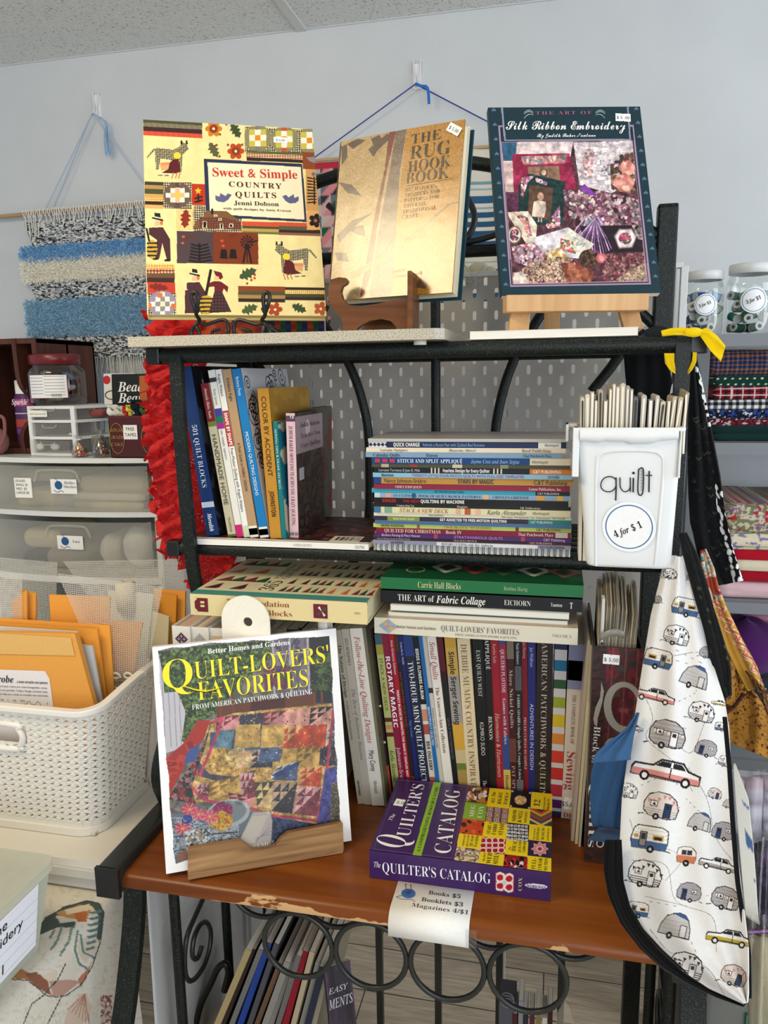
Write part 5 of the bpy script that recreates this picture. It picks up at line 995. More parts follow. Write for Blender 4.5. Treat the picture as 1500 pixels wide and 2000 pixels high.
# silk ribbon embroidery book on a pine easel
M=frame_from((-0.0788,1.0998,1.6488),(0.963,0.270,0.008),(-0.101,0.333,0.938),0,0);w_,h_=0.2241,0.2925
SC_=[(175,98),(1137,93),(1275,1265),(262,1310)]
def art_silk(mb,w,h,t):
 F=Face((0,-0.0002,0),(1,0,0),(0,0,1),w,h,SC_);cv=F.canvas(380,'#15323d')
 for k in range(13):
  for(xa,xb2,ya_,yb3)in((212,288,112,1235),(1114,1240,105,1160)):
   x=xa+(xb2-xa)*k/12;y=ya_+(yb3-ya_)*k/12+0
   cv.poly([(x-12,y+12),(x,y-14),(x+12,y+12),(x,y+6)],'#5a7488');cv.ell(x-8,y+2,5,5,'#5a7488');cv.ell(x+8,y+2,5,5,'#5a7488')
 cv.poly([(240,212),(1098,208),(1212,1213),(318,1252)],'#a58aa8');cv.poly([(250,222),(1090,218),(1200,1205),(326,1242)],'#1a2a34');cv.poly([(258,318),(1090,304),(1192,1196),(332,1236)],'#b890a0')
 cv.poly([(258,98),(1066,94),(1082,304),(278,312)],'#8a90a4');cv.poly([(270,98),(1056,94),(1072,296),(288,304)],'#15323d')
 ph=cv.mpoly([(262,322),(1088,308),(1188,1190),(336,1230)]);cv.clip=ph
 cv.noise(ph,55,55,['#3a1f26','#54303a','#6a3f4a','#4a2a34'],11)
 cv.poly([(258,318),(360,316),(345,500),(265,520)],'#2f5a78');cv.poly([(360,318),(720,312),(700,420),(350,440)],'#d8c4c4');m=cv.mpoly([(720,320),(1090,308),(1110,560),(960,640),(760,590)]);cv.noise(m,40,30,['#c9bcc0','#dcd2d4','#b8a8b0','#e4dcdc'],5);cv.poly([(262,440),(350,440),(360,640),(280,640)],'#cdb4b0')
 cv.blobs(cv.mpoly([(780,360),(860,360),(840,560),(780,520)]),60,5,12,['#c89a98','#b07a80','#d8b4a8','#8a7a80'],2);cv.blobs(cv.mpoly([(880,430),(1000,420),(980,540),(900,530)]),50,4,9,['#9a9aa0','#7a6a74','#c9b8c0'],3)
 cv.blobs(cv.mpoly([(950,400),(1110,380),(1130,640),(960,640)]),90,10,24,['#3a3a2c','#5a3040','#4a2a3a','#6a4a3a','#8a6a50'],6,.4)
 for cx,cy,r in((1040,572,66),(1060,480,52)):
  for k in range(14):a=k*2.4;cv.ell(cx+r*.06*k*math.cos(a)*.8,cy+r*.06*k*math.sin(a)*.8,r*(1-k/18),r*(1-k/18)*.62,['#d88a80','#e2a090','#c87468','#eab8a4'][k%4],k*50)
 cv.poly([(330,396),(695,388),(745,620),(660,640),(340,640)],'#8f2448');cv.noise(cv.mpoly([(330,396),(695,388),(745,620),(660,640),(340,640)]),60,60,['#84203f','#98284c','#a83658'],4);cv.poly([(432,476),(628,470),(640,570),(440,570)],'#8a6a58');cv.ell(532,520,26,30,'#5a4038');cv.ell(532,512,16,18,'#c9a890')
 cv.blobs(cv.mpoly([(385,410),(680,400),(665,452),(400,465)]),170,6,15,['#c98a90','#d8b4a4','#7a8a94','#9a6a7a','#e2ccc0','#6a7a6a','#b87a70'],7)
 cv.poly([(395,560),(440,520),(672,570),(655,845),(480,850),(365,780),(370,600)],'#16302f');cv.noise(cv.mpoly([(395,560),(672,570),(655,845),(480,850),(380,700)]),50,20,['#142a2a','#1c3c3a','#18332f'],9);cv.poly([(440,592),(592,612),(575,820),(432,780)],'#5f4438');cv.ell(512,665,20,26,'#c9a088');cv.poly([(470,700),(500,690),(545,700),(548,745),(535,800),(455,795)],'#d2bfae');cv.line([(500,795),(500,825)],9,'#c9a890');cv.line([(518,795),(518,825)],9,'#c9a890')
 for reg,n in(([(385,545),(480,530),(430,580),(400,670),(385,660)],50),([(480,545),(555,570),(550,595),(480,570)],24),([(545,850),(635,720),(640,860),(560,870)],50)):cv.blobs(cv.mpoly(reg),n,6,13,['#c9a0b0','#e2d0c8','#8a5a8a','#d8b490','#a8607a'],8)
 cv.blobs(cv.mpoly([(285,650),(370,650),(375,760),(290,750)]),60,6,16,['#5a2a4a','#6a3458','#48203c'],3,.2)
 cv.poly([(300,770),(430,760),(490,850),(480,960),(420,970),(310,800)],'#d8c9b8');cv.blobs(cv.mpoly([(330,765),(430,800),(460,920),(430,930),(390,830)]),70,6,13,['#b85a6a','#c97a80','#4a5a44','#8a6a90','#d89a90'],12);cv.ell(345,915,46,58,'#7a5a4a',10);cv.ell(345,915,38,50,'#dccfbe',10);cv.blobs(cv.mell(345,915,32,40),40,6,12,['#a8384a','#3a3a6a','#c97a80','#4a5a3a'],13)
 cv.blobs(cv.mpoly([(650,620),(880,620),(1140,680),(1150,850),(900,860),(700,800)]),420,6,18,['#b89a98','#8a5a70','#c9b4b0','#7a4a5a','#d2c0bc','#a87a88','#5a6a64','#6a3450'],14,.5);cv.poly([(790,582),(880,660),(830,655),(760,610)],'#7a3a9a')
 for k in range(26):a=random.uniform(.6,2.6);r=random.uniform(90,190);x0=830+random.uniform(-40,60);cv.line([(x0,790),(x0+.5*r*math.cos(a)+random.uniform(-20,20),790+.5*r),(x0+r*math.cos(a),800+r)],7,['#8a5a98','#b8a8c0','#5a7a74','#7a3a6a','#c9c0cc'][k%5])
 cv.poly([(760,850),(1150,840),(1160,1010),(900,1020),(800,960)],'#241820');
 for k in range(14):a=.9+k*.12;cv.line([(860,800),(860+120*math.cos(a),840+110*math.sin(a)),(870+150*math.cos(a),850+180*math.sin(a))],6,['#8a5a98','#c0b0c8','#6a3a6a'][k%3])
 hxg=[(978,912),(1010,865),(1090,862),(1124,910),(1095,985),(1010,992)];cv.poly(hxg,'#8a7488');cv.poly([(1050+(x-1050)*.88,927+(y-927)*.88)for x,y in hxg],'#e2d8d0');cv.blobs(cv.mell(1050,925,42,38),60,5,11,['#8a2a4a','#5a3a7a','#c06a7a','#4a5a44','#a84a60'],15)
 cv.blobs(cv.mpoly([(1090,840),(1165,830),(1170,930),(1130,930)]),40,5,11,['#b8a498','#7a6a64'],16)
 cv.poly([(470,930),(690,860),(850,970),(770,1060),(480,1040)],'#cfc9d0');cv.poly([(610,985),(690,870),(855,965),(760,1040)],'#ddd2c2');cv.blobs(cv.mpoly([(640,930),(720,950),(740,1030),(640,1010)]),40,6,14,['#b83a4a','#5a7a54','#d07a70'],17);cv.line([(720,920),(760,940),(740,975),(800,960),(780,985)],6,'#7aa8b0')
 cv.blobs(cv.mpoly([(325,990),(470,960),(560,1040),(480,1130),(345,1090)]),200,5,14,['#b8909a','#c9b4bc','#8a6a88','#a85a60','#d8c4c0','#7a7a8a'],18);cv.blobs(cv.mpoly([(540,1010),(640,990),(700,1070),(560,1080)]),60,5,12,['#c9a060','#b08a50','#e0d0a0'],19)
 cv.blobs(cv.mpoly([(480,1070),(720,1060),(800,1220),(380,1225),(340,1180)]),700,4,10,['#b09078','#9a7a64','#c9ae96','#8a6a58','#d8c2ac'],20,.5);cv.blobs(cv.mpoly([(640,1090),(840,1080),(850,1210),(680,1210)]),90,14,34,['#8a4a38','#9a5a44','#7a3c30','#a86a50'],21,.4);cv.ell(820,1060,62,60,'#3c2a22');cv.blobs(cv.mell(820,1060,60,56),90,5,9,['#5a4030','#2e201a','#6a4c3a'],22);cv.ell(900,1055,32,32,'#c0606a');cv.ell(900,1055,18,18,'#d88a88')
 cv.blobs(cv.mpoly([(920,1030),(1170,1010),(1185,1180),(900,1200)]),420,5,14,['#5a2434','#7a3444','#4a2a30','#8a5a58','#6a4a4a','#a8807a'],23,.5);cv.blobs(cv.mpoly([(1060,1140),(1185,1070),(1190,1190),(960,1210)]),200,4,9,['#c0aa94','#a89078','#8a745f'],24);cv.poly([(336,1160),(400,1150),(440,1225),(336,1230)],'#cfc0b4')
 cv.C[ph]*=(.66+.75*fbm(cv.X/26,cv.Y/26,67,4))[ph][:,None];cv.C=np.clip(cv.C,0,1);cv.clip=None;F.put(mb,cv)
 F.text(mb,'THE ART OF',480,146,845,142,22,'serif','#b0607c',sp=.15);F.text(mb,'Silk Ribbon Embroidery',288,240,1050,238,60,'script','#f6f4f0');F.text(mb,'By Judith Baker Montano',488,288,862,284,24,'script','#eef0ee')
 for f,cx in((1,435),(-1,890)):
  for k in range(3):mb.tube([F.pt(cx+f*(-30+60*s),150-k*9-16*math.sin(s*3)+18*(1-s)*(k==0),.0006)for s in np.linspace(0,1,9)],[0.0006*(1-abs(s-.5))for s in np.linspace(0,1,9)],'#b8ccc4',4)
silk=make_book('display_book','dark teal embroidery book with framed photographs and ribbons on its cover, on the pine easel',M,w_,h_,0.011,front='#15323d',spine='#15323d',art=art_silk,page='#e6e0d2',group='books displayed on easels')
Fk=Face((0,-0.0004,0),(1,0,0),(0,0,1),w_,h_,SC_);A,B=Fk.pt(985,185),Fk.pt(1079,190);sticker(silk,A,B-A,np.cross((0,-1,0),unit(B-A)),(0,-1,0),'$ 5 .00',np.linalg.norm(B-A),0.0125,world=False)
pa,pb,pc=P(917,655,y=1.075),P(1247,645,y=1.075),P(917,672,y=1.075)
ub=thing('softcover_book','softcover lying on the top shelf under the pine easel, white page edges to the front','book',(pa[0],1.075,ZS))
zt=max(ZS+.011,(pa[2]+pb[2])/2)
MB().box((pa[0],1.075,ZS),(pb[0],1.30,ZS+.0006),'#e9e5dc').box((pa[0],1.075,zt-.0006),(pb[0],1.30,zt),'#e9e5dc').build('cover','printed_paper',ub);MB().box((pa[0]+.0006,1.0756,ZS+.0006),(pb[0]-.0006,1.298,zt-.0006),'#ece8de').build('pages','page_paper_flat',ub);ZE=zt
ez=thing('pine_easel','small pine tabletop easel holding the dark teal embroidery book','easel',(0.03,1.12,ZE))
f4=lambda x,y:(900+x*.30667,180+y*.30667)
L_,R_=P(*f4(295,1340),y=1.092),P(*f4(1195,1290),y=1.142)
ex=unit(R_-L_-V3(0,0,(R_-L_)[2]));ey=np.cross((0,0,1),ex);Lw=np.linalg.norm((R_-L_)[:2])
zlo=M[2,3]-.0235
MB().obox(V3(L_[0],L_[1]-.012,zlo),ex*Lw,ey*.028,(0,0,.0225),'#c89a60').build('book_ledge','pine_wood',ez,bevel=.0012)
pl_o=M[:3,3]+M[:3,1]*.0135;nb_=M[:3,1]
def on_pl(x,y):d=P(*f4(x,y),y=1.0)-EYE;return EYE+d*(np.dot(pl_o-EYE,nb_)/np.dot(d,nb_))
for t0,t1 in(((385,1375),(370,1530)),((1060,1340),(1105,1510))):
 a,b=on_pl(*t0),on_pl(*t1);d=unit(a-b);b=a-d*((a[2]-ZE-.001)/d[2])
 MB().obox(b-M[:3,0]*.014,M[:3,0]*.028,M[:3,1]*.011+V3(0,0,.004),d*(np.linalg.norm(a-b)+.22),'#c89a60').build('leg','pine_wood',ez,bevel=.001)
a=P(*f4(580,1370),y=1.26);b=V3(a[0],1.30,ZS+.0);b[2]=ZE if b[1]<1.30 else ZS
MB().obox(V3(a[0]-.012,1.285,ZE),(.024,0,0),(0,.012,0),(0.0,-.045,.22),'#c89a60').build('rear_leg','pine_wood',ez,bevel=.001)
# big quilt book on a wooden stand at the front
sc_=0.981;M=frame_from(EYE+sc_*(np.array((-0.516,0.8668,0.8637))-EYE),(0.879,0.477,0.0),(-0.110,0.203,0.973),0,0);w_,h_=0.2649*sc_,0.314*sc_
QC=[(28,122),(1305,0),(1450,1460),(115,1703)]
def art_front(mb,w,h,t):
 F=Face((0,-0.0002,0),(1,0,0),(0,0,1),w,h,QC);cv=F.canvas(380,'#efeeee')
 rg=np.random.default_rng(3);edge=[(75+rg.uniform(-8,8),145),*[(80+350*k/4,135-k*9+rg.uniform(-9,9))for k in range(1,5)],*[(430+830*k/8,100-k*6+rg.uniform(-9,9))for k in range(1,9)],*[(1262+105*k/14+rg.uniform(-7,7),52+1310*k/14)for k in range(1,15)],(1280,1430),(700,1530),(270,1600),*[(180-115*k/14+rg.uniform(-7,7),1630-1480*k/14)for k in range(15)]]
 ph=cv.mpoly(edge);cv.clip=ph;cv.noise(ph,40,40,['#5a5a56','#767068','#8a8480'],2)
 cv.poly([(50,160),(250,200),(260,800),(70,860)],'#d2ced4');
 for x in(90,130,170,205):cv.line([(x,220),(x+25,800)],7,'#a8a2b0')
 cv.poly([(850,70),(1270,40),(1300,520),(900,560)],'#5d5566');cv.noise(cv.mpoly([(870,80),(1120,55),(1140,480),(900,520)]),60,90,['#6a6272','#7c7484','#544c5c','#8a8490'],4)
 for x in(868,985,1110):cv.line([(x,70),(x+22,520)],14,'#bdb4bc')
 cv.line([(860,175),(1120,155)],9,'#bdb4bc')
 cv.poly([(1120,60),(1262,50),(1290,500),(1150,500)],'#26262a');cv.blobs(cv.mpoly([(1140,180),(1280,160),(1290,420),(1150,420)]),170,8,22,['#3a4a2a','#4a6034','#2a3420','#5a7040'],31,.4)
 fol=cv.mpoly([(70,150),(450,105),(860,80),(840,200),(700,330),(600,420),(500,560),(400,610),(260,780),(230,760),(260,560),(200,420),(110,430),(100,300)]);cv.noise(fol,50,50,['#2c3a1e','#3f5228','#344624'],33);cv.blobs(fol,1500,6,17,['#2a381c','#4a6230','#5c7a3c','#38502a','#6e8a4a','#22301a','#84985a'],32,.35)
 cv.blobs(cv.mpoly([(800,260),(1010,240),(1010,400),(820,420)]),180,6,16,['#6a2448','#8a3058','#4a3a4a','#7a3a6a','#4a5a34'],34)
 cv.poly([(470,520),(1160,440),(1170,520),(480,600)],'#6a3a22');cv.poly([(720,480),(960,455),(960,530),(720,560)],'#4c2018')
 for x in(500,590,1165,1215):cv.line([(x,430),(x+10,600)],16,'#7a4222')
 cv.poly([(240,780),(300,690),(340,620),(430,615),(470,640),(300,850),(130,1160),(160,1270),(95,1170),(85,900)],'#b23024');cv.noise(cv.mpoly([(85,890),(290,760),(330,780),(150,1060),(110,1150)]),60,40,['#a82a20','#c83c2c','#8e2018'],35)
 Q=[(430,620),(600,570),(900,540),(1290,505),(1310,740),(1330,940),(1350,1180),(1230,1350),(860,1280),(540,1180),(330,1190),(120,1160),(360,850)]
 qm=cv.mpoly(Q);cv.noise(qm,30,30,['#b08a4a','#c8a45c','#a87a44','#d2b678'],36)
 cs=[['#c88888','#7a2e38'],['#5a7a8c','#2f4a60'],['#c8a058','#8a6a34'],['#b87a90','#6a3a54'],['#3a3a44','#b89a7a'],['#b8482e','#d8a86a'],['#d2b480','#4a4a3a'],['#4a5a7a','#c8c0a8'],['#d89a88','#2a2a34'],['#7a3a44','#c89a9a']]
 def blk(pts,k,tri=True):
  m=cv.mpoly(pts)&qm;a,b=cs[k%10];cv.paint(m,a);cv.blobs(m,46,3,7,[b,a,a,tuple(hx(a)*.6+hx('#d8c8a0')*.4)],40+k,.5)
  if tri:
   p=np.array(pts,float);
   for i in range(3):
    for j in range(3-i):
     u=lambda s_,t_:p[0]+(p[1]-p[0])*s_+(p[3]-p[0])*t_;cv.paint(cv.mpoly([u(i/3,j/3),u((i+1)/3,j/3),u(i/3,(j+1)/3)])&qm,b)
 ys=[555,660,800,920];
 for r in range(3):
  for c in range(6):
   x0,x1=480+c*165-r*45,480+(c+1)*165-r*45;s=-.09
   y=lambda x,k:ys[k]+s*(x-600)*(1-.25*k)+30
   blk([(x0,y(x0,r)),(x1,y(x1,r)),(x1-10,y(x1,r+1)),(x0-10,y(x0,r+1))],(r*7+c*3+(c*c))%10,(r+c)%2==0)
 blk([(480,690),(610,680),(580,830),(440,850)],1,False);blk([(620,650),(790,645),(785,800),(600,815)],2,False);blk([(800,650),(965,645),(950,800),(790,810)],2,False);blk([(790,820),(950,815),(930,900),(770,920)],7,False)
 cv.ell(500,900,120,95,'#b8904a');cv.blobs(cv.mell(500,900,118,92),160,5,12,['#a88044','#d2b26a','#c8a050','#8a6a34'],50);cv.blobs(cv.mell(640,880,90,75),120,5,12,['#e2d2a0','#d2b878','#c8a868'],51)
 cv.poly([(350,900),(430,990),(600,1010),(760,960),(740,1000),(480,1040),(340,1000)],'#4a4a5a')
 low=[([(420,1050),(650,1000),(640,1120),(430,1160)],2),([(640,990),(740,980),(770,1150),(660,1150)],9),([(750,1050),(900,1040),(880,1230),(770,1220)],6),([(900,940),(1060,900),(1050,1040),(860,1030)],7),([(880,1050),(1055,1045),(1020,1270),(870,1250)],4),([(1070,950),(1230,930),(1220,1080),(1060,1070)],5),([(1060,1080),(1225,1085),(1200,1290),(1030,1270)],9),([(340,1060),(430,1050),(420,1170),(330,1170)],9),([(560,1120),(760,1150),(740,1230),(580,1200)],0)]
 for p_,k in low:blk(p_,k)
 cv.poly([(870,1000),(1060,900),(1065,930),(900,1015)],'#3a4a8a')
 for pts in([(430,640),(520,600),(480,720),(360,1000),(340,990)],[(300,1080),(360,1150),(420,1180),(760,1240),(860,1280),(1200,1320),(1260,1000),(1300,560)]):cv.line(pts,20,'#b8405a')
 m=cv.mpoly([(120,1165),(350,860),(440,640),(400,800),(300,1080),(330,1200)]);cv.paint(m,'#3a2a2c');cv.blobs(m,150,10,20,['#7a2a2c','#2c3434','#8a3a34','#5a6a6a','#a8605a','#1f2426'],52);cv.poly([(280,820),(360,780),(330,900),(240,920)],'#44589a')
 m=cv.mpoly([(1250,960),(1340,930),(1365,1330),(1200,1350)]);cv.paint(m,'#4a4a8a');cv.blobs(m,60,6,12,['#3a3a74','#5a5a9a'],53);cv.noise(cv.mpoly([(1300,1060),(1400,1000),(1400,1360),(1290,1360)]),14,14,['#2a2624','#6a6248','#3a3430','#8a8060'],54);cv.noise(cv.mpoly([(860,1290),(1240,1350),(1360,1330),(1300,1430),(860,1500)]),30,30,['#262a44','#3a4a74','#2e2c38'],55)
 cv.poly([(105,1270),(870,1250),(880,1560),(270,1620),(180,1640)],'#6a727c');cv.noise(cv.mpoly([(110,1300),(640,1270),(640,1500),(130,1580)]),40,16,['#5a646e','#8a94a0','#aab4bc','#4a525a','#c2c6c8'],56)
 for a_,b_ in(((110,1440),(640,1400)),((130,1550),(260,1520)),((120,1380),(250,1340))):cv.line([a_,b_],9,'#39434e')
 cv.poly([(640,1470),(740,1260),(860,1255),(880,1320),(870,1500),(700,1540)],'#b8b0a8');cv.poly([(640,1470),(740,1290),(850,1280),(760,1480)],'#c9c0b0')
 for k in range(4):cv.line([(760,1480-k*12),(870,1340+k*25)],4,'#8a8490')
 cv.poly([(180,1590),(300,1470),(330,1490),(230,1620)],'#9a6248')
 cv.ell(560,1270,160,100,'#aab2b4',-12);cv.ell(556,1262,138,80,'#7c8688',-12);cv.blobs(cv.mell(525,1245,72,62,0),130,7,12,['#8a2a5a','#a83a6a','#7a2450'],57);cv.blobs(cv.mell(510,1322,84,72,0),190,7,12,['#d8a030','#c88a28','#e2b848','#a86a20'],58)
 for cx,cy,r,c in((285,1240,56,'#c83a50'),(350,1275,50,'#d04a60'),(430,1290,56,'#d8445a'),(235,1375,56,'#c02c48')):
  for k in range(16):a=k*.393;cv.line([(cx,cy),(cx+r*math.cos(a),cy+r*.8*math.sin(a))],11,[c,'#e0788a'][k%2])
  cv.ell(cx,cy,11,10,'#d8b040')
 cv.blobs(cv.mell(265,1310,40,34),40,6,11,['#2c3a8a','#3a4a9a'],60);cv.poly([(240,1400),(430,1350),(440,1480),(420,1560),(270,1560),(245,1480)],'#9aa4ac');cv.blobs(cv.mpoly([(240,1400),(430,1360),(435,1500),(270,1560)]),130,8,18,['#c8ccd0','#6a747c','#e2e2e0','#a89878','#4a525a'],61)
 cv.C[ph]*=.86;cv.C[qm&ph]*=(.62+.85*fbm(cv.X/46,cv.Y/46,66,4))[qm&ph][:,None];cv.C=np.clip(cv.C,0,1);cv.clip=None;F.put(mb,cv)
 for dx,c,of in((4,'#3a3010',.0005),(0,'#f2e21a',.0009)):
  F.text(mb,'Q',85+dx,410+dx,330+dx,385+dx,205,'serif',c,off=of);F.text(mb,'UILT-LOVERS\'',322+dx,338+dx,1270+dx,225+dx,122,'serif',c,off=of);F.text(mb,'FAVORITES',345+dx,482+dx,1130+dx,388+dx,128,'serif',c,off=of)
  mb.tube([F.pt(x+dx,y+dx,of)for x,y in((250,385),(330,410),(400,420),(470,405),(520,390))],[.0009,.0016,.0013,.0008,.0003],c,4)
 F.text(mb,'Better Homes and Gardens',415,166,990,106,34,'serifbold','#f2f0ea');F.text(mb,'FROM AMERICAN PATCHWORK & QUILTING',305,546,1152,438,36,'serif','#f0ece2');F.text(mb,'VOLUME 5',690,1530,900,1490,30,'serif','#e4e0da')
fb=make_book('display_book','large white-bordered quilt book with a yellow title, on the wooden stand at the front',M,w_,h_,0.020,front='#efeeee',spine='#eeeeec',hard=False,art=art_front,page='#e8e4ea')
n_=-M[:3,1];X_,Y_,Z_=M[:3,0],M[:3,1],M[:3,2]
st=thing('wooden_book_stand','brown grained wooden stand with a scooped lip holding the big front book','book stand',M=pose(M[:3,3]*1.0,X_,Y_,Z_))
Ff=Face((0,0,0),(1,0,0),(0,0,1),w_,h_,QC)
lip=[(275,1530),(640,1470),(680,1500),(715,1528),(760,1536),(830,1530),(890,1502),(930,1450),(975,1418),(1355,1345),(1362,1530),(1355,1560),(275,1745)]
WS=WM[st];loc=[]
for x,y in lip:
 p=P(290+x*.28,1230+y*.28,y=1.0)
 o,d=EYE,p-EYE;pl=M[:3,3]+n_*0.016;t=np.dot(pl-o,n_)/np.dot(d,n_);loc.append(o+t*d)
zmin=ZW+.0012
loc=[p if p[2]>zmin else p+Z_*((zmin-p[2])/Z_[2])for p in loc]
MB().prism([(np.dot(p-M[:3,3],X_),np.dot(p-M[:3,3],Z_))for p in loc],M[:3,3]+n_*.016,X_,Z_,Y_*.0105,'#8a6a3a').build('scooped_lip','acacia_wood',st,bevel=.002)
a0,a1=np.dot(loc[-1]-M[:3,3],X_),np.dot(loc[-2]-M[:3,3],X_)
zb0=np.dot(loc[-1]-M[:3,3],Z_)
MB().obox(M[:3,3]+X_*a0+Y_*-0.006+Z_*(-.003),X_*(a1-a0),Y_*.026,Z_*.003,'#8a6a3a').build('base_ledge','acacia_wood',st)
MB().obox(M[:3,3]+X_*(a0+.01)+Y_*.0225+Z_*.001,X_*(a1-a0-.02),Y_*.010,Z_*.22,'#8a6a3a').build('back_rest','acacia_wood',st)
pt=M[:3,3]+X_*(a0+.07)+Y_*.034+Z_*.15;bs=V3(pt[0]-.06,pt[1]+.11,ZW+.004);MB().obox(bs,X_*.08,Y_*.009,pt-bs,'#8a6a3a').build('prop_leg','acacia_wood',st)
# thick purple catalog lying at the front
CT=0.041;Mc=pose_flat(0.0062,0.907,ZW+CT+.0005,0.0);wC,hC=0.1905,0.2402
CC=[(265,85),(1365,185),(1340,750),(90,580)]
def art_cat(mb,w,h,t):
 F=Face((0,-0.0002,h),(0,0,-1),(1,0,0),h,w,CC);cv=F.canvas(330,'#3d2159')
 cv.poly([(758,135),(1365,185),(1340,755),(655,660)],'#e8cc1a')
 def sq(p,fn):m=cv.mpoly(p);fn(m)
 def quad(u0,v0,u1,v1):
  def at_(u,v):
   top=np.array((758,135))*(1-u)+np.array((1365,185))*u;bot=np.array((655,660))*(1-u)+np.array((1340,755))*u;return tuple(top*(1-v)+bot*v)
  return[at_(u0,v0),at_(u1,v0),at_(u1,v1),at_(u0,v1)]
 Y_='#ecd01c';sp_=30
 cells=[(0,0,.245,.22,'crazy'),(0,.22,.245,.44,'lime'),(0,.44,.245,.64,'orange'),(0,.64,.245,.82,'y'),(0,.82,.245,1,'drunk'),(.245,0,.5,.25,'y'),(.245,.25,.5,.45,'tiles'),(.245,.45,.5,.65,'y'),(.245,.65,.5,.845,'rings'),(.245,.845,.5,1,'y'),(.5,0,.745,.23,'flower'),(.5,.23,.745,.43,'y'),(.5,.43,.745,.65,'check'),(.5,.65,.745,.84,'y'),(.5,.84,.745,1,'redblack'),(.745,0,1,.215,'y'),(.745,.215,1,.42,'chev'),(.745,.42,1,.62,'y'),(.745,.62,1,.82,'star'),(.745,.82,1,1,'y')]
 for u0,v0,u1,v1,k in cells:
  q_=quad(u0,v0,u1,v1);m=cv.mpoly(q_);c0=np.mean(q_,0)
  if k=='y':cv.paint(m,Y_)
  elif k=='lime':cv.paint(m,'#7fa82a')
  elif k=='crazy':cv.paint(m,'#3a1a1a');cv.blobs(m,60,8,26,['#8a1f1f','#e8e0d8','#c8502a','#1a1a22','#a8803a','#d8b8a8'],70,.3)
  elif k=='orange':cv.paint(m,'#c8401c');cv.blobs(m,12,8,20,['#d8602a','#1a1416','#b8301a'],71,.4)
  elif k=='drunk':cv.noise(m,34,34,['#d8c49a','#4a3a4a','#c8a878','#7a6a78','#e2d4b4','#5a4a3a'],72,2)
  elif k=='tiles':
   cv.paint(m,'#5a4a5a');
   for i in range(3):
    for j in range(3):x,y=np.array(q_[0])*(1-(i+.5)/3)*(1-(j+.5)/3)+np.array(q_[1])*((i+.5)/3)*(1-(j+.5)/3)+np.array(q_[2])*((i+.5)/3)*((j+.5)/3)+np.array(q_[3])*(1-(i+.5)/3)*((j+.5)/3);cv.rect(x-19,y-16,x+19,y+16,'#b8a4a0' if(i+j)%2 else '#c8905a');cv.ell(x,y,12,10,'#5a3a5a' if(i+j)%2 else '#8a3a2a');cv.ell(x,y,6,5,'#d8d0cc')
  elif k=='rings':
   cv.paint(m,'#a81a24')
   for i in range(4):
    for j in range(3):x=q_[3][0]+(q_[2][0]-q_[3][0])*(i+.5)/4;y=q_[0][1]+10+(q_[3][1]-q_[0][1])*(j+.5)/3;r=cv.mell(x,y,26,22)&~cv.mell(x,y,19,16)&m;cv.paint(r,'#ece0da')
  elif k=='flower':
   cv.paint(m,'#17141a');cv.blobs(cv.mell(c0[0],c0[1]+4,44,34)&m,50,7,12,['#d8b078','#e8cc9a','#c8985a'],73)
   for p_ in q_:cv.ell(p_[0]*.86+c0[0]*.14,p_[1]*.86+c0[1]*.14,7,7,'#c8c8c0')
  elif k=='check':
   cv.paint(m,'#14141a');
   for i in range(6):
    for j in range(5):x=q_[0][0]-12+(q_[1][0]-q_[0][0])*(i+.55)/6;y=q_[0][1]+8+(q_[3][1]-q_[0][1])*(j+.5)/5+2*i;cv.paint(cv.mrect(x-10,y-8,x+10,y+8)&m,'#f0f0f0');cv.paint(cv.mrect(x-5,y-4,x+5,y+4)&m,'#8a9ab0' if(i+j)%2 else '#14141a')
  elif k=='redblack':cv.paint(m,'#8a1a20');cv.blobs(m,26,10,20,['#14141a','#a8242c','#e8e2e0','#14141a','#c8302c'],74,.4)
  elif k=='chev':
   cv.paint(m,'#2a3a5a')
   for j,c in enumerate(('#c83a24','#e0a030','#3a6a44','#b8302a','#2a4a7a','#d8c040')):y=c0[1]-50+j*17;cv.paint(cv.mline([(q_[0][0]-20,y-30),(c0[0],y+22),(q_[1][0]+20,y-30)],15)&m,c)
  elif k=='star':
   cv.paint(m,'#2a2040')
   for r,c in((66,'#e0a0a0'),(50,'#c06a80'),(36,'#e8c0b8'),(22,'#b84a60'),(9,'#17141a')):
    cv.paint(cv.mpoly([(c0[0]+r*(1 if i%2==0 else .68)*math.cos(i*.3927),c0[1]+r*.82*(1 if i%2==0 else .68)*math.sin(i*.3927))for i in range(16)])&m,c)
 cv.poly([(512,108),(565,112),(432,635),(375,626)],'#8fb82a')
 F.put(mb,cv)
 dk='#1c1420'
 F.text(mb,'The',232,388,258,340,22,'italic','#f6f4f2');F.text(mb,'Q',300,590,352,505,175,'serif','#f8f6f4');F.text(mb,"UILTER'S",352,500,452,128,90,'serif','#f8f6f4')
 F.text(mb,'A COMPREHENSIVE RESOURCE GUIDE',424,602,548,145,24,'serif','#2a3a14');F.text(mb,'CATALOG',630,622,698,168,118,'serif','#f8f6f4')
 for a_,b_ in(((275,98),(118,578)),((750,140),(640,645)),((275,98),(750,140)),((118,578),(640,645))):mb.tube([F.pt(*a_,.0004),F.pt(*b_,.0004)],.00015,'#8a78a0',4)
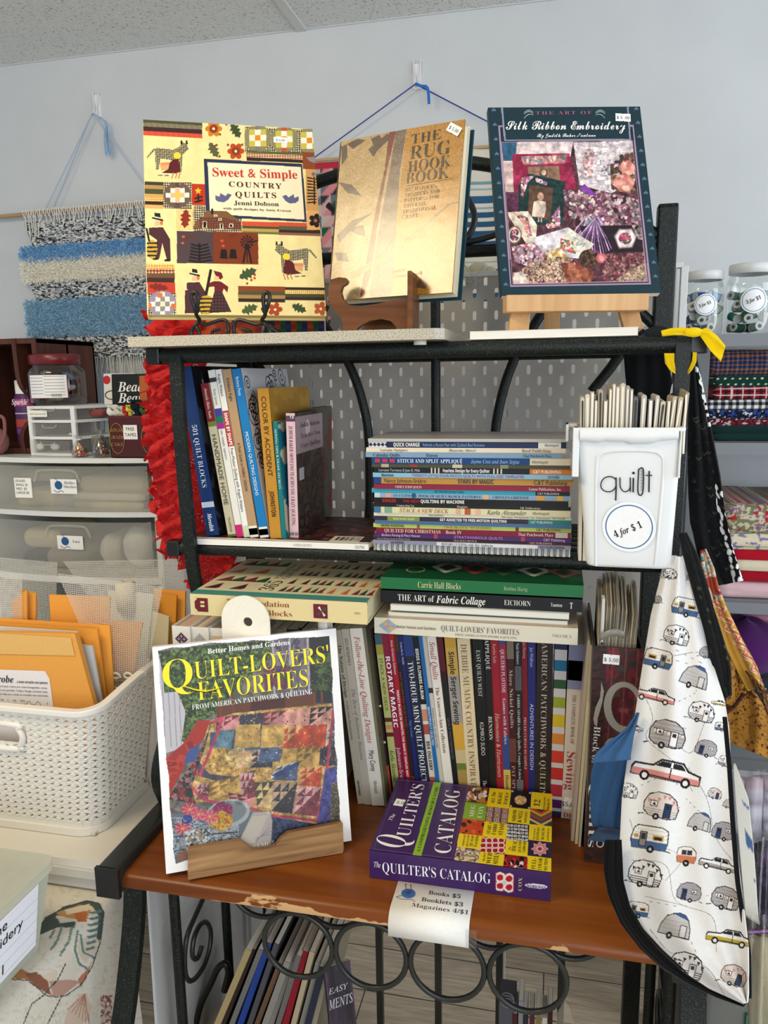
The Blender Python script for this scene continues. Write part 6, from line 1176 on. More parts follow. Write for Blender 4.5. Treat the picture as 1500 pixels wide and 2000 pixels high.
 for s,x0,y0,x1,y1,hh,c in(('MEG',792,362,806,275,34,'#f4f6ea'),('COX',850,368,866,282,36,'#f4f6ea'),('ALL The',938,262,950,178,26,dk),('RIGHT',985,268,1002,180,28,dk),('TOOLS',1030,272,1046,184,28,dk),('12',1266,284,1276,232,44,dk),('STEP-BY-STEP',1306,306,1316,214,14,dk),('PROJECTS',1338,308,1346,224,20,dk),('SHOW',1090,392,1104,305,30,dk),('& SELL',1130,398,1144,312,30,dk),('YOUR QUILT',1168,402,1178,318,18,dk),('START A',906,480,922,398,26,dk),('FABRIC',946,486,962,402,28,dk),('STASH',996,490,1010,406,34,dk),('INDISPENSABLE',724,562,738,480,14,dk),('HINTS & TIPS',752,566,764,484,15,dk),('20 TOP',782,568,798,490,22,dk),('TEACHERS',812,572,828,490,20,dk),('The Greatest',1226,522,1234,440,13,dk),('FESTIVALS',1256,524,1266,434,22,dk),('MUSEUMS',1294,526,1302,436,22,dk),('and RETREATS',1326,528,1336,440,13,dk),('The',1050,595,1056,570,14,dk),('IDEAL',1086,605,1100,528,30,dk),("QUILTER'S",1122,610,1132,522,20,dk),('LIBRARY',1154,612,1164,530,20,dk),('The Best',866,672,876,612,16,dk),('WEB',908,688,922,614,32,dk),('SITES',958,694,972,612,36,dk),('FULL-',1224,730,1236,652,30,dk),('COLOR',1268,738,1280,654,28,dk),('SECTION',1310,744,1320,654,26,dk)):F.text(mb,s,x0,y0,x1,y1,hh,'serif',c)
 Fs_=Face((-0.0006,t,h),(0,0,-1),(0,-1,0),h,t,[(90,580),(1340,755),(1338,915),(85,760)])
 Fs_.text(mb,'The',122,688,180,696,34,'italic','#f4f0f4');Fs_.text(mb,"QUILTER'S CATALOG",188,724,972,810,66,'serif','#f6f2f6');Fs_.text(mb,'COX',1165,856,1168,778,22,'serif','#d8c890')
 cs_=Fs_.canvas(240,'#3d2159');cs_.poly([(1000,742),(1118,760),(1116,864),(1002,848)],'#b01c28')
 for i in range(2):
  for j in range(2):x,y=1030+i*58,775+j*50+i*8;cs_.paint(cs_.mell(x,y,34,30)&~cs_.mell(x,y,22,18)&cs_.mrect(1004,740,1114,868),'#e8dcd4')
 cs_.ell(1058,805,13,12,'#c0c8b8');cs_.ell(1253,828,66,13,'#e8e2ec',5);Fs_.put(mb,cs_,off=.0002);Fs_.text(mb,'WORKMAN',1196,832,1310,842,15,'serifbold','#2a1a3a')
cat=make_book('softcover_book','thick purple softcover with yellow and patchwork squares, lying flat at the front edge',Mc,wC,hC,CT,front='#3d2159',spine='#3d2159',art=art_cat,page='#d8d0c0',m='glossy_cover')
Fc=Face((0,-0.0004,hC),(0,0,-1),(1,0,0),hC,wC,CC);A,B=Fc.pt(238,278),Fc.pt(300,288);sticker(cat,A,B-A,np.cross((0,-1,0),unit(B-A)),(0,-1,0),'$ 5.00',0.0145,0.0185,world=False)
# paper price note folded over the worktop edge
nt_=thing('price_note','white paper price note taped over the front edge of the worktop','paper note',(-0.19,0.845,ZW))
A,B=P(774,1720,z=ZW+.0009),P(928,1740,z=ZW+.0009);C_,D_=P(757,1785,z=ZW+.0009),P(917,1802,z=ZW+.0009)
yb_,yfr=0.912,0.8405;xa_,xb_=P(766,1760,z=ZW)[0],P(922,1770,z=ZW)[0]
prof=[(yb_,ZW+.0009)]+[(yfr+.0165-.0165*math.sin(a),ZW-.0156+.0165*math.cos(a))for a in np.linspace(0,math.pi/2,8)]+[(yfr-.0002,ZW-.030)]
MB().rings([[(x,y,z)for y,z in prof]for x in(xa_,xb_)],'#f2efe8',caps=False,closed=False).text('Books $5',((xa_+xb_)/2+.014,.888,ZW+.0013),(1,0,0),(0,1,0),.0108,'serif','#3a3a3c','c').text('Booklets $3',((xa_+xb_)/2+.013,.873,ZW+.0013),(1,0,0),(0,1,0),.0108,'serif','#3a3a3c','c').text('Magazines 4/$1',((xa_+xb_)/2+.012,.8600,ZW+.0011),(1,0,0),(0,1,0),.0108,'serif','#3a3a3c','c').build('paper','matte_paper',nt_,solid=.0003)
mb=MB();xc,yc=xa_+.018,.884;mb.disc((xc,yc,ZW+.0014),(1,0,0),(0,1,0),.0095,'#4a6fa5',24)
for k in range(7):a=k*.45;mb.tube([V3(xc,yc,ZW+.0016)+.0092*V3(math.cos(a)*math.cos(s),math.sin(a)*math.cos(s)*.9+.2*math.sin(s),0)for s in np.linspace(.3,2.8,9)],.0003,'#2f4f80',4)
for dx in(-.004,.003):mb.tube([(xc+dx,yc+.006,ZW+.0016),(xc+dx-.003,yc+.016,ZW+.0016)],.0004,'#5a4a3a',4).ball((xc+dx-.003,yc+.0165,ZW+.0018),.0011,'#7a4a4a',6)
mb.tube(smooth_path([(xc-.008,yc-.006,ZW+.0014),(xc-.014,yc-.010,ZW+.0014),(xc-.006,yc-.0125,ZW+.0014),(xc+.006,yc-.011,ZW+.0014),(xc+.012,yc-.014,ZW+.0014)],5),.0004,'#4a5a7a',4)
mb.build('yarn_ball_drawing','matte_paper',nt_)
MB().rings([[(x,y,z)for y,z in((yfr-.0006,ZW-.004),(yfr-.0006,ZW-.029))]for x in(xb_-.004,xb_+.010)],'#d8d0c4',caps=False,closed=False).build('clear_tape','bag_film',nt_)
# left of the rack
# wall hooks and wall hangings
def wall_hook(px,py,label):
 p=P(px,py,y=YW-0.002);x,z=p[0],p[2]
 h=thing('wall_hook',label,'hook',(x,YW,z),group='white adhesive hooks on the back wall')
 MB().rbox((x-.011,YW-.0045,z-.030),(x+.011,YW-.0005,z+.030),.004,'#e8e8ea',axis=1).build('backing_plate','plastic',h)
 mb=MB()
 for s in(-1,1):mb.tube(smooth_path([(x+s*.009,YW-.006,z+.036),(x+s*.008,YW-.008,z+.012),(x+s*.003,YW-.012,z-.006),(x+s*.006,YW-.016,z-.020),(x,YW-.022,z-.030),(x,YW-.03,z-.024)],4),.0022,'#d9dadc',6)
 mb.build('wire_prongs','painted_metal',h)
 return x,z-.026
hx1,hz1=wall_hook(190,208,'white hook on the wall above the woven blue and grey hanging')
hx2,hz2=wall_hook(815,150,'white hook on the wall with a dark blue cord, above the golden book')
yh=YW-0.028
wv=thing('woven_wall_hanging','woven wall hanging in grey flecked, cream and fuzzy blue bands, on a pale cord','wall hanging',(hx1,YW-.02,2.0))
zd=PZ(150,412,yh);xl_,xr_=PX(46,500,yh),hx1+(hx1-PX(60,500,yh))
dw_l,dw_r=P(-10,424,y=yh),P(276,399,y=yh);ddir=unit(dw_r-dw_l);dwe=dw_l+ddir*((xr_+.07-dw_l[0])/ddir[0])
MB().tube([dw_l,dwe],.0058,'#a08050',8).build('dowel','dowel_wood',wv)
dz=lambda x:dw_l[2]+(x-dw_l[0])*ddir[2]/ddir[0]
mb=MB();cl=P(85,412,y=yh);cr=V3(2*hx1-cl[0],yh,dz(2*hx1-cl[0]))
mb.tube([(hx1,yh,hz1),(cl[0],yh,dz(cl[0]))],.0018,'#aebfd6',6);mb.tube([(hx1,yh,hz1),cr],.0018,'#aebfd6',6);mb.tube([(hx1,yh-.002,hz1),(cl[0]+.03,yh-.002,dz(cl[0]))],.0014,'#9fb2cc',6);mb.build('hanging_cord','yarn',wv)
mb=MB();tp=P(207,238,y=yh)
for k in range(22):
 a=RNG.uniform(-.008,.008);mb.tube(smooth_path([(hx1,yh-.002,hz1),(tp[0]+a*.3,yh-.003,tp[2]),(tp[0]+a,yh-.004+RNG.uniform(-.004,.004),tp[2]-.04),(tp[0]+a*1.3+.004,yh-.004,tp[2]-.083+RNG.uniform(-.01,.006))],3),.0010,['#8fb4d8','#a8c6e0','#7fa6cc'][k%3],4)
mb.build('tassel','yarn',wv)
bands=[(436,'f'),(486,'b'),(508,'c'),(548,'f'),(592,'b'),(652,'f'),(704,'e')]
zb_of=[PZ(60,y,yh)for y,_ in bands]
nx,ny=300,260;xs_=np.linspace(0,1,nx);zs_=np.linspace(zb_of[0]+.002,zb_of[-1],ny)
Xg,Zg=np.meshgrid(xs_,zs_);xw=xl_+Xg*(xr_-xl_);slope=ddir[2]/ddir[0]
edge=.012*np.sin(Zg*40)*(np.abs(Xg-.5)*2)**4+.02*(Zg-zb_of[-1])/.4*(Xg<.03)
xw=xl_+.012+edge+Xg*(xr_-xl_-.024);zz=Zg+slope*(xw-xl_)
fl=fbm(Xg*75,Zg*330,70,3);fl2=fbm(Xg*60,Zg*380,75,2)
C=np.where((fl>.50)[...,None],hx('#dededb'),np.where((fl2>.37)[...,None],hx('#9aa0a6'),hx('#33373e')))
C=np.where((fl2>.5)[...,None]&(fl<=.50)[...,None],hx('#b9bcc0'),C)
for k in range(len(bands)-1):
 m=(Zg<=zb_of[k])&(Zg>zb_of[k+1])
 if bands[k][1]=='b':C[m]=hx('#6a9cc8')
 if bands[k][1]=='c':C[m]=hx('#d9d4c4')
yy=yh+.002-.006*fl-.004*np.abs(np.sin(Zg*500))*1.0
yy=np.where((C==hx('#d9d4c4')).all(-1),yy-.004*fbm(Xg*25,Zg*90,8),yy)
G=np.stack([xw,yy,zz],-1);mb=MB();mb.grid(G,C);mb.build('woven_panel','yarn',wv)
def fuzz(name,z0,z1,n,cols,L,r=.0012,x0=None,x1=None):
 mb=MB()
 for k in range(n):
  x=RNG.uniform(x0 if x0 is not None else xl_-.004,x1 if x1 is not None else xr_+.006);z=RNG.uniform(z1,z0)+slope*(x-xl_);a=RNG.uniform(0,6.28);l=L*RNG.uniform(.5,1.2);b_=RNG.uniform(.001,.006)
  q=[V3(x,yh-.004,z),V3(x+l*.5*math.cos(a),yh-.006-b_,z+l*.45*math.sin(a)),V3(x+l*.8*math.cos(a+.6),yh-.006-b_*.9,z+l*.8*math.sin(a+.6)-.004)]
  w=V3(math.sin(a),0,-math.cos(a))*r
  mb.add([q[0]-w,q[0]+w,q[1]+w,q[1]-w,q[2]],[(0,1,2,3),(3,2,4)],cols[RNG.integers(len(cols))])
 o=mb.build(name,'fluffy_yarn',wv);o['kind']='stuff';return o
fuzz('blue_pile',zb_of[1]+.002,zb_of[2]-.004,4200,['#6a9fd0','#7badd8','#5b90c4','#94bfe4'],.016)
fuzz('blue_pile',zb_of[4]+.004,zb_of[5]-.008,7500,['#7aa6c8','#8fb8d6','#6a98bc','#a2c6e0','#84a4b0'],.020)
fuzz('cream_pile',zb_of[2],zb_of[3]-.006,4200,['#f0ecde','#e4decc','#f6f3e8','#ebe6d6'],.018)
mb=MB();x=xl_+.02
while x<xr_-.01:
 z=dz(x);loop=RNG.uniform(0,1)<.4;L=RNG.uniform(.02,.05)*(1.6 if x<xl_+.07 else 1)
 mb.tube(smooth_path([(x,yh-.008,z-.012),(x-.002,yh-.010,z+.007),(x+.002,yh-.004,z+.008),(x+.004,yh-.009,z-.01),(x+RNG.uniform(-.008,.012),yh-.012,z-L)],3),.0013,'#e6e4dc',5);x+=RNG.uniform(.006,.016)
mb.build('knotted_fringe','yarn',wv);mb=MB();x=xl_+.01
while x<xr_-.005:
 z=zb_of[-1]+slope*(x-xl_);L=RNG.uniform(.03,.075);dx=RNG.uniform(-.01,.01)
 mb.tube(smooth_path([(x,yh-.002,z+.006),(x+dx*.4,yh-.004,z-L*.5),(x+dx,yh-.003,z-L)],3),.0011,'#dcd9ce',5);x+=RNG.uniform(.003,.010)
mb.build('warp_fringe','yarn',wv)
wh=thing('quilted_wall_hanging','wall hanging glimpsed behind the books, red-bordered patchwork beside blue stripes, on a dark blue cord','wall hanging',(hx2,YW-.02,2.0))
zl2=PZ(622,318,yh);lx,rx=PX(606,318,yh),2*hx2-PX(606,318,yh)
zl2+=0
MB().tube([(lx-.01,yh,zl2+.006),(rx+.01,yh,zl2+.006)],.004,'#a08050',8).build('dowel','dowel_wood',wh)
mb=MB();mb.tube([(hx2,yh,hz2),(lx,yh-.003,zl2+.006)],.0016,'#3a4a9a',6);mb.tube([(hx2,yh,hz2),(rx,yh-.003,zl2+.006)],.0016,'#3a4a9a',6);mb.build('hanging_cord','yarn',wh)
a_,b_,c_=P(822,168,y=yh-.01),P(835,172,y=yh-.012),P(838,203,y=yh-.012)
MB().tube(smooth_path([(hx2,yh-.004,hz2),a_,b_,c_],4),0,'#2f6fc4',sq=(.007,.002),w0=(1,0,.2)).build('blue_ribbon','cloth',wh)
xm=PX(742,400,yh);n=90
Xg,Zg=np.meshgrid(np.linspace(lx,xm,n),np.linspace(zl2,zl2-.42,n));u,v=(Xg-lx)/.027,(zl2-Zg)/.027;iu,iv=np.floor(u).astype(int),np.floor(v).astype(int);half=(u-iu+(v-iv))>1
cs=np.array([hx(k)for k in('#b8b4ac','#1f5a44','#d0828a','#6a6f78','#2f3a3a','#c9a0a0')]);C=cs[np.where(half,(iu*2+iv*3)%6,(iu*5+iv+2)%6)];C[(Xg<lx+.012)|(Zg>zl2-.016)]=hx('#b03040')
MB().grid(np.stack([Xg,yh+.002+0*Xg,Zg],-1),C).build('patchwork_panel','cloth',wh,solid=.003)
x0=PX(846,300,yh);zt=PZ(930,289,yh)
Xg,Zg=np.meshgrid(np.linspace(x0,rx,24),np.linspace(zl2+.003,zl2-.45,300));v=(zl2-Zg);C=np.broadcast_to(hx('#cfcabd'),Xg.shape+(3,)).copy()
for a,b,c in((.02,.028,'#5f8a9a'),(.042,.047,'#6f96a4'),(.075,.083,'#6f96a4'),(.092,.096,'#86a8b2'),(.11,.128,'#2f5a80'),(.137,.142,'#7fa2ae'),(.15,.163,'#2c5478'),(.172,.186,'#2c5478'),(.195,.212,'#2a5074'),(.22,.236,'#2a5074'),(.246,.254,'#2f5a80'),(.27,.274,'#86a8b2'),(.29,.31,'#3a6484'),(.33,.336,'#6f96a4'),(.35,.37,'#2f5a80')):C[(v>a)&(v<b)]=hx(c)
MB().grid(np.stack([Xg,yh+.002+.004*np.sin(Xg*60),Zg],-1),C).build('striped_panel','cloth',wh,solid=.002)
tw=thing('wire_twist','little twist of silver wire with pale dried petals over the top of the pegboard','wire twist',P(930,545,y=YP-.006))
mb=MB();
for q in([(900,505),(912,525),(928,548),(925,562),(918,552),(930,540)],[(945,520),(930,540),(922,560),(926,566)],[(905,545),(925,555),(940,545)]):mb.tube(smooth_path([P(a,b,y=YP-.008)for a,b in q],4),.0009,'#b8b8b4',5)
mb.build('wire','painted_metal',tw)
mb=MB()
for a,b,r in((905,530,.014),(935,525,.016),(955,530,.012)):mb.ball(P(a,b,y=YP+.012),r,'#d0cdb4',8,sc=(1.2,.4,.8))
mb.build('petals','cloth',tw)
# translucent drawer cart with things on top
YC=1.65;cx0,cx1=PX(-40,900,YC),PX(303,900,YC);zt=PZ(150,893,YC);cxm=(cx0+cx1)/2
bow=lambda x:YC-.028*(1-((x-cxm)/((cx1-cx0)/2))**2)
cart=thing('drawer_cart','wide white drawer cart with clear bowed drawers full of linens','drawer unit',(cxm,YC+.2,0))
def bowed(x0,x1,off,z0,z1,n=14,d=.40):
 xs=np.linspace(x0,x1,n);return[(x,bow(x)+off)for x in xs]+[(x1,YC+d),(x0,YC+d)]
def slab(mb,x0,x1,off,z0,z1,c,d=.40):
 return mb.prism(bowed(x0,x1,off,z0,z1,d=d),(0,0,z0),(1,0,0),(0,1,0),(0,0,z1-z0),c)
mb=slab(MB(),cx0,cx1,0,zt-.012,zt,'#dedfdc');mb.build('top','plastic',cart,bevel=.003)
z1a,z1b=PZ(150,905,YC),PZ(150,996,YC);z2a,z2b=PZ(150,1012,YC),PZ(150,1115,YC)
mb=MB();slab(mb,cx0+.004,cx1-.004,.002,z1b-.013,z1b,'#dedfdc');slab(mb,cx0+.004,cx1-.004,.002,z2b-.025,z2b-.008,'#dedfdc');slab(mb,cx0+.004,cx1-.004,.002,.80,z2b-.2,'#d4d5d2')
for xx in(cx0,cx1-.014):mb.box((xx,YC+.004,.0),(xx+.014,YC+.40,zt-.012),'#d4d6d4')
mb.box((cx0,YC+.38,.8),(cx1,YC+.40,zt-.012),'#cfd0cd').build('carcass','plastic',cart)
def drawer(za,zb,lab):
 mb=MB();xs=np.linspace(cx0+.018,cx1-.018,16)
 mb.rings([[(x,bow(x)-.004,z)for x in xs]for z in(zb+.004,za-.004)],'#e6e8e6',caps=False,closed=False)
 d=mb.build('drawer_front','frosted_plastic',cart,solid=.003)
 mb=MB();xc=PX(128 if za==z1a else 140,930,YC);zc=za-.030
 pts=[(xc-.062,zc-.012),(xc-.052,zc+.012),(xc-.03,zc+.017),(xc+.03,zc+.017),(xc+.052,zc+.012),(xc+.062,zc-.012)]
 mb.tube(smooth_path([(x,bow(x)-.009,z)for x,z in pts],5),.0035,'#e2e4e2',6);h=mb.build('drawer_handle','frosted_plastic',d);h.parent=d
 return d
d1=drawer(z1a,z1b,'');d2=drawer(z2a,z2b,'')
def yarn_card(pxa,pya,pxb,pyb,lines,par,off):
 a,b=P(pxa,pya,y=YC+off),P(pxb,pyb,y=YC+off);mb=MB();y=min(bow(a[0]),bow(b[0]))-.0085
 mb.box((a[0],y,b[2]),(b[0],y+.0006,a[2]),'#f0f0ee');xc,zc=a[0]+.022,(a[2]+b[2])/2+.003
 mb.disc((xc,y-.0004,zc),(1,0,0),(0,0,1),.0105,'#2f5f8f',20);mb.tube(smooth_path([(xc-.014,y-.0006,zc-.012),(xc-.004,y-.0006,zc-.017),(xc+.006,y-.0006,zc-.013),(xc+.013,y-.0006,zc-.017)],4),.0007,'#3a5a7a',4);mb.tube([(xc-.002,y-.0006,zc+.008),(xc-.008,y-.0006,zc+.019)],.0006,'#4a5a6a',4)
 for k,s in enumerate(lines):mb.text(s,(a[0]+.053,y-.0006,zc+(.003 if len(lines)>1 else-.003)-.0095*k),(1,0,0),(0,0,1),.010,'serif','#444444','c',maxw=.036)
 return mb.build('drawer_label','matte_paper',par,label='white card with a blue yarn ball')
yarn_card(106,934,159,963,['Doilies','Muslins'],d1,-.02);yarn_card(119,1043,171,1071,['Lace'],d2,-.02)
a,b=P(33,932,y=YC-.02),P(70,971,y=YC-.02);mb=MB();y=bow(a[0])-.011;mb.box((a[0],y,b[2]),(b[0],y+.0006,a[2]),'#f2f1ea')
for k,s in enumerate(('DOLIES','SMALL $1','MED  $3','LARGE $5')):mb.text(s,(a[0]+.004,y-.0005,a[2]-.010-.0098*k),(1,0,0),(0,0,1),.0085,'sans','#333333')
mb.build('handwritten_label','matte_paper',d1,label='white handwritten price list')
def folded(name,label,cat,x0,x1,y0,y1,z0,z1,c,group=None,pat=None,m='cloth',seed=0,front=.9,par=None):
 """A folded cloth: rounded front fold, soft uneven top, layers showing at the front."""
 nx,ns=(150,40)if pat else(26,24);prof=[]
 h=z1-z0;d=y1-y0
 for k in range(ns):
  a=math.pi*k/(ns-1)-math.pi/2;prof.append((y0+min(h*.45,d*.3)*(1-max(0,math.cos(a))**.7),z0+h/2+h/2*math.sin(a)))
 prof=[(y1,z0)]+prof+[(y1,z1)]
 G=np.zeros((len(prof),nx,3));C=np.zeros((len(prof),nx,3));xs=np.linspace(x0,x1,nx);arc=0
 for i,(y,z)in enumerate(prof):
  if i:arc+=math.hypot(y-prof[i-1][0],z-prof[i-1][1])
  n1=fbm(xs*22+seed,np.full(nx,y*20+i*.3),seed%50,2)-.45
  ed=np.clip(np.minimum(xs-x0,x1-xs)/(.25*h+.003),0,1)**.5;zc=z0+h/2
  G[i,:,0]=xs;G[i,:,1]=y+n1*h*.12+(1-ed)*h*.25;G[i,:,2]=zc+(z-zc)*(.55+.45*ed)+(n1*h*.14 if z>zc else 0)
  C[i]=pat(xs-x0,np.full(nx,arc))if pat else hx(c)
 mb=MB();mb.grid(G,C);mb.poly([tuple(p)for p in G[:,0]][::-1],c);mb.poly([tuple(p)for p in G[:,-1]],c)
 if par is not None:return mb.build(name,m,par)
 return tag(mb.build(name,m),label,cat,group)
for k,(a,b,ya,yb_,c,lab,yo)in enumerate(((27,105,958,990,'#cbbd9c','crocheted beige doilies at the left of the upper clear drawer',.05),(95,170,965,992,'#b8aca8','greyish lace doily bundle in the middle of the upper clear drawer',.06),(150,285,930,962,'#cfc3a2','folded cream muslin lying topmost in the upper clear drawer',.10),(140,280,962,978,'#d6cfba','folded ivory muslin in the middle of the pile in the upper clear drawer',.06),(140,278,979,993,'#d9d0b4','folded cream muslin at the bottom of the pile in the upper clear drawer',.05),(20,140,915,940,'#cfc6a8','loose cream cloth behind the doilies price list in the upper drawer',.15),(40,110,1032,1070,'#cbbf9e','ball of cream lace at the left of the lower clear drawer',.06),(85,165,1072,1110,'#9a8f7c','beige lace card in front of the lower clear drawer',.05),(185,222,1045,1110,'#dcd8c8','ruffled white lace roll standing in the lower clear drawer',.06),(228,285,1032,1110,'#dfdfda','wrapped white lace bundle at the right of the lower clear drawer',.06),(40,85,1075,1110,'#3a3c42','dark folded piece at the left of the lower clear drawer',.08))):
 y0=YC+yo-.02;x0,x1=PX(a,ya,y0),PX(b,ya,y0);z0,z1=PZ(a,yb_,y0),PZ(a,ya,y0)
 folded('folded_linen',lab,'linen',x0,x1,y0,y0+.16,z0,z1,c,'linens in the clear drawers',seed=k+3)
bx=thing('mini_drawer_box','small white desktop box with three clear drawers, on the drawer cart','drawer box',(PX(120,890,1.68),1.75,zt))
y0=1.665;A,B,Cc=P(47,789,y=y0),P(141,797,y=y0-.01),P(198,787,y=1.80);zb0=zt+.001;ztop=PZ(120,793,y0)
x0,x1=A[0],B[0];yb_=y0+.19;out=[(x0,y0+.008),(x0+(x1-x0)*.5,y0-.004),(x1,y0-.002),(x1+.06,yb_),(x0+.06,yb_)]
mb=MB();hh=(ztop-zb0)/3
for z in(zb0,zb0+hh,zb0+2*hh,ztop-.007):mb.prism(out,(0,0,z),(1,0,0),(0,1,0),(0,0,.007),'#e4e5e4')
for(xx,yy)in((x0,y0+.008),(x1-.013,y0-.002),(x1+.047,yb_-.01),(x0+.06,yb_-.01)):mb.box((xx,yy,zb0),(xx+.012,yy+.010,ztop-.004),'#e4e5e4')
mb.build('frame','plastic',bx,bevel=.001)
for k in range(3):
 z0=zb0+k*hh+.009;yo=-.012 if k==0 else 0
 mb=MB().prism([(x0+.010,y0+.006+yo),(x0+(x1-x0)*.5,y0-.003+yo),(x1-.014,y0-.001+yo),(x1+.045,yb_-.02),(x0+.064,yb_-.02)],(0,0,z0),(1,0,0),(0,1,0),(0,0,hh-.011),'#c9ccce')
 d=mb.build('drawer','frosted_plastic',bx)
 xm_=(x0+x1)/2;MB().tube(smooth_path([(xm_-.02,y0-.006+yo,z0+hh-.013),(xm_-.014,y0-.008+yo,z0+hh-.020),(xm_+.014,y0-.008+yo,z0+hh-.020),(xm_+.02,y0-.006+yo,z0+hh-.013)],3),.0018,'#e6e8ea',5).build('finger_pull','frosted_plastic',d)
 if k==2:MB().box((x0+.016,y0-.0085,z0+.006),(x0+.068,y0-.0080,z0+.022),'#eceade').text('white bead trims $2',(x0+.042,y0-.0088,z0+.0115),(1,0,0),(0,0,1),.0055,'sans','#55504a','c').build('label_strip','matte_paper',d)
for k,(dx,c)in enumerate(((.018,'#d8d6d0'),(.062,'#c9cac8'))):
 o=MB().ball((x0+dx,y0+.02,zb0+.021),.010,c,10,sc=(1.3,.8,.9)).build('trim_bundle','cloth');tag(o,('white trim bundle at the left of the lowest mini drawer','grey-white trim bundle at the right of the lowest mini drawer')[k],'trim')
folded('folded_linen','reddish folded cloth in the top mini drawer','cloth',x1+.002,x1+.04,y0+.05,y0+.15,zb0+2*hh+.012,zb0+2*hh+.03,'#8a4a44')
jx,jy=PX(113,780,1.76),1.76;jr=PX(158,740,1.76)-jx;zj=ztop;zjt=PZ(113,692,1.76)
jar=thing('plastic_jar','clear square-shouldered jar with a dark red lid, full of floss, on the small drawer box','jar',(jx,jy,zj))
H_=zjt-zj
MB().lathe([(0,.001),(jr*.92,.001),(jr,.008),(jr,H_*.62),(jr*.96,H_*.70),(jr*.84,H_*.76),(jr*.82,H_*.80)],(jx,jy,zj),'#e8eaea',32).build('jar_body','clear_plastic',jar)
MB().lathe([(jr*.80,H_*.79),(jr*.86,H_*.80),(jr*.87,H_*.97),(jr*.82,H_),(0,H_)],(jx,jy,zj),'#6a1a1e',36).build('lid','plastic',jar)
mb=MB();a0,a1=-1.35,.05
for(t0,t1,z0,z1,c,e)in((a0,a1,.14,.60,'#7a2028',.0006),(a0+.04,a1-.04,.15,.59,'#ecebea',.0010)):
 mb.rings([[(jx+(jr+e)*math.sin(t),jy-(jr+e)*math.cos(t),zj+H_*z)for t in np.linspace(t0+.95,t1+.95,14)]for z in(z0,z1)],c,caps=False,closed=False)
for k in range(13):
 z=.56-.03*k;t0,t1=(-.32,.18)if k%2 else(.22,.88);mb.rings([[(jx+(jr+.0014)*math.sin(t),jy-(jr+.0014)*math.cos(t),zj+H_*z+d)for t in np.linspace(t0,t1,8)]for d in(0,.0012)],'#8a8a8e',caps=False,closed=False)
for k in range(16):
 t=.42+k*.022;mb.rings([[(jx+(jr+.0014)*math.sin(t+s*.004),jy-(jr+.0014)*math.cos(t+s*.004),zj+H_*z)for s in(0,1+k%3)]for z in(.17,.23)],'#222222',caps=False,closed=False)
mb.build('nutrition_label','printed_paper',jar,label='white printed label with a bar code')
cols=['#4a4f5a','#6a7a8a','#c9bfa0','#5a4a44','#8a9aa8','#d0cab0','#38404a','#7a6a5a','#2f6fa8','#9a8a78','#4a5a6a','#a8a8a4','#6a5048','#bcae94']
src=None
for k in range(26):
 r=jr*.72*math.sqrt(RNG.random());a=RNG.uniform(0,6.28);z=zj+.012+H_*.56*(k/26);an=RNG.uniform(0,3.14)
 d=V3(math.cos(an),math.sin(an),RNG.uniform(-.5,.5))*min(.018,jr*.36);c=V3(jx+r*.8*math.cos(a),jy+r*.8*math.sin(a),z)
 o=MB().tube([c-d,c-d*.6,c,c+d*.6,c+d],[.004,.0065,.007,.0065,.004],cols[k%14],8).build('floss_skein','yarn');tag(o,'skein of embroidery floss inside the red-lidded jar','floss','floss skeins in the red-lidded jar')
def bead_bag(px,py,py_top,w,label,cols,tie):
 y0=1.655;x=PX(px,py,y0);zb=zt+.001;zh=PZ(px,py_top,y0)-zb;b=thing('bead_bag',label,'bag',(x,y0,zb),group='bags of beads on the drawer cart')
 r=w/2;MB().lathe([(0,0),(r*.9,.001),(r,zh*.15),(r*.85,zh*.4),(r*.5,zh*.68),(r*.22,zh*.8),(r*.35,zh*.9),(r*.5,zh)],(x,y0,zb),'#eeeeee',14).build('bag_film','bag_film',b)
 if tie:MB().tube([(x+r*.25*math.cos(t),y0+r*.25*math.sin(t),zb+zh*.8)for t in np.arange(10)*.628],.0018,'#e8e8e4',5,closed=True).tube(smooth_path([(x,y0-r*.25,zb+zh*.8),(x-.004,y0-.014,zb+zh*1.0),(x-.014,y0-.012,zb+zh*1.1),(x-.018,y0-.01,zb+zh*1.02)],4),.0014,'#e8e8e4',5).build('white_tie','yarn',b)
 mb=MB();
 for k in range(260):
  q=RNG.normal(size=3);q/=np.linalg.norm(q);rr=RNG.random()**.33;zz=abs(q[2])*rr*zh*.58;s=(1-.6*zz/(zh*.6));mb.ball((x+q[0]*rr*r*.88*s,y0+q[1]*rr*r*.88*s,zb+.003+zz),.0024,cols[k%len(cols)],6)
 o=mb.build('bead_filling','plastic',b);o['kind']='stuff'
bead_bag(156,885,850,.040,'clear tied bag of orange, red and green beads on the drawer cart',['#d88a2a','#c8402a','#5a8a4a','#e0b040','#b03a4a','#d8d0c0'],True)
bead_bag(198,885,838,.046,'clear bag of green and red beads left of the dark red tin',['#3a6a4a','#8a3a34','#c8603a','#4a7a5a','#d8a8a0','#2a4a3a'],False)
for k,(px,lab)in enumerate(((170,'left little grey tin behind the bead bags'),(188,'right little grey tin behind the bead bags'))):
 o=MB().lathe([(0,0),(.017,0),(.017,.040),(.0178,.041),(.0178,.046),(0,.046)],(PX(px,860,1.72),1.722,zt+.001),['#7a7874','#85837c'][k],24).build('small_tin','painted_metal');tag(o,lab,'tin','little tins on the drawer cart')
y0=1.64;tn=thing('biscuit_tin','dark red tin with gold lettering and a free tapes note, on the drawer cart','tin',(PX(255,885,y0),y0+.05,zt))
x0,x1=PX(214,850,y0),PX(312,850,y0);z0,z1=zt+.001,PZ(255,812,y0)
mb=MB();w=.0015
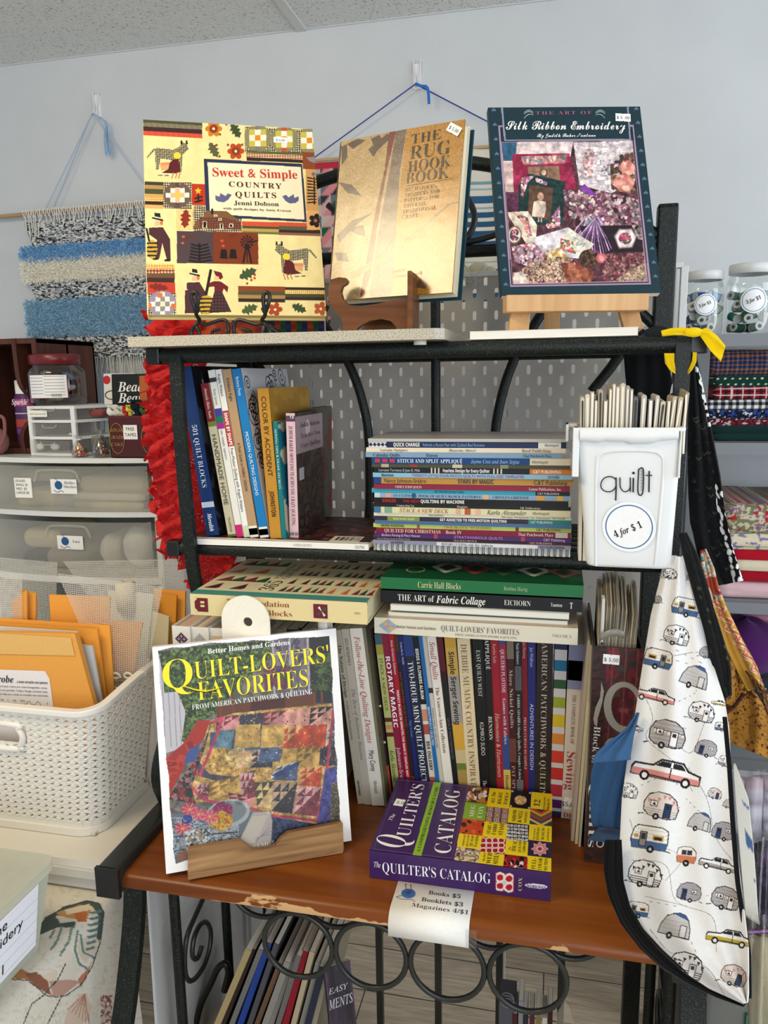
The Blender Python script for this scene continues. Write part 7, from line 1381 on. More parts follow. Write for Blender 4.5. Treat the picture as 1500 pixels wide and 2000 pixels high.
for lo,hi in(((x0,y0,z0),(x1,y0+w,z1)),((x0,y0+.09,z0),(x1,y0+.09+w,z1)),((x0,y0,z0),(x0+w,y0+.09,z1)),((x1-w,y0,z0),(x1,y0+.09,z1)),((x0,y0,z0),(x1,y0+.09,z0+w))):mb.box(lo,hi,'#4a1318')
mb.box((x0-.001,y0-.001,z1-.006),(x1+.001,y0+.0005,z1),'#5a1a20')
for cx in(x0+.020,x1-.028):
 for k,s in enumerate(('HIGH','GRADE','CAKE')):mb.text(s,(cx,y0-.0012,z0+.062-.017*k),(1,0,0),(0,0,1),.012,'serif','#a8843c','c')
 mb.tube([(cx+.019*math.cos(t),y0-.0012,z0+.046+.036*math.sin(t))for t in np.arange(28)*.2244],.0009,'#a8843c',4,closed=True)
mb.build('tin_body','painted_metal',tn)
a,b=P(241,830,y=y0),P(270,858,y=y0);MB().box((a[0],y0-.0024,b[2]),(b[0],y0-.0016,a[2]),'#f2f2ee').text('FREE',((a[0]+b[0])/2,y0-.0028,(a[2]+b[2])/2+.004),(1,0,0),(0,0,1),.011,'sans','#222222','c').text('TAPES',((a[0]+b[0])/2,y0-.0028,(a[2]+b[2])/2-.010),(1,0,0),(0,0,1),.011,'sans','#222222','c').build('paper_note','matte_paper',tn)
for k,(px,py,c,r,lab)in enumerate(((222,802,'#e4e2dc',.014,'white tape roll at the left in the red tin'),(236,803,'#d8d2c4',.012,'cream tape bundle in the red tin'),(246,800,'#c83a30',.008,'red tape end in the red tin'),(254,798,'#e0cf5a',.009,'yellow and green tape bundle in the red tin'),(268,792,'#1c2a30',.014,'black tape tangle in the red tin'),(282,800,'#3a6a44',.010,'green tape roll in the red tin'),(296,800,'#d0cdc4',.012,'white tape bundle at the right in the red tin'))):
 p=P(px,py,y=y0+.03);mb=MB()
 for q in range(5):mb.tube(smooth_path([p+V3(r*.8*math.cos(t+q),r*.6*math.sin(t*1.3+q),r*.8*math.sin(t+q*.7))for t in np.arange(8)*.8],3),r*.24,c,6)
 mb.tube([p,p-V3(0,0,.045)],r*.55,c,8);tag(mb.build('tape_bundle','yarn'),lab,'tape','tapes in the red tin')
def mag(name,lab,a,b,yb3,y0,c,fn,zb=None,lean=.08):
 A,B=P(*a,y=y0),P(*b,y=y0);zb=zt+.001 if zb is None else zb;Z=unit(V3(0,lean,1));h=(A[2]-zb)/Z[2]
 X=unit(V3(B[0]-A[0],0,0));Mx=pose((A[0],y0-lean*(A[2]-zb)/1,zb),X,np.cross(Z,X),Z)
 return make_book(name,lab,Mx,B[0]-A[0],h,.005,front=c,art=fn,cat='magazine',group='craft booklets behind the red tin')
def art_bb(mb,w,h,t):
 mb.text('Beaded',(.018,-.0008,h-.044),(1,0,0),(0,0,1),.036,'bolditalic','#f2f2ee');mb.text('Beauties',(.018,-.0008,h-.072),(1,0,0),(0,0,1),.036,'bolditalic','#f2f2ee');mb.box((.02,-.0006,h-.15),(w-.01,0,h-.095),'#c8ccd2')
def art_or(mb,w,h,t):mb.text('Trims',(.028,-.0008,h-.04),(1,0,0),(0,0,1),.03,'serif','#6a2a14');mb.box((.008,-.0005,.01),(w-.008,0,h-.06),'#8a3a1a')
def art_wh(mb,w,h,t):
 mb.disc((.012,-.0006,h-.016),(1,0,0),(0,0,1),.011,'#c02a30',20);mb.tube([(.025+.018*math.cos(q),-.001,h-.055+.011*math.sin(q))for q in np.arange(20)*.314],.0015,'#5a5a2c',5,closed=True);mb.box((0,-.0005,0),(.003,0,h),'#3a5a9a')
mag('craft_magazine','white booklet with a red emblem and blue edge, left behind the red tin',(200,730),(262,726),890,1.80,'#e4e2d8',art_wh)
mag('craft_magazine','black booklet with white script title, behind the red tin',(218,731),(296,728),890,1.775,'#161618',art_bb)
mag('craft_magazine','orange-brown booklet beside the red lace, behind the red tin',(272,734),(330,728),840,1.76,'#b5622a',art_or)
cb=thing('wooden_cubby','dark reddish-brown wooden cubby with a scrolled front edge at the far left','cubby',(PX(20,870,1.72),1.8,zt))
y0=1.72;xr2=PX(80,780,y0);xl2=xr2-.27;z1=PZ(60,660,y0);z0=zt+.001
mb=MB();mb.box((xl2,y0,z1-.014),(xr2,y0+.25,z1),'#5a2a1c').box((xl2,y0,z0),(xr2,y0+.25,z0+.014),'#5a2a1c').box((xl2,y0+.24,z0),(xr2,y0+.25,z1),'#5a2a1c').box((xr2-.012,y0+.12,z0),(xr2,y0+.25,z1),'#5a2a1c').box((xl2,y0,z0),(xl2+.012,y0+.25,z1),'#5a2a1c');mb.build('box','mahogany_wood',cb,bevel=.002)
for xx,nm in((PX(40,760,y0),'scrolled_divider'),(xr2,'scrolled_side')):
 pr=[(y0+.13,z0),(y0-.002,z0),(y0-.004,z0+.05),(y0+.03,z0+.09),(y0+.035,z0+.14),(y0+.005,z0+.18),(y0-.002,z1-.03),(y0-.002,z1),(y0+.13,z1)]
 q=smooth_path(pr[1:-1],4);MB().prism([pr[0],*[tuple(k)for k in q],pr[-1]],(xx-.012,0,0),(0,1,0),(0,0,1),(.012,0,0),'#5a2a1c').build(nm,'mahogany_wood',cb)
sx=PX(30,800,1.725);sc2=thing('spray_can','purple spray can with a white cap standing in the wooden cubby','spray can',(sx,1.765,z0+.014));zc=z0+.0145;hs=PZ(30,743,1.745)-zc
mb=MB().lathe([(0,0),(.024,0),(.026,.004),(.026,hs*.74),(.021,hs*.8)],(sx,1.765,zc),'#4a2458',28)
for z_,c,hh2 in((.62,'#b8487a',.10),(.5,'#d8c0d0',.015),(.3,'#a83a34',.12),(.2,'#7a3a8a',.08)):mb.lathe([(.0263,hs*z_),(.0263,hs*(z_+hh2))],(sx,1.765,zc),c,28)
mb.text('Sparkle',(sx+.004,1.765-.0272,zc+hs*.64),(1,0,0),(0,0,1),.020,'bolditalic','#f0e6f0','c',maxw=.046);mb.build('can_body','painted_metal',sc2)
MB().lathe([(.0215,hs*.80),(.0215,hs),(0,hs)],(sx,1.765,zc),'#e8e6e0',24).build('cap','plastic',sc2)
MBp=MB().tube(smooth_path([P(0,812,y=1.66),P(8,820,y=1.66),P(9,850,y=1.66),P(0,872,y=1.66)],4),.0045,'#8a5a5a',6);hb_=thing('pink_handle_bag','dusty pink handled pouch at the left picture edge on the cart','pouch',P(-10,880,y=1.68));MBp.build('handle','cloth',hb_)
p=P(-12,870,y=1.68);MB().ball((p[0],1.69,zt+.035),.035,'#8a5f5c',14,sc=(1,.7,1)).build('pouch','cloth',hb_)
# red lace hanging down the left of the rack
def lace_strip(label,path,width,amp,seed,y0):
 path=np.array([P(a,b,y=y)for a,b,y in path]);q=smooth_path(path,14);n=len(q);m=17;G=np.zeros((n,m,3));UV=None
 s=np.arange(n)
 for j in range(m):
  t=j/(m-1)*2-1;w=width*(1+.25*np.sin(s*.35+seed));ph=s*.55+seed
  G[:,j,0]=q[:,0]+t*w*.5+.006*np.sin(s*.9+j)*abs(t);G[:,j,1]=q[:,1]+amp*np.sin(ph*1.9+t*2.2)*(.25+abs(t))+.5*amp*np.sin(ph*3.7+j*.8);G[:,j,2]=q[:,2]+amp*.7*np.cos(ph*2.3+t*3)*abs(t)
 return tag(MB().grid(G,'#c01818').build('lace_trim','red_lace',solid=0),label,'lace','red lace hanging by the rack')
lace_strip('red ruffled lace falling from the top shelf down the left of the rack',[(318,612,1.22),(322,700,1.20),(316,770,1.19),(322,850,1.19),(326,930,1.19),(338,1000,1.19),(338,1075,1.19)],.050,.010,1,1.2)
lace_strip('broad red lace behind the navy book and the left post of the rack',[(352,600,1.27),(350,700,1.26),(352,800,1.26),(362,900,1.26),(378,1000,1.26),(396,1080,1.26),(410,1150,1.26)],.095,.009,2.4,1.26)
lace_strip('red lace bunched under the patchwork book behind the laminate board',[(300,612,1.37),(330,618,1.37),(360,630,1.37),(370,650,1.38)],.060,.012,4.1,1.37)
lace_strip('red lace edge at the far left of the lace falls',[(306,690,1.24),(304,740,1.24),(300,800,1.23),(306,880,1.23),(312,960,1.23),(330,1030,1.23),(332,1090,1.23)],.036,.010,5.7,1.24)
lace_strip('red lace seen behind the rear posts under the middle shelf',[(440,1070,1.345),(445,1110,1.345),(448,1165,1.345),(440,1250,1.345)],.045,.007,3.3,1.345)
# white table, basket and its contents
ZTb=0.83;tb=thing('white_table','white folding table under the white basket','table',(-1.2,1.2,0))
yf_=0.913;xr3=-0.622
MB().rbox((-2.2,yf_,ZTb-.028),(xr3,1.60,ZTb),.01,'#e2ddd2',axis=1).box((-2.2,yf_-.004,ZTb-.028),(xr3-.01,yf_,ZTb-.012),'#c9c6be').box((-2.2,yf_+.004,ZTb-.05),(xr3-.012,1.59,ZTb-.028),'#bdbbb4').build('tabletop','plastic',tb,bevel=.002)
for xx,yy in((-0.70,1.52),(-2.1,0.98),(-2.1,1.52),(-.70,1.0)):MB().tube([(xx,yy,0),(xx,yy,ZTb-.05)],.014,'#9a9a98',10).build('leg','painted_metal',tb)
G=np.zeros((20,90,3));
for i in range(20):
 for j in range(90):
  y=.975+.575*j/89;t=i/19;G[i,j]=(-.6085-.010*t*math.sin(y*55)-.010*t+.006*math.sin(y*23)*t-.008,y,ZTb-.05-.74*t)
tag(MB().grid(G,'#d8d9da').build('white_cloth','cloth',solid=.0015),'white cloth hanging in folds from the side of the white table, behind the rack leg','cloth')
bk_c=V3(-0.85,1.13,ZTb);zrf,zrb=PZ(100,1379,.955),PZ(306,1290,1.125)
bsk=thing('storage_basket','white plastic basket with a woven Y pattern and dipped front, on the white table','basket',(-0.84,1.12,ZTb))
yf0,yf1=.972,.948;xr0,xr1=-.696,-.664;yb0,yb1=1.118,1.130;xlft0,xlft1=-1.02,-1.045;rc=.035
def bq_(s,t,off=0):
 """s: metres along the wall from the left end of the front wall, round the right front corner and along the right side; t: 0 bottom..1 top."""
 xa,ya_,yb_=xr0+(xr1-xr0)*t,yf0+(yf1-yf0)*t,yb0+(yb1-yb0)*t;xl=xlft0+(xlft1-xlft0)*t
 Lf=(xr0-rc)-xlft0;La=rc*math.pi/2
 if s<Lf:p=V3(xl+(xa-rc-xl)*s/Lf,ya_-off,0)
 elif s<Lf+La:a=(s-Lf)/rc;p=V3(xa-rc+(rc+off)*math.sin(a),ya_+rc-(rc+off)*math.cos(a),0)
 else:p=V3(xa+off,ya_+rc+(s-Lf-La)/(yb0-yf0-rc)*(yb_-ya_-rc),0)
 return p
Lf=(xr0-rc)-xlft0;La=rc*math.pi/2;Ls=yb0-yf0-rc;LT=Lf+La+Ls
def ztop_(s):
 if s<Lf-.01:return zrf
 k=np.clip((s-Lf+.01)/.15,0,1);return zrf+(zrb-zrf)*(k*k*(3-2*k))
mb=MB();cw,chh=.0136,.0104;ncs=int(LT/cw);zbase=ZTb+.012;rows=21
for i in range(ncs):
 s0,s1=i*cw,(i+1)*cw;sm=(s0+s1)/2
 hz=ztop_(sm)-.012;nr=int((hz-zbase)/chh)
 for j in range(nr+1):
  z0=zbase+j*chh;z1=min(z0+chh,hz)
  if z1-z0<.001:continue
  def pt(u,v,off=0):
   z=z0+(z1-z0)*v;t=(z-ZTb)/(zrb-ZTb);q=bq_(min(s0+cw*u,LT),t,off);q[2]=z;return q
  inhandle=(s0<Lf-.085)and(zrf-.075<z0<zrf-.038)and s0>Lf-.33
  if inhandle:continue
  if z1-z0<chh*.9 or j==0:mb.add([pt(0,0),pt(1,0),pt(1,1),pt(0,1)],[(0,1,2,3)],'#ece8de');continue
  fl=1 if(i+j)%2==0 else-1
  tri=[(.5-.42*fl,.13),(.5+.40*fl,.5),(.5-.42*fl,.87),(.5-.06*fl,.5)]
  if fl<0:tri=tri[::-1]
  outc=[(0,0),(.5,0),(1,0),(1,.5),(1,1),(.5,1),(0,1),(0,.5)]
  order=[(0,0),(1,.0),(1,1),(0,1)]
  V=[pt(u,v,.0012 if k%2 else 0)for k,(u,v)in enumerate(outc)]+[pt(u,v,.0006)for u,v in tri]
  if fl>0:F_=[(0,1,8),(1,2,9,8),(2,3,9),(3,4,9),(4,5,10,9),(5,6,10),(6,7,11,10),(7,0,8,11)]
  else:F_=[(0,1,11,8),(0,8,7)]if False else[(7,0,10),(0,1,11,10)if False else(0,1,10)]
  if fl<0:
   F_=[(0,1,10),(1,2,11,10),(2,3,11),(3,8,11),(3,9,8),(3,4,9),(4,5,10,9),(5,6,10),(6,7,10),(7,0,10)]
  else:
   F_=[(0,1,8),(1,2,9,8),(2,3,9),(3,4,9),(4,5,10,9),(5,6,10),(6,7,10),(7,11,10),(7,8,11),(7,0,8)]
  mb.add(V,F_,'#ece8de',smooth=False)
mb.build('woven_walls','plastic',bsk,solid=.0022)
ss=np.concatenate([np.linspace(0,Lf-.02,8),np.linspace(Lf,LT,34)])
rim=[]
for s in ss:z=ztop_(s);q=bq_(s,(z-ZTb)/(zrb-ZTb),.002);q[2]=z-.005;rim.append(q)
MB().tube(rim,0,'#eeeae2',sq=(.010,.014),w0=(0,0,1)).build('rim','plastic',bsk,bevel=.002)
rim2=[(lambda q:V3(q[0],q[1],ZTb+.007))(bq_(s,.02,.002))for s in ss];MB().tube(rim2,0,'#ece8de',sq=(.012,.008),w0=(0,0,1)).build('foot_rim','plastic',bsk)
zh0,zh1=zrf-.078,zrf-.034;s1_,s0_=Lf-.078,Lf-.33
hp=[(s0_+.02,zh0),(s1_-.022,zh0),(s1_-.006,zh0+.007),(s1_,(zh0+zh1)/2),(s1_-.006,zh1-.007),(s1_-.022,zh1),(s0_+.02,zh1),(s0_,(zh0+zh1)/2)]
ring=[]
for s,z in smooth_path(hp+[hp[0]],4)[:-1]:q=bq_(s,(z-ZTb)/(zrb-ZTb),.0015);q[2]=z;ring.append(q)
MB().tube(ring,0.0052,'#eeeae2',8,closed=True).build('handle_opening','plastic',bsk)
mb=MB();mb.box((xlft0,yf0,ZTb+.002),(xr0-.003,yb0,ZTb+.006),'#d8d2c6');mb.add([(xlft1,yb1,ZTb),(xr1,yb1,ZTb),(xr1,yb1,zrb),(xlft1,yb1,zrb)],[(0,1,2,3)],'#d6d0c4').add([(xlft0,yf0,ZTb),(xlft0,yb0,ZTb),(xlft1,yb1,zrb),(xlft1,yf1,zrf)],[(0,1,2,3)],'#d6d0c4').build('back_walls','plastic',bsk)
def sheet(name,label,cat,corners,y0,lean,c,m,thick=.003,group=None,fn=None,uv=False,y1=None):
 """Upright sheet: px corners TL TR BR BL read on a plane leaning back by lean from y0 at the basket floor."""
 n=unit(V3(0,-1,lean));o=V3(0,y0,ZTb);pts=[]
 for a,b in corners:d=P(a,b,y=1.0)-EYE;t=np.dot(o-EYE,n)/np.dot(d,n);pts.append(EYE+t*d)
 zf=ZTb+.0075;dn=np.cross(n,(1,0,0));dn=dn/dn[2];BL0=pts.pop()
 pts+=[q_-dn*(q_[2]-zf)for q_ in(pts[2],BL0)]
 if y0<1.12 and pts[3][0]>-.714:pts[3][0]=-.714
 o4=pts[4]
 mb=MB();u=unit(pts[1]-pts[0]);v=np.cross(n,u)
 q=[(np.dot(p-o4,u),np.dot(p-o4,v))for p in pts]
 if uv:mb.add(pts,[(4,3,2,1,0)],c,uv=np.array([[a+.5,b+.5]for a,b in q]))
 else:mb.prism(q[::-1],o4,u,v,-n*thick,c)
 if fn:fn(mb,pts,u,v,n)
 o_=mb.build(name,m);tag(o_,label,cat,group);return o_
MAN='#d08a3c'
def pat_print(mb,pts,u,v,n):
 q=lambda a,b:pts[0]+(a*u*np.linalg.norm(pts[1]-pts[0]))-v*b+n*.0012
 W_=np.linalg.norm(pts[1]-pts[0])
 A=pts[0]+u*(W_*-.02)-v*.062+n*.0008;mb.add([A,A+u*W_*.66,A+u*W_*.70-v*.012,A+u*W_*.74-v*.14,A-v*.14],[(4,3,2,1,0)],'#e6e2e2')
 fl_=pts[0]+n*.0014;mb.add([fl_,fl_+u*W_*.96-v*.006,fl_+u*W_*.985-v*.035,fl_-v*.036],[(3,2,1,0)],'#dcb06a')
 def T(s,b,h,a=.0,st='sans',w=None):mb.text(s,pts[0]+u*(W_*a)-v*b+n*.0016,u,v,h,st,'#2a2a2a','l',width=w)
 T('robe',.083,.017,.10,'bolditalic',.030);T('...a most versatile vest pattern',.083,.0055,.30,'bold',W_*.36)
 for k,s in enumerate(('Front and back views are interchangeable, many','variations are possible. Collars, flanges and back belts','contrasts help you create an enviable vest wardrobe')):T(s,.091+.0065*k,.0045,.02,'sans',W_*.63)
 T('S     M     L     XL    XXL',.114,.004,.05,'sans',W_*.34);
 for k in range(4):T('10-12  14-16  18-20  22-24  26-28',.120+.0062*k,.0042,.03,'sans',W_*.36)
 c0=pts[0]+u*(W_*.40)-v*.112+n*.0016
 mb.tube([c0+u*(a*W_)-v*b for a,b in((.0,.004),(.03,0),(.055,.006),(.10,.006),(.125,0),(.155,.004),(.145,.014),(.165,.024))],.0003,'#3a3a3a',4);mb.tube([c0+u*(a*W_)-v*b for a,b in((.0,.004),(.015,.014),(.0,.026))],.0003,'#3a3a3a',4);T('A',.117,.005,.62,'italic')
env=[('yellow-orange manila envelope, right-hand back of the basket',[(300,1150),(362,1155),(358,1330),(310,1340)],1.235,.05,'#eda548'),('manila envelope edge standing before the right-hand back one',[(310,1158),(345,1163),(338,1330),(300,1340)],1.222,.05,'#e39a3c'),('cream paper packet tucked behind the large clear mesh sheet',[(225,1170),(330,1205),(324,1330),(220,1330)],1.205,.04,'#d8cfae'),('orange manila envelope seen through the large clear mesh sheet, at its left',[(96,1162),(214,1166),(210,1330),(96,1330)],1.110,.0,'#eda548'),('orange manila envelope low behind the right of the large clear mesh sheet',[(212,1212),(278,1216),(258,1330),(212,1330)],1.106,.0,'#e8a042'),('short manila packet between the mesh sheets at the left',[(38,1152),(70,1160),(68,1300),(38,1300)],1.098,.0,'#e39d44'),('manila packet whose corner shows left of the short one',[(24,1172),(52,1152),(52,1300),(24,1300)],1.088,.0,'#e5a44e')]
for k,(lab,cs_,y0,ln,c)in enumerate(env):sheet('manila_envelope',lab,'envelope',cs_,y0,ln,c,'matte_paper',.004,'envelopes in the basket')
o=MB().lathe([(0,0),(.018,.0),(.018,.05),(.004,.055),(.004,.02)],P(246,1160,y=1.215)-V3(0,0,.03),'#d8cdb0',20).build('tape_roll','matte_paper');tag(o,'cream round roll showing above the large clear mesh sheet','roll')
MESH=[('clear plastic mesh sheet at the left, tallest of the far row',[(0,1088),(112,1098),(105,1330),(-10,1330)],1.26,.04),('wide clear plastic mesh sheet at the back right, by the red lace',[(123,1096),(358,1091),(372,1240),(345,1330),(118,1330)],1.275,.04),('clear plastic mesh sheet at the left edge, before the short packets',[(-40,1118),(43,1120),(44,1330),(-40,1330)],1.083,.0),('large clear plastic mesh sheet with a white oval behind it, mid basket',[(112,1120),(318,1147),(284,1330),(276,1360),(90,1360)],1.078,.0)]
for lab,cs_,y0,ln in MESH:sheet('plastic_canvas',lab,'plastic mesh',cs_,y0,ln,'#e0ddd0','plastic_canvas',group='plastic mesh sheets in the basket',uv=True)
n_=unit(V3(0,-1,.12));mb=MB();c0=P(184,1205,y=1.21);mb.prism([(.020*math.cos(a),.028*math.sin(a))for a in np.arange(28)*.2244],c0-V3(0,.016,0),(1,0,0),(0,.12,.99),V3(0,.003,0),'#eeeade');tag(mb.build('paper_oval','matte_paper'),'white oval card behind the large clear mesh sheet','card')
sheet('paper_sheet','large grey-white pattern sheet behind the large clear mesh sheet','paper',[(210,1152),(300,1160),(280,1330),(200,1330)],1.185,.1,'#cfd0c4','matte_paper',.001)
for k,(lab,cs_,y0,ln,c)in enumerate((('long orange manila envelope, rearmost of the front bunch',[(-30,1206),(214,1222),(222,1360),(-30,1370)],1.055,.06,'#f0a948'),('orange manila envelope with a folded corner, second of the front bunch',[(-30,1216),(190,1229),(206,1366),(-30,1372)],1.042,.05,'#e8a042'),('white paper packet poking up between the front envelopes',[(-30,1222),(150,1234),(192,1368),(-30,1372)],1.030,.05,'#dedad0'),('clear sleeve with a purple zip edge among the front envelopes',[(120,1255),(180,1262),(198,1368),(120,1372)],1.018,.04,'#c4c6c6'))):sheet('manila_envelope' if k in(0,1)else 'paper_packet',lab,'envelope' if k in(0,1)else 'packet',cs_,y0,ln,c,'matte_paper',.0035,'envelopes in the basket')
sheet('manila_envelope','nearest manila envelope with a printed vest pattern on its front','envelope',[(-30,1234),(146,1238),(184,1378),(-30,1378)],.992,.05,'#e2a04c','matte_paper',.010,'envelopes in the basket',fn=pat_print)
mb=MB()
for k in range(9):p=P(225+(k%3)*12,1325+(k//3)*14,y=1.07+.02*(k%2));mb.tube(smooth_path([p+V3(.008*math.cos(t),.004,.006*math.sin(t)+.001*t)for t in np.arange(7)*.9],3),.0022,['#cfc8b8','#8a8070','#e0dacc'][k%3],5)
tag(mb.build('cord_tangle','yarn'),'tangle of cream and grey cord in the right front of the basket','cord',kind='stuff')
tag(MB().box((-1.0,1.03,ZTb+.0065),(-.712,1.11,ZTb+.15),'#b0682f').build('pattern_bundle','matte_paper',bevel=.004),'thick brown paper bundle low inside the basket, seen through its pattern','paper bundle')
# low table with a sea-shell cloth and a clear bin
ZL2=0.775;xe=-.640;yb4=.955
lt=thing('low_table','small table hidden under the sea shell tablecloth','table',(-1.0,.5,0));MB().box((-1.6,-.1,ZL2-.025),(xe-.032,yb4,ZL2-.002),'#b8b0a0').build('tabletop','plastic',lt)
for xx,yy in((-.70,.85),(-1.5,.85),(-1.5,0),(-.7,0)):MB().box((xx-.015,yy-.015,0),(xx+.015,yy+.015,ZL2-.025),'#8a8478').build('leg','plastic',lt)
ny,nu=430,480;yv=np.linspace(yb4,.30,ny);uu=np.linspace(0,.86,nu)
U,Y=np.meshgrid(uu,yv);rb=.022;ut=.32;arc=rb*math.pi/2
Xg=np.where(U<ut,xe-rb-(ut-U),np.where(U<ut+arc,xe-rb+rb*np.sin((U-ut)/rb),xe));Zg=np.where(U<ut,ZL2,np.where(U<ut+arc,ZL2-rb+rb*np.cos((U-ut)/rb),ZL2-rb-(U-ut-arc)))
drop=np.clip(U-ut-arc,0,1);Xg=Xg+drop*(.05*np.sin(Y*26+1)*.35+.04)*.8
Xg=np.where(drop>0,Xg,Xg)
pts=np.stack([Xg,Y,Zg],-1)-EYE;cc_=pts@ROT.T;PXg=750+FPX*cc_[...,0]/np.maximum(cc_[...,2],.05);PYg=1000+FPX*cc_[...,1]/np.maximum(cc_[...,2],.05)
SX,SY=PXg/.28,(PYg-1440)/.28
cv=Canvas(SX,SY,'#d8d2c4');n=fbm(SX/22,SY/14,81,3);cv.paint(n>.58,'#c4b8a2',.45);cv.paint(fbm(SX/30,SY/30,85,3)>.62,'#bfa888',.35)
cv.noise(cv.mpoly([(260,1380),(330,1250),(440,1190),(600,1145),(690,1160),(722,1220),(715,1330),(670,1480),(620,1620),(520,1760),(390,1810),(330,1800),(220,1700),(0,1680),(0,1580),(180,1640),(300,1660),(430,1600),(440,1400)]),120,120,['#d8cfc0','#ddd6ca','#d2c4b0'],90)
cv.poly([(255,1390),(270,1320),(320,1255),(440,1190),(600,1143),(680,1155),(722,1220),(716,1330),(690,1420),(670,1400),(690,1250),(640,1180),(540,1190),(430,1240),(390,1250),(420,1300),(530,1285),(520,1330),(400,1330)],'#4a564c')
cv.poly([(390,1225),(560,1170),(640,1190),(600,1280),(520,1270),(420,1250)],'#c08a58');cv.poly([(510,1230),(610,1215),(600,1290),(540,1290)],'#b86a34');cv.poly([(450,1205),(620,1165),(660,1200),(560,1220),(470,1240)],'#d8c8ac')
for k in range(7):y=1200+k*42;cv.poly([(700-k*8,y),(715-k*9,y+20),(640-k*6,y+36),(610-k*4,y+22),(660-k*6,y+14)],'#5a7a78')
for q in([(430,1330),(400,1420),(360,1480)],[(500,1330),(480,1420),(420,1520)],[(540,1350),(520,1480),(550,1580),(600,1610)],[(560,1380),(580,1500),(660,1540)],[(380,1350),(350,1400)]):cv.line(q,16,'#6a867c')
cv.poly([(0,1580),(120,1600),(190,1640),(300,1680),(360,1800),(280,1750),(180,1690),(0,1680)],'#b0784a');cv.poly([(170,1650),(250,1640),(330,1700),(350,1800),(250,1740)],'#8a5a44');cv.poly([(340,1700),(480,1690),(560,1700),(440,1800),(370,1808)],'#b89080')
cv.poly([(540,1690),(620,1600),(640,1560),(600,1680),(560,1740)],'#b8765a')
for q in([(722,1220),(700,1420),(640,1600),(560,1730),(460,1800),(390,1812),(320,1800),(200,1700),(0,1682)],[(255,1392),(200,1400),(90,1420)],[(455,1580),(400,1690),(300,1800),(220,1860),(160,2000)],[(430,1800),(330,2000)],[(255,1390),(275,1315),(440,1190),(600,1143),(690,1160),(722,1220)]):cv.line(q,8,'#3a4a4a')
cv.poly([(440,2010),(470,1900),(560,1790),(600,1785),(630,1880),(620,1960),(560,2010)],'#d0b8a4')
for k in range(7):cv.line([(590,1790),(470+k*25,1900+k*18)],6,'#a87a60')
cv.noise(cv.mrect(700,1800,780,2010),30,30,['#c8b8a8','#8a4a40','#d8cfc4'],92)
tag(MB().grid(np.stack([Xg,Y,Zg],-1)[:,::-1],cv.C[:,::-1]).build('shell_tablecloth','cloth',solid=.0012),'sea shell print tablecloth over the low table at the lower left','tablecloth')
cbx=thing('clear_bin','milky clear plastic bin of thread with a handwritten label, on the shell tablecloth','bin',(-.85,.72,ZL2))
zt_=.905;A,B=P(92,1625,z=zt_),P(103,1640,z=zt_)
xr4,yb5=P(103,1640,z=zt_)[0]+.0,.80
xr4=PX(80,1700,.80);
top=[(-1.15,.45),(xr4+.004,.45),(xr4+.004,yb5+.012),(-1.15,yb5+.012)];bot=[(-1.13,.47),(xr4-.014,.47),(xr4-.014,yb5-.006),(-1.13,yb5-.006)]
mb=MB();zb_=ZL2+.0015
for k in range(4):
 a,b,c,d=bot[k],bot[(k+1)%4],top[(k+1)%4],top[k];mb.add([(a[0],a[1],zb_),(b[0],b[1],zb_),(c[0],c[1],zt_-.012),(d[0],d[1],zt_-.012)],[(0,1,2,3)],'#d8d8cc')
mb.poly([(x,y,zb_)for x,y in bot],'#d8d8cc').build('bin_walls','milky_plastic',cbx,solid=.0015)
MB().rbox((-1.16,.44,zt_-.012),(xr4+.012,yb5+.02,zt_),.018,'#d8dccb',axis=2).build('lid','milky_plastic',cbx,bevel=.003)
lw=V3(xr4+.0022,yb5-.02,0);oL=V3(xr4-.004,yb5-.028,zt_-.024)
u=unit(V3(0,1,0));nrm=unit(np.cross((0,1,0),V3(.018,0,.118)));v=unit(np.cross(nrm,u))
base=V3(xr4+.0048,yb5-.150,zt_-.018)+nrm*.0015
mb=MB();hL=.095;mb.obox(base-v*hL,u*.135,v*hL,nrm*.0004,'#e9ebf2')
for k,s in enumerate(('machine','embroidery','thread','2 for $1')):mb.text(s,base+u*.006-v*(.020+.0215*k)+nrm*.001,u,v,.021,'sans','#1c1c22',maxw=.125)
for k in range(5):mb.tube([base-v*(.021+.0165*k)+nrm*.0006,base+u*.135-v*(.021+.0165*k)+nrm*.0006],.00018,'#9ab0d8',4)
mb.build('handwritten_label','matte_paper',cbx)
for k in range(16):
 x,y=xr4-.035-.055*(k%4),yb5-.04-.065*(k//4);c=['#2f6a5a','#3a7a74','#8aa88a','#2a5a4a','#b8c8a8','#4a8a80','#5a6a5a','#a8b898'][(k*3)%8]
 o=MB().lathe([(0,0),(.018,0),(.018,.005),(.014,.007),(.014,.060),(.018,.062),(.018,.067),(0,.067)],(x,y,ZL2+.003),c,18).build('thread_spool','yarn');tag(o,'spool of green or grey-green thread inside the milky clear bin','thread spool','spools in the milky clear bin')
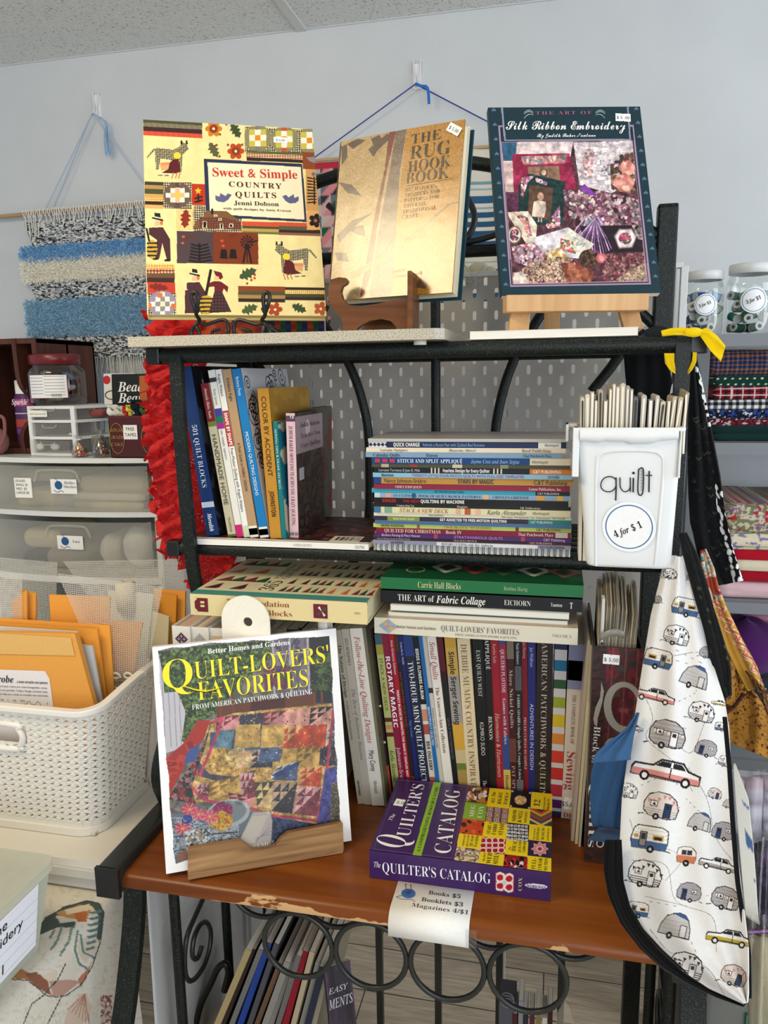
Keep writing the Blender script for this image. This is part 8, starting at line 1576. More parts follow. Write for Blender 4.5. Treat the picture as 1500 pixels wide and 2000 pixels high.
 # right of the rack
 # white bin of magazines hooked on the rack
YBf,YBb=.975,1.062
bn=thing('hanging_bin','white plastic bin lettered quilt with a round sticker, hooked on the right of the rack','bin',(.09,1.02,1.29))
tl,tr,bl_,br_=P(1126,838,y=YBf),P(1336,832,y=YBf),P(1146,1108,y=YBf+.012),P(1312,1108,y=YBf+.012)
ztp,zbt=(tl[2]+tr[2])/2,bl_[2]
def rr(x0,x1,y0,y1,z,r=.010,n=5):
 out=[]
 for cx,cy,a0 in((x1-r,y1-r,0),(x0+r,y1-r,90),(x0+r,y0+r,180),(x1-r,y0+r,270)):
  for k in range(n+1):a=math.radians(a0+90*k/n);out.append(V3(cx+r*math.cos(a),cy+r*math.sin(a),z))
 return np.array(out)
def bring(t,e=0):
 x0=bl_[0]+(tl[0]-bl_[0])*t-e;x1=br_[0]+(tr[0]-br_[0])*t+e;y0=YBf+.012*(1-t)-e;y1=YBb-.008*(1-t)+e;return rr(x0,x1,y0,y1,zbt+(ztp-zbt)*t)
WB='#e6e8e8'
mb=MB();mb.rings([bring(0,-.006),bring(.012,-.001),bring(.03)]+[bring(t)for t in np.linspace(.1,1,10)],WB,caps=False);mb.poly(bring(0,-.006)[::-1],WB);mb.rings([bring(1,-.0016),bring(.02,-.003)],WB,caps=False)
mb.build('bin_body','plastic',bn)
mb=MB();mb.rings([bring(1,-.0016),bring(1,.0035),bring(.975,.0035),bring(.975,.0)],WB,caps=False)
for sx,xx in((-1,tl[0]),(1,tr[0])):mb.box((xx-.004,YBf-.003,zbt+(ztp-zbt)*.66),(xx+.004-.006*(sx>0),YBf+.02,ztp),WB)
mb.build('rim','plastic',bn,bevel=.0012)
mb=MB();xs=np.linspace(tl[0]+.004,tr[0]-.006,30);
def lip(x):
 k=(x-tl[0])/(tr[0]-tl[0]);return .0145+.004*np.sin(k*math.pi)+.0012*np.sign(np.sin(k*12.5))
mb.rings([[(x,YBf-.0035,ztp-.002)for x in xs],[(x,YBf-.0055,ztp-.010)for x in xs],[(x,YBf-.0035,ztp-lip(x))for x in xs],[(x,YBf+.0005,ztp-lip(x))for x in xs]],WB,caps=False,closed=False);mb.build('finger_lip','plastic',bn)
f8=lambda x,y:(1080+x*.28,640+y*.28)
def onf(px,py,off=.0012):
 y=YBf;
 for _ in range(3):p=P(px,py,y=y);t=(p[2]-zbt)/(ztp-zbt);y=YBf+.012*(1-t)-off
 return P(px,py,y=y)
mb=MB();mb.tube(smooth_path([onf(*f8(x,y),.0004)for x,y in((300,1660),(298,1300),(305,960),(330,885),(400,862),(540,856),(680,862),(745,885),(770,960),(745,1300),(712,1660))],5),.0018,WB,6).build('raised_arch','plastic',bn)
mb=MB();INK='#3a3638'
def strok(pts,w=.0007):mb.tube(smooth_path([onf(*f8(x,y))for x,y in pts],5),w,INK,5)
strok([(440,1060),(415,1042),(380,1040),(350,1058),(335,1090),(340,1122),(368,1142),(405,1142),(432,1122),(442,1092)]);strok([(440,1045),(441,1120),(438,1205)],.0009)
strok([(468,1045),(470,1110),(490,1140),(515,1142),(538,1118),(540,1045)]);strok([(540,1045),(541,1145)]);strok([(562,1048),(560,1148)],.0009)
mb.disc(onf(*f8(562,1014),.0014),(1,0,0),(0,0,1),.0017,INK,10)
strok([(598,988),(630,990),(626,1152),(594,1150),(598,988)],.0008)
for k in range(13):
 a,b=onf(*f8(627,1000+k*11)),onf(*f8(616 if k%2 else 610,1000+k*11));mb.tube([a,b],.0003,INK,4)
strok([(672,1000),(670,1148)],.0009);strok([(648,1030),(692,1031)])
mb.build('quilt_lettering','matte_paper',bn)
mb=MB();c=onf(*f8(530,1390),.0016);up=unit(onf(*f8(530,1300))-onf(*f8(530,1480)));rt=V3(1,0,0);r=(onf(*f8(718,1390))[0]-onf(*f8(342,1390))[0])/2
mb.disc(c,rt,up,r,'#f4f4f4',40).disc(c-V3(0,.0003,0),rt,up,r*.885,'#3f6f9e',48,r2=r*.845)
d=unit(rt*math.cos(.42)+up*math.sin(.42));mb.text('4 for $ 1',c-d*r*.56-up*r*.22+V3(0,-.0006,0),d,np.cross((0,-1,0),d),r*.40,'bolditalic','#17181a','l',width=r*1.12);mb.build('price_sticker','matte_paper',bn,label='round white sticker with a blue ring reading 4 for $ 1')
mb=MB()
for xx in(tl[0]+.004,tr[0]-.012):mb.box((xx,YBb-.002,ztp-.03),(xx+.008,YBb+.002,ztp+.001),WB)
mb.box((tl[0]-.012,YBb-.05,ztp-.02),(tl[0]-.009,YBb,ztp+.001),WB).box((tl[0]-.012,YBb-.03,ztp-.003),(tl[0]+.002,YBb,ztp+.001),WB);mb.build('hanging_hook','plastic',bn)
cols=['#c4baa6','#b8b0a2','#9c9692','#c8bca4','#aa9a82','#cec6b2','#6e686a','#b8aa90','#c4b89e','#8a7a66','#b6a88e','#bcb6aa','#5e6066','#c8bca0','#a89878','#beb298']
x=tl[0]+.007;k=0;xend=tr[0]-.008;names=['first','second','third','fourth','fifth','sixth','seventh','eighth','ninth','tenth','eleventh','twelfth','thirteenth','fourteenth','fifteenth','sixteenth','seventeenth','eighteenth','nineteenth','twentieth','twenty-first','twenty-second','twenty-third','twenty-fourth','twenty-fifth','twenty-sixth','twenty-seventh']
zb_=zbt+.006
while x<xend-.003 and k<27:
 w=RNG.uniform(.0032,.0062);w=min(w,xend-x);u_=(x-tl[0])/(tr[0]-tl[0]);lean=.02+.30*max(0,u_-.55)if u_>.55 else-.05*(.5-u_)
 ztop2=1.516+RNG.uniform(-.010,.006)+(.010 if .28<u_<.52 else 0);n=7;loop=k%3!=2
 shape=[(-w/2,0)]+([(-w/2*math.cos(a),ztop2-zb_-w*.55+w*.55*math.sin(a))for a in np.linspace(0,math.pi,n)]if loop else[(-w/2,ztop2-zb_),(w/2,ztop2-zb_)])+[(w/2,0)]
 xc=x+w/2;bs=.78
 def off(z):return lean*max(0,z-.09)
 mg=thing('magazine',f'magazine standing in the white bin, {names[k]} from the left','magazine',(xc,YBf+.02,zb_),group='magazines in the white bin')
 pts=[(xc+(px if pz>.12 else px*bs)+off(pz),zb_+pz)for px,pz in shape]
 cc=cols[(k*5)%16];t=.0007
 mb=MB();A=np.array([[(a,yy,b)for a,b in pts]for yy in(YBf+.022,YBb-.012)])
 v_up=RNG.uniform(-.004,.004);A[1,:,2]+=v_up
 mb.rings([A[0],A[1]],cc,caps=True,smooth=False);mb.build('cover','printed_paper',mg)
 if loop and w>.0040:
  ins=[(a*.5+(xc+off(b-zb_))*.5 if False else a,b)for a,b in pts]
  q=[(xc+off(pz)+px*.45*(bs if pz<.12 else 1),zb_+pz-.004)for px,pz in shape if pz>.05]
  MB().add([(a,YBf+.0216,b)for a,b in q]+[(xc,YBf+.0216,zb_+.1)],[tuple(range(len(q)+1))[::-1]],'#4a4640' if k%4==0 else '#f0eadc').build('pages','page_paper',mg)
 else:MB().box((xc-w*.3+off(.2),YBf+.0212,zb_+.14),(xc+w*.3+off(.2),YBf+.0218,ztop2-.002),'#efe9da').build('pages','page_paper',mg)
 x+=w+.0004;k+=1
 # cloth panels hanging at the right end
def panel(L,R_,y0,y1,ns,nt,rip,fn=None,base='#222222',seed=0,bulge=0.0):
 t=np.linspace(0,1,ns);A=interp_list(L,t);B=interp_list(R_,t);s=np.linspace(0,1,nt)
 PXg=A[:,None,0]*(1-s)+B[:,None,0]*s;PYg=A[:,None,1]*(1-s)+B[:,None,1]*s;G=np.zeros((ns,nt,3))
 for i in range(ns):
  for j in range(nt):
   y=y0+(y1-y0)*t[i]+rip*math.sin(s[j]*7+t[i]*2.2+seed)*(.3+.7*t[i])+rip*.5*math.sin(s[j]*17+seed*2+t[i]*5)-bulge*math.sin(math.pi*s[j])
   G[i,j]=P(PXg[i,j],PYg[i,j],y=y)
 cv=Canvas(PXg,PYg,base)
 if fn:fn(cv)
 return G,cv.C
def caravan(cv,cx,cy,w,rot,kind,flip=1):
 a=math.radians(rot);S=w*(.92 if 'car' in kind else .86)/100.0
 T=lambda pts:[(cx+(x*flip*math.cos(a)-y*math.sin(a))*S,cy+(x*flip*math.sin(a)+y*math.cos(a))*S)for x,y in pts]
 INK='#2b2b2e';lw=max(1.1,3*S)
 def ell(x,y,rx,ry,c):(q,)=T([(x,y)]);cv.ell(q[0],q[1],max(rx*S,.8),max(ry*S,.8),c,rot)
 def shape(pts,c,ink=INK,l=None):cv.poly(T(pts),c);cv.line(T(pts+[pts[0]]),l or lw,ink)
 if kind in('pinkcar','yellowcar','graycar'):
  c={'pinkcar':'#d98a84','yellowcar':'#b8a23a','graycar':'#a39a94'}[kind];dk=INK
  shape([(-50,-5),(-47,-10),(-20,-11),(-9,-21),(22,-21),(32,-11),(50,-7),(50,6),(-50,6)],'#ece8e4');cv.poly(T([(-50,-3),(-20,-4),(50,-2),(50,6),(-50,6)]),c)
  cv.poly(T([(-17,-11),(-8,-19),(5,-19),(5,-11)]),'#26262c');cv.poly(T([(8,-11),(8,-19),(20,-19),(28,-11)]),'#26262c');cv.line(T([(6,-11),(6,5)]),lw*.6,dk);cv.line(T([(-30,4),(26,5)]),lw*.7,dk)
  for x in(-30,30):ell(x,6,7.5,7.5,'#1e1e22');ell(x,6,4,4,'#e6e2de')
  return
 if kind=='dome':
  shape([(-48,26),(-42,-2),(-28,-26),(-6,-36),(16,-36),(34,-20),(42,6),(44,34),(0,30)],'#bdb8b6');cv.poly(T([(-12,-34),(6,-40),(24,-34),(38,-16),(30,-20),(10,-26)]),'#3f5578')
  for y in(-14,-2,10,20):cv.line(T([(-36,y),(36,y+4)]),lw*.5,'#a09a98')
  shape([(14,-4),(32,-2),(32,32),(14,30)],'#cfcac8',l=lw*.8);ell(-14,30,9,11,'#1e1e22');ell(-14,30,3.5,4,'#c8c4c0');return
 if kind=='blue':
  shape([(-44,-26),(-34,-34),(30,-34),(46,-26),(48,6),(44,26),(-44,26),(-50,4)],'#e8e4dc');cv.poly(T([(-49,4),(48,6),(44,26),(-44,26)]),'#46618a')
  for y in(-24,-14,-4):cv.line(T([(-46,y),(46,y)]),lw*.45,'#b8b0a8')
  shape([(-26,-18),(-8,-18),(-8,20),(-26,20)],'#8a8480',l=lw*.8);cv.poly(T([(-23,-14),(-11,-14),(-11,2),(-23,2)]),'#34343a');cv.poly(T([(8,-12),(36,-12),(36,2),(8,2)]),'#b8924a');cv.poly(T([(12,-8),(32,-8),(32,0),(12,0)]),'#2a2622');cv.poly(T([(-42,-10),(-30,-10),(-30,0),(-42,0)]),'#b8924a')
  ell(6,26,10,10,'#1e1e22');ell(6,26,4,4,'#c8c4c0');cv.line(T([(44,26),(58,28)]),lw,INK);return
 if kind=='trailer':
  shape([(-44,-30),(-20,-42),(20,-42),(44,-20),(46,10),(40,34),(-44,34),(-48,0)],'#e8e2dc');cv.poly(T([(-48,0),(46,2),(40,34),(-44,34)]),'#c87a54');shape([(-24,-24),(24,-24),(24,-4),(-24,-4)],'#3a3a40',l=lw);cv.line(T([(0,-24),(0,-4)]),lw,'#e8e2dc');ell(0,36,16,16,'#1e1e22');ell(0,36,6,6,'#b8b0a8');return
 body={'bunting':'#e9e5e4','pinkbunting':'#d8cdc6','tear':'#a8a2a6','garland':'#b0a8a6','small':'#b8b0ac'}.get(kind,'#c8c2be')
 pts=[(-46,14),(-48,-8),(-38,-30),(-14,-40),(14,-38),(36,-24),(46,0),(42,24),(20,30),(-30,26)]
 shape(pts,body)
 for y in(8,14,20,26)if kind in('bunting','pinkbunting')else(-28,-18,-8,2,12,22):cv.line(T([(-42,y),(42,y)]),lw*(.9 if kind=='bunting' else .5),'#4a4648' if kind=='bunting' else '#807a7c')
 if kind in('bunting','pinkbunting'):
  fc=INK if kind=='bunting' else '#c88a7a'
  for k in range(7):x=-40+k*13;y=-22+6*math.sin(k*1.3)-12*math.cos((k-3)*.5)+4;cv.poly(T([(x,y),(x+10,y+2),(x+4,y+13)]),fc)
 if kind=='garland':
  for k in range(9):x=-34+k*9;ell(x,-8+3*math.sin(k*1.7),3.2,4.4,'#e0d8c0');
  cv.line(T([(-38,-14),(40,-10)]),lw*.8,INK)
 dc='#2c3c5c' if kind in('pinkbunting','tear')else '#eae6e2'
 shape([(8,-12),(26,-12),(26,26),(8,26)],dc,l=lw*.8);cv.poly(T([(12,-8),(22,-8),(22,2),(12,2)]),'#2a2a30')
 shape([(-30,-14),(-12,-14),(-12,0),(-30,0)],'#f0ece8',l=lw*.7);cv.poly(T([(-26,-4),(-20,-12),(-14,-2)]),'#26262a')
 ell(-10,27,9,9,'#1e1e22');ell(-10,27,3.5,3.5,'#c8c4c0');cv.line(T([(-46,24),(-58,28)]),lw,INK)
def car_print(cv):
 cv.C*=(0.97+.05*fbm(cv.X/60,cv.Y/40,5))[...,None]
 for q in([(1240,1250),(1300,1280),(1370,1275),(1400,1310)],[(1245,1330),(1275,1400),(1262,1440),(1300,1475),(1330,1500),(1352,1545)],[(1230,1600),(1250,1640),(1330,1672),(1300,1720)],[(1345,1500),(1380,1560),(1400,1640),(1450,1700)],[(1235,1680),(1300,1690),(1320,1760),(1390,1790),(1400,1860)],[(1260,1750),(1340,1770)],[(1270,1815),(1310,1860),(1380,1890),(1420,1950)],[(1310,1440),(1350,1470),(1380,1400)]):cv.line(smooth_path(q,6),1.1,'#8a8a8c')
 for q in([(1320,1270),(1380,1300)],[(1320,1290),(1390,1310)],[(1325,1370),(1360,1350),(1340,1320)],[(1240,1540),(1290,1520),(1330,1535)],[(1340,1560),(1370,1590)],[(1270,1760),(1330,1772)],[(1380,1750),(1420,1735)],[(1350,1840),(1378,1900)],[(1320,1500),(1340,1540)]):
  p=smooth_path(q,8)
  for k in range(0,len(p)-1,2):cv.line([p[k],p[k]*.4+p[k+1]*.6],1.8,'#9a9a9c')
 for cx,cy,w,rot,kind,fl in((1327,1080,17,10,'wheel',1),(1310,1122,34,6,'bunting',1),(1350,1128,22,0,'small',1),(1339,1187,62,12,'blue',1),(1322,1243,62,14,'bunting',1),(1282,1172,26,0,'tear',-1),(1286,1288,66,14,'blue',-1),(1357,1322,70,14,'dome',1),(1278,1362,86,14,'pinkcar',1),(1370,1393,64,14,'bunting',1),(1304,1437,88,12,'garland',1),(1378,1463,52,16,'tear',-1),(1300,1514,146,12,'pinkcar',1),(1380,1276,36,10,'tear',1),(1238,1424,40,8,'graycar',1),(1416,1488,34,14,'bunting',1),(1404,1375,34,10,'yellowcar',1),(1408,1420,30,8,'blue',1),(1228,1546,46,14,'bunting',1),(1292,1577,84,12,'pinkbunting',1),(1368,1605,58,12,'dome',1),(1396,1551,34,14,'pinkbunting',1),(1424,1570,30,14,'dome',1),(1412,1625,58,14,'tear',-1),(1269,1639,86,9,'blue',1),(1341,1671,48,6,'trailer',1),(1402,1692,82,14,'graycar',1),(1261,1709,82,12,'bunting',1),(1345,1744,60,12,'tear',-1),(1418,1757,72,14,'garland',1),(1246,1777,52,8,'blue',1),(1320,1808,78,10,'dome',1),(1424,1836,98,10,'yellowcar',1),(1341,1889,84,14,'bunting',1),(1434,1908,66,16,'pinkbunting',1)):
  if kind=='wheel':cv.ell(cx,cy,9,7,'#222226');cv.ell(cx,cy,5,4,'#d0ccc8');cv.ell(cx,cy,2.4,2,'#333333')
  else:caravan(cv,cx,cy,w,rot,kind,fl)
ap=thing('caravan_print_bib','white cotton bib printed with little caravans and cars, hanging down the right of the rack','bib',(.15,.9,1.3))
AL=[(1298,1085),(1290,1130),(1272,1200),(1254,1310),(1240,1400),(1226,1480),(1215,1560),(1211,1640),(1213,1720),(1226,1770),(1252,1815),(1290,1856),(1335,1897),(1385,1930),(1452,1960)]
AR=[(1352,1085),(1362,1150),(1378,1240),(1400,1320),(1416,1370),(1424,1420),(1428,1500),(1432,1560),(1438,1640),(1446,1720),(1455,1790),(1462,1850),(1463,1900),(1462,1940),(1460,1958)]
G,C=panel(AL,AR,1.005,.735,640,230,.007,car_print,'#e6e4e2',1,.012);MB().grid(G,C).build('printed_front','cloth',ap,solid=.0012)
LL=[(1182,1640),(1179,1700),(1188,1748),(1212,1803),(1250,1853),(1292,1891),(1345,1922),(1400,1948),(1452,1966)]
LR=[(1214,1640),(1217,1720),(1230,1770),(1256,1815),(1294,1856),(1339,1897),(1389,1931),(1456,1962)]
G,C=panel(LL,LR,.835,.747,50,14,.003,None,'#101112',2);MB().grid(G,C).build('black_lining','cloth',ap,solid=.001)
GR=[(1415,1400),(1424,1500),(1430,1600),(1440,1720),(1452,1800),(1462,1860),(1463,1950)]
G,C=panel([(a-4,b)for a,b in GR],[(a+5,b)for a,b in GR],.86,.752,40,4,.001,None,'#16171a',3);MB().grid(G,C).build('black_edge_binding','cloth',ap,solid=.001)
bc=thing('blue_cloth','plain blue folded cloth poking out between the books and the caravan bib','cloth',(.09,.9,1.0))
G,C=panel([(1244,1392),(1222,1425),(1190,1448),(1164,1472),(1157,1490)],[(1248,1392),(1240,1425),(1236,1450),(1232,1474),(1232,1484)],.905,.875,24,16,.003,None,'#3c608a',4);MB().grid(G,C).build('turned_corner','cloth',bc,solid=.0015)
G,C=panel([(1164,1470),(1155,1510),(1153,1560),(1154,1600),(1158,1614)],[(1236,1470),(1228,1520),(1220,1570),(1217,1606),(1217,1618)],.905,.885,24,20,.004,None,'#2f4f74',5);MB().grid(G,C).build('main_fold','cloth',bc,solid=.0015)
G,C=panel([(1168,1617),(1156,1632),(1148,1640)],[(1218,1622),(1215,1635),(1213,1648)],.905,.865,10,12,.002,None,'#2f4f74',6);MB().grid(G,C).build('lower_fold','cloth',bc,solid=.0015)
o=MB().tube([P(1172+6.5*math.cos(a),1648+6.5*math.sin(a),y=.90)for a in np.arange(20)*.314],.0007,'#d8d4cc',5,closed=True).build('metal_ring','painted_metal',bc,label='thin pale ring')
def sprig(cv):
 rg=np.random.default_rng(2);n=fbm(cv.X/8,cv.Y/8,3);cv.paint(n>.62,'#1f2224',.6)
 for k in range(70):
  x,y=rg.uniform(1310,1430),rg.uniform(690,1380);cv.line([(x,y),(x+4,y-5)],1.2,'#4a4a3c');cv.line([(x,y),(x-3,y-5)],1.1,'#4a4a3c')
stp=thing('black_strap_bag','black cotton strap with tiny sprigs crossing the top of the caravan bib','strap',(.17,.98,1.3))
G,C=panel([(1326,1042),(1334,1080),(1350,1140),(1372,1220),(1388,1290),(1402,1345),(1417,1364)],[(1340,1040),(1362,1085),(1380,1140),(1398,1200),(1416,1262),(1426,1310),(1427,1358)],.995,.93,60,14,.002,sprig,'#17191a',7);MB().grid(G,C).build('strap','cloth',stp,solid=.003)
def leafprint(cv):
 sprig(cv);rg=np.random.default_rng(9)
 for k in range(30):
  y=952+14*(k//2);x=np.interp(y,[930,1040,1130],[1405,1426,1446])+(-11,1)[k%2]+rg.uniform(-3,3);cv.ell(x,y,2.4+1.4*(k%3==0),rg.uniform(5,9),'#ecebe8',-16+rg.uniform(-16,16))
 for k in range(26):y=rg.uniform(705,830);x=np.interp(y,[700,830],[1356,1386])+rg.uniform(-4,3);cv.ell(x,y,1.6,rg.uniform(4,8),'#dddcd8',-14)
bb=thing('black_print_bag','black cloth bag with a white leaf print edge, hanging behind the yellow ribbon','bag',(.2,1.12,1.5))
G,C=panel([(1346,690),(1345,760),(1344,860),(1345,960),(1348,1020),(1362,1080),(1378,1120),(1392,1146)],[(1358,690),(1374,770),(1392,860),(1406,930),(1416,1000),(1430,1070),(1442,1110),(1450,1134)],1.10,1.07,230,90,.003,leafprint,'#0d0e10',8);MB().grid(G,C).build('bag_front','cloth',bb,solid=.004)
o=thing('black_pouch','plain black cloth pouch hanging behind the magazines at the right rear of the rack','pouch',(.1,1.25,1.5))
G,C=panel([(1219,692),(1222,740),(1228,800),(1234,860)],[(1300,692),(1312,740),(1318,800),(1322,860)],1.24,1.22,24,14,.004,None,'#131416',9);MB().grid(G,C).build('pouch','cloth',o,solid=.004)
sheet_=lambda nm,lab,pts,y:tag(MB().prism([(0,0)],(0,0,0),(1,0,0),(0,0,1),(0,.001,0),'#ffffff')if False else MB().poly([P(a,b,y=y)for a,b in pts],'#ecebe4').build(nm,'matte_paper',solid=.001),lab,'card','white cards behind the right post')
sheet_('paper_card','white card corner right of the rack post under the yellow ribbon',[(1338,735),(1352,770),(1345,782),(1336,772)],1.145)
sheet_('paper_card','white card left of the rack post, behind the magazine tops',[(1320,740),(1318,765),(1308,770),(1312,752)],1.15)
rb=thing('yellow_ribbon','bright yellow satin ribbon tied in a bow round the right end of the top rail','ribbon',P(1345,655,y=1.05));Y_='#f2cf12'
f1=lambda a,b,y:P(a,b,y=y)
G,C=panel([(1291,646),(1310,641),(1330,640),(1346,641)],[(1293,657),(1312,655),(1332,654),(1346,657)],1.052,1.046,16,6,.002,None,Y_,1);MB().grid(G,C).build('left_tail','cloth',rb,solid=.0006)
G,C=panel([(1366,645),(1380,640),(1400,655),(1417,676)],[(1364,652),(1372,662),(1388,685),(1408,707)],1.046,1.04,20,8,.003,None,Y_,2);MB().grid(G,C).build('right_tail','cloth',rb,solid=.0006)
MB().ball(P(1355,649,y=1.046),.0068,Y_,12,sc=(1.7,.6,.9)).build('knot','cloth',rb)
loop=[(1345,656,1.052),(1318,668,1.058),(1300,690,1.062),(1302,715,1.062),(1318,728,1.064)]
L=[(1312,662),(1298,690),(1299,712),(1318,729)];R2=[(1316,664),(1317,690),(1318,708),(1319,725)]
G,C=panel([(1297,690),(1299,710),(1308,723),(1319,730)],[(1317,690),(1317,705),(1318,715),(1319,722)],1.060,1.062,16,6,.001,None,'#e0bd12',3);MB().grid(G,C).build('lower_loop','cloth',rb,solid=.0006)
G,C=panel([(1353,688),(1352,705),(1346,720),(1341,731)],[(1361,688),(1360,706),(1352,722),(1343,732)],1.062,1.066,16,5,.001,None,'#e0bd12',4);MB().grid(G,C).build('lower_loop','cloth',rb,solid=.0006)
MB().tube(smooth_path([P(1262,655,y=1.09),P(1280,648,y=1.085),P(1300,650,y=1.08),P(1316,662,y=1.075)],4),0,'#26282c',sq=(.014,.004),w0=(0,0,1)).build('black_lining','cloth',rb)
def zig(cv):
 cv.C[:]=hx('#c2913a')
 for o_,c,w in((0,'#b4553c',8),(16,'#c86a4a',5)):
  q=[(1379+(y-1150)*.62+o_*.2+(7 if k%2 else-6),y)for k,y in enumerate(range(1150,1400,13))];cv.line(q,w+3,'#e8d8b0');cv.line(q,w,c)
 m=cv.Y<1172;cv.paint(m,'#c9b8a0');cv.blobs(m,70,1.5,4,['#b04a3a','#d8a078','#6a9a98','#e8d8c0','#8a2a24'],3)
 cv.paint(cv.mpoly([(1376,1130),(1398,1125),(1402,1150),(1392,1165)]),'#a8442a')
zz=thing('orange_zigzag_bag','ochre cloth with orange zigzags and a spotted lower half, hanging right of the black strap','bag',(.24,1.0,1.2))
G,C=panel([(1368,1075),(1372,1110),(1384,1160),(1398,1210),(1420,1270),(1440,1310),(1462,1350)],[(1378,1072),(1394,1110),(1402,1145),(1420,1190),(1456,1260),(1478,1300),(1492,1340)],1.06,1.0,110,26,.003,zig,'#c2913a',10);MB().grid(G,C).build('zigzag_strap','cloth',zz,solid=.002)
def spots(cv):
 n=fbm(cv.X/30,cv.Y/30,8);cv.C*=(.85+.3*n)[...,None];cv.blobs(cv.one,420,.9,2.6,['#4a2a16','#5a341c','#3a2012'],5,.5)
G,C=panel([(1424,1280),(1426,1330),(1416,1380),(1424,1420),(1425,1450)],[(1462,1340),(1490,1372),(1510,1410),(1520,1450),(1520,1490)],1.06,1.04,80,60,.006,spots,'#a8752e',11);MB().grid(G,C).build('spotted_body','cloth',zz,solid=.002)
G,C=panel([(1456,1310),(1470,1330),(1480,1350)],[(1496,1345),(1510,1400),(1520,1440)],.995,.985,30,30,.003,spots,'#d8b45a',12);MB().grid(G,C).build('spotted_flap','cloth',zz,solid=.002)
G,C=panel([(1415,1374),(1430,1380),(1450,1352)],[(1420,1396),(1436,1382),(1456,1356)],1.0,1.0,14,6,.002,spots,'#d0ac58',13);MB().grid(G,C).build('spotted_tie','cloth',zz,solid=.002)
# magazines and the brown binder at the right end of the row
y0=1.052
for k,(a,b,c,d,yt,yb_,col,lab)in enumerate(((1145,1152,1122,1129,1255,1612,'#b8a89a','thin mottled magazine right of the cream spine with thread spools'),(1152,1158,1130,1135,1262,1620,'#d8cba0','thin cream magazine, second right of the thread spool spine'),(1158,1163,1136,1141,1265,1628,'#cfc6b0','thin ivory magazine just left of the brown binder'))):
 yy=1.045-.006*k;t1,t2,b1,b2=[P(x,y,y=yy)for x,y in((a,yt+20),(b,yt+20),(d,yb_-60),(c,yb_-60))]
 lean=math.atan2((b1[0]+b2[0]-t1[0]-t2[0])/2,(t1[2]+t2[2]-b1[2]-b2[2])/2);h=(PZ(a,yt,yy)-ZWs)/math.cos(lean);th=(t2[0]-t1[0])*.95
 bx_=(b1[0]+b2[0])/2+math.tan(lean)*((b1[2]+b2[2])/2-ZWs);make_book('magazine',lab,pose_upright(bx_+th/2,yy,ZWs,lean),.2,h,th,front=col,spine=col,group='magazines at the right end of the worktop')
yB=1.000;BC=[(290,735),(640,750),(520,1786),(215,1786)]
f7=lambda x,y:(1080+x*.28,1060+y*.28)
tl2,tr2=P(1162,1262,y=yB),P(1262,1264,y=yB);bl2=P(1140,1660,z=ZWs+.001);br2=V3(bl2[0]+.078,bl2[1],bl2[2])
ub_=unit(br2-bl2);top_c=V3(bl2[0]+(tl2[0]-bl2[0]),yB,tl2[2]);
hB=0;zz0=ZWs
lean=math.atan2(bl2[0]-tl2[0],tl2[2]-zz0);wB=(tr2[0]-tl2[0]);tB=.20
Zb=unit(V3(-math.sin(lean),0,math.cos(lean)));Xb=V3(math.cos(lean),0,math.sin(lean));hB=(tl2[2]-zz0)/Zb[2]
oB=V3(tl2[0],yB,tl2[2])-Zb*hB;oB[2]=zz0
MBn=pose(oB,V3(1,0,0),V3(0,1,0),Zb)
bd_=thing('magazine_binder','brown quilt-photo binder with big white letters reading downward and a price sticker','binder',M=MBn)
FB=Face((0,-.0004,0),(1,0,0),(0,0,1),wB,hB,[(290,735),(640,742),(560,2146),(205,2146)])
cv=FB.canvas(130,'#3a2420');cv.noise(cv.one,60,18,['#33201c','#402824','#2c1a18'],4)
m=cv.mpoly([(385,735),(640,742),(600,1400),(350,1400)]);cv.noise(m,70,90,['#4a1a20','#6a2028','#3a2a24','#542026'],7)
for k in range(14):x=400+(k*53)%230;y=760+(k*97)%620;cv.rect(x,y,x+60,y+26,['#7a2a30','#3a4038','#8a4a44','#2c2a28'][k%4],.8)
for x in(430,520,600):cv.line([(x,740),(x-50,1400)],12,'#8a5048',.5)
sil='#9c978c'
cv.poly([(345,955),(362,1010),(350,1080),(318,1180),(310,1240),(292,1225),(285,1190),(300,1120),(335,1050)],sil)
ring=cv.mell(500,1105,140,160)&~cv.mell(505,1100,92,122);cv.paint(ring,sil);cv.paint(cv.mell(430,1390,75,90)&~cv.mell(440,1390,42,60),sil)
mb=MB();FB.put(mb,cv,.0002)
FB.text(mb,'Block of',290,1232,268,1475,48,'serif','#e8e4de');FB.text(mb,'Quilts',262,1560,232,2050,60,'serif','#e8e4de')
mb.box((0,0,0),(wB,.003,hB),'#3a2420').box((0,.003,0),(.003,tB,hB),'#2e1c1a').box((wB-.003,.003,0),(wB,tB,hB),'#2e1c1a');mb.build('printed_cover','glossy_cover',bd_,world=False)
A=FB.pt(355,838,.0008);B=FB.pt(468,842,.0008);sticker(bd_,A,B-A,np.cross((0,-1,0),unit(B-A)),(0,-1,0),'$ 5.00',np.linalg.norm(B-A),.0135,world=False)
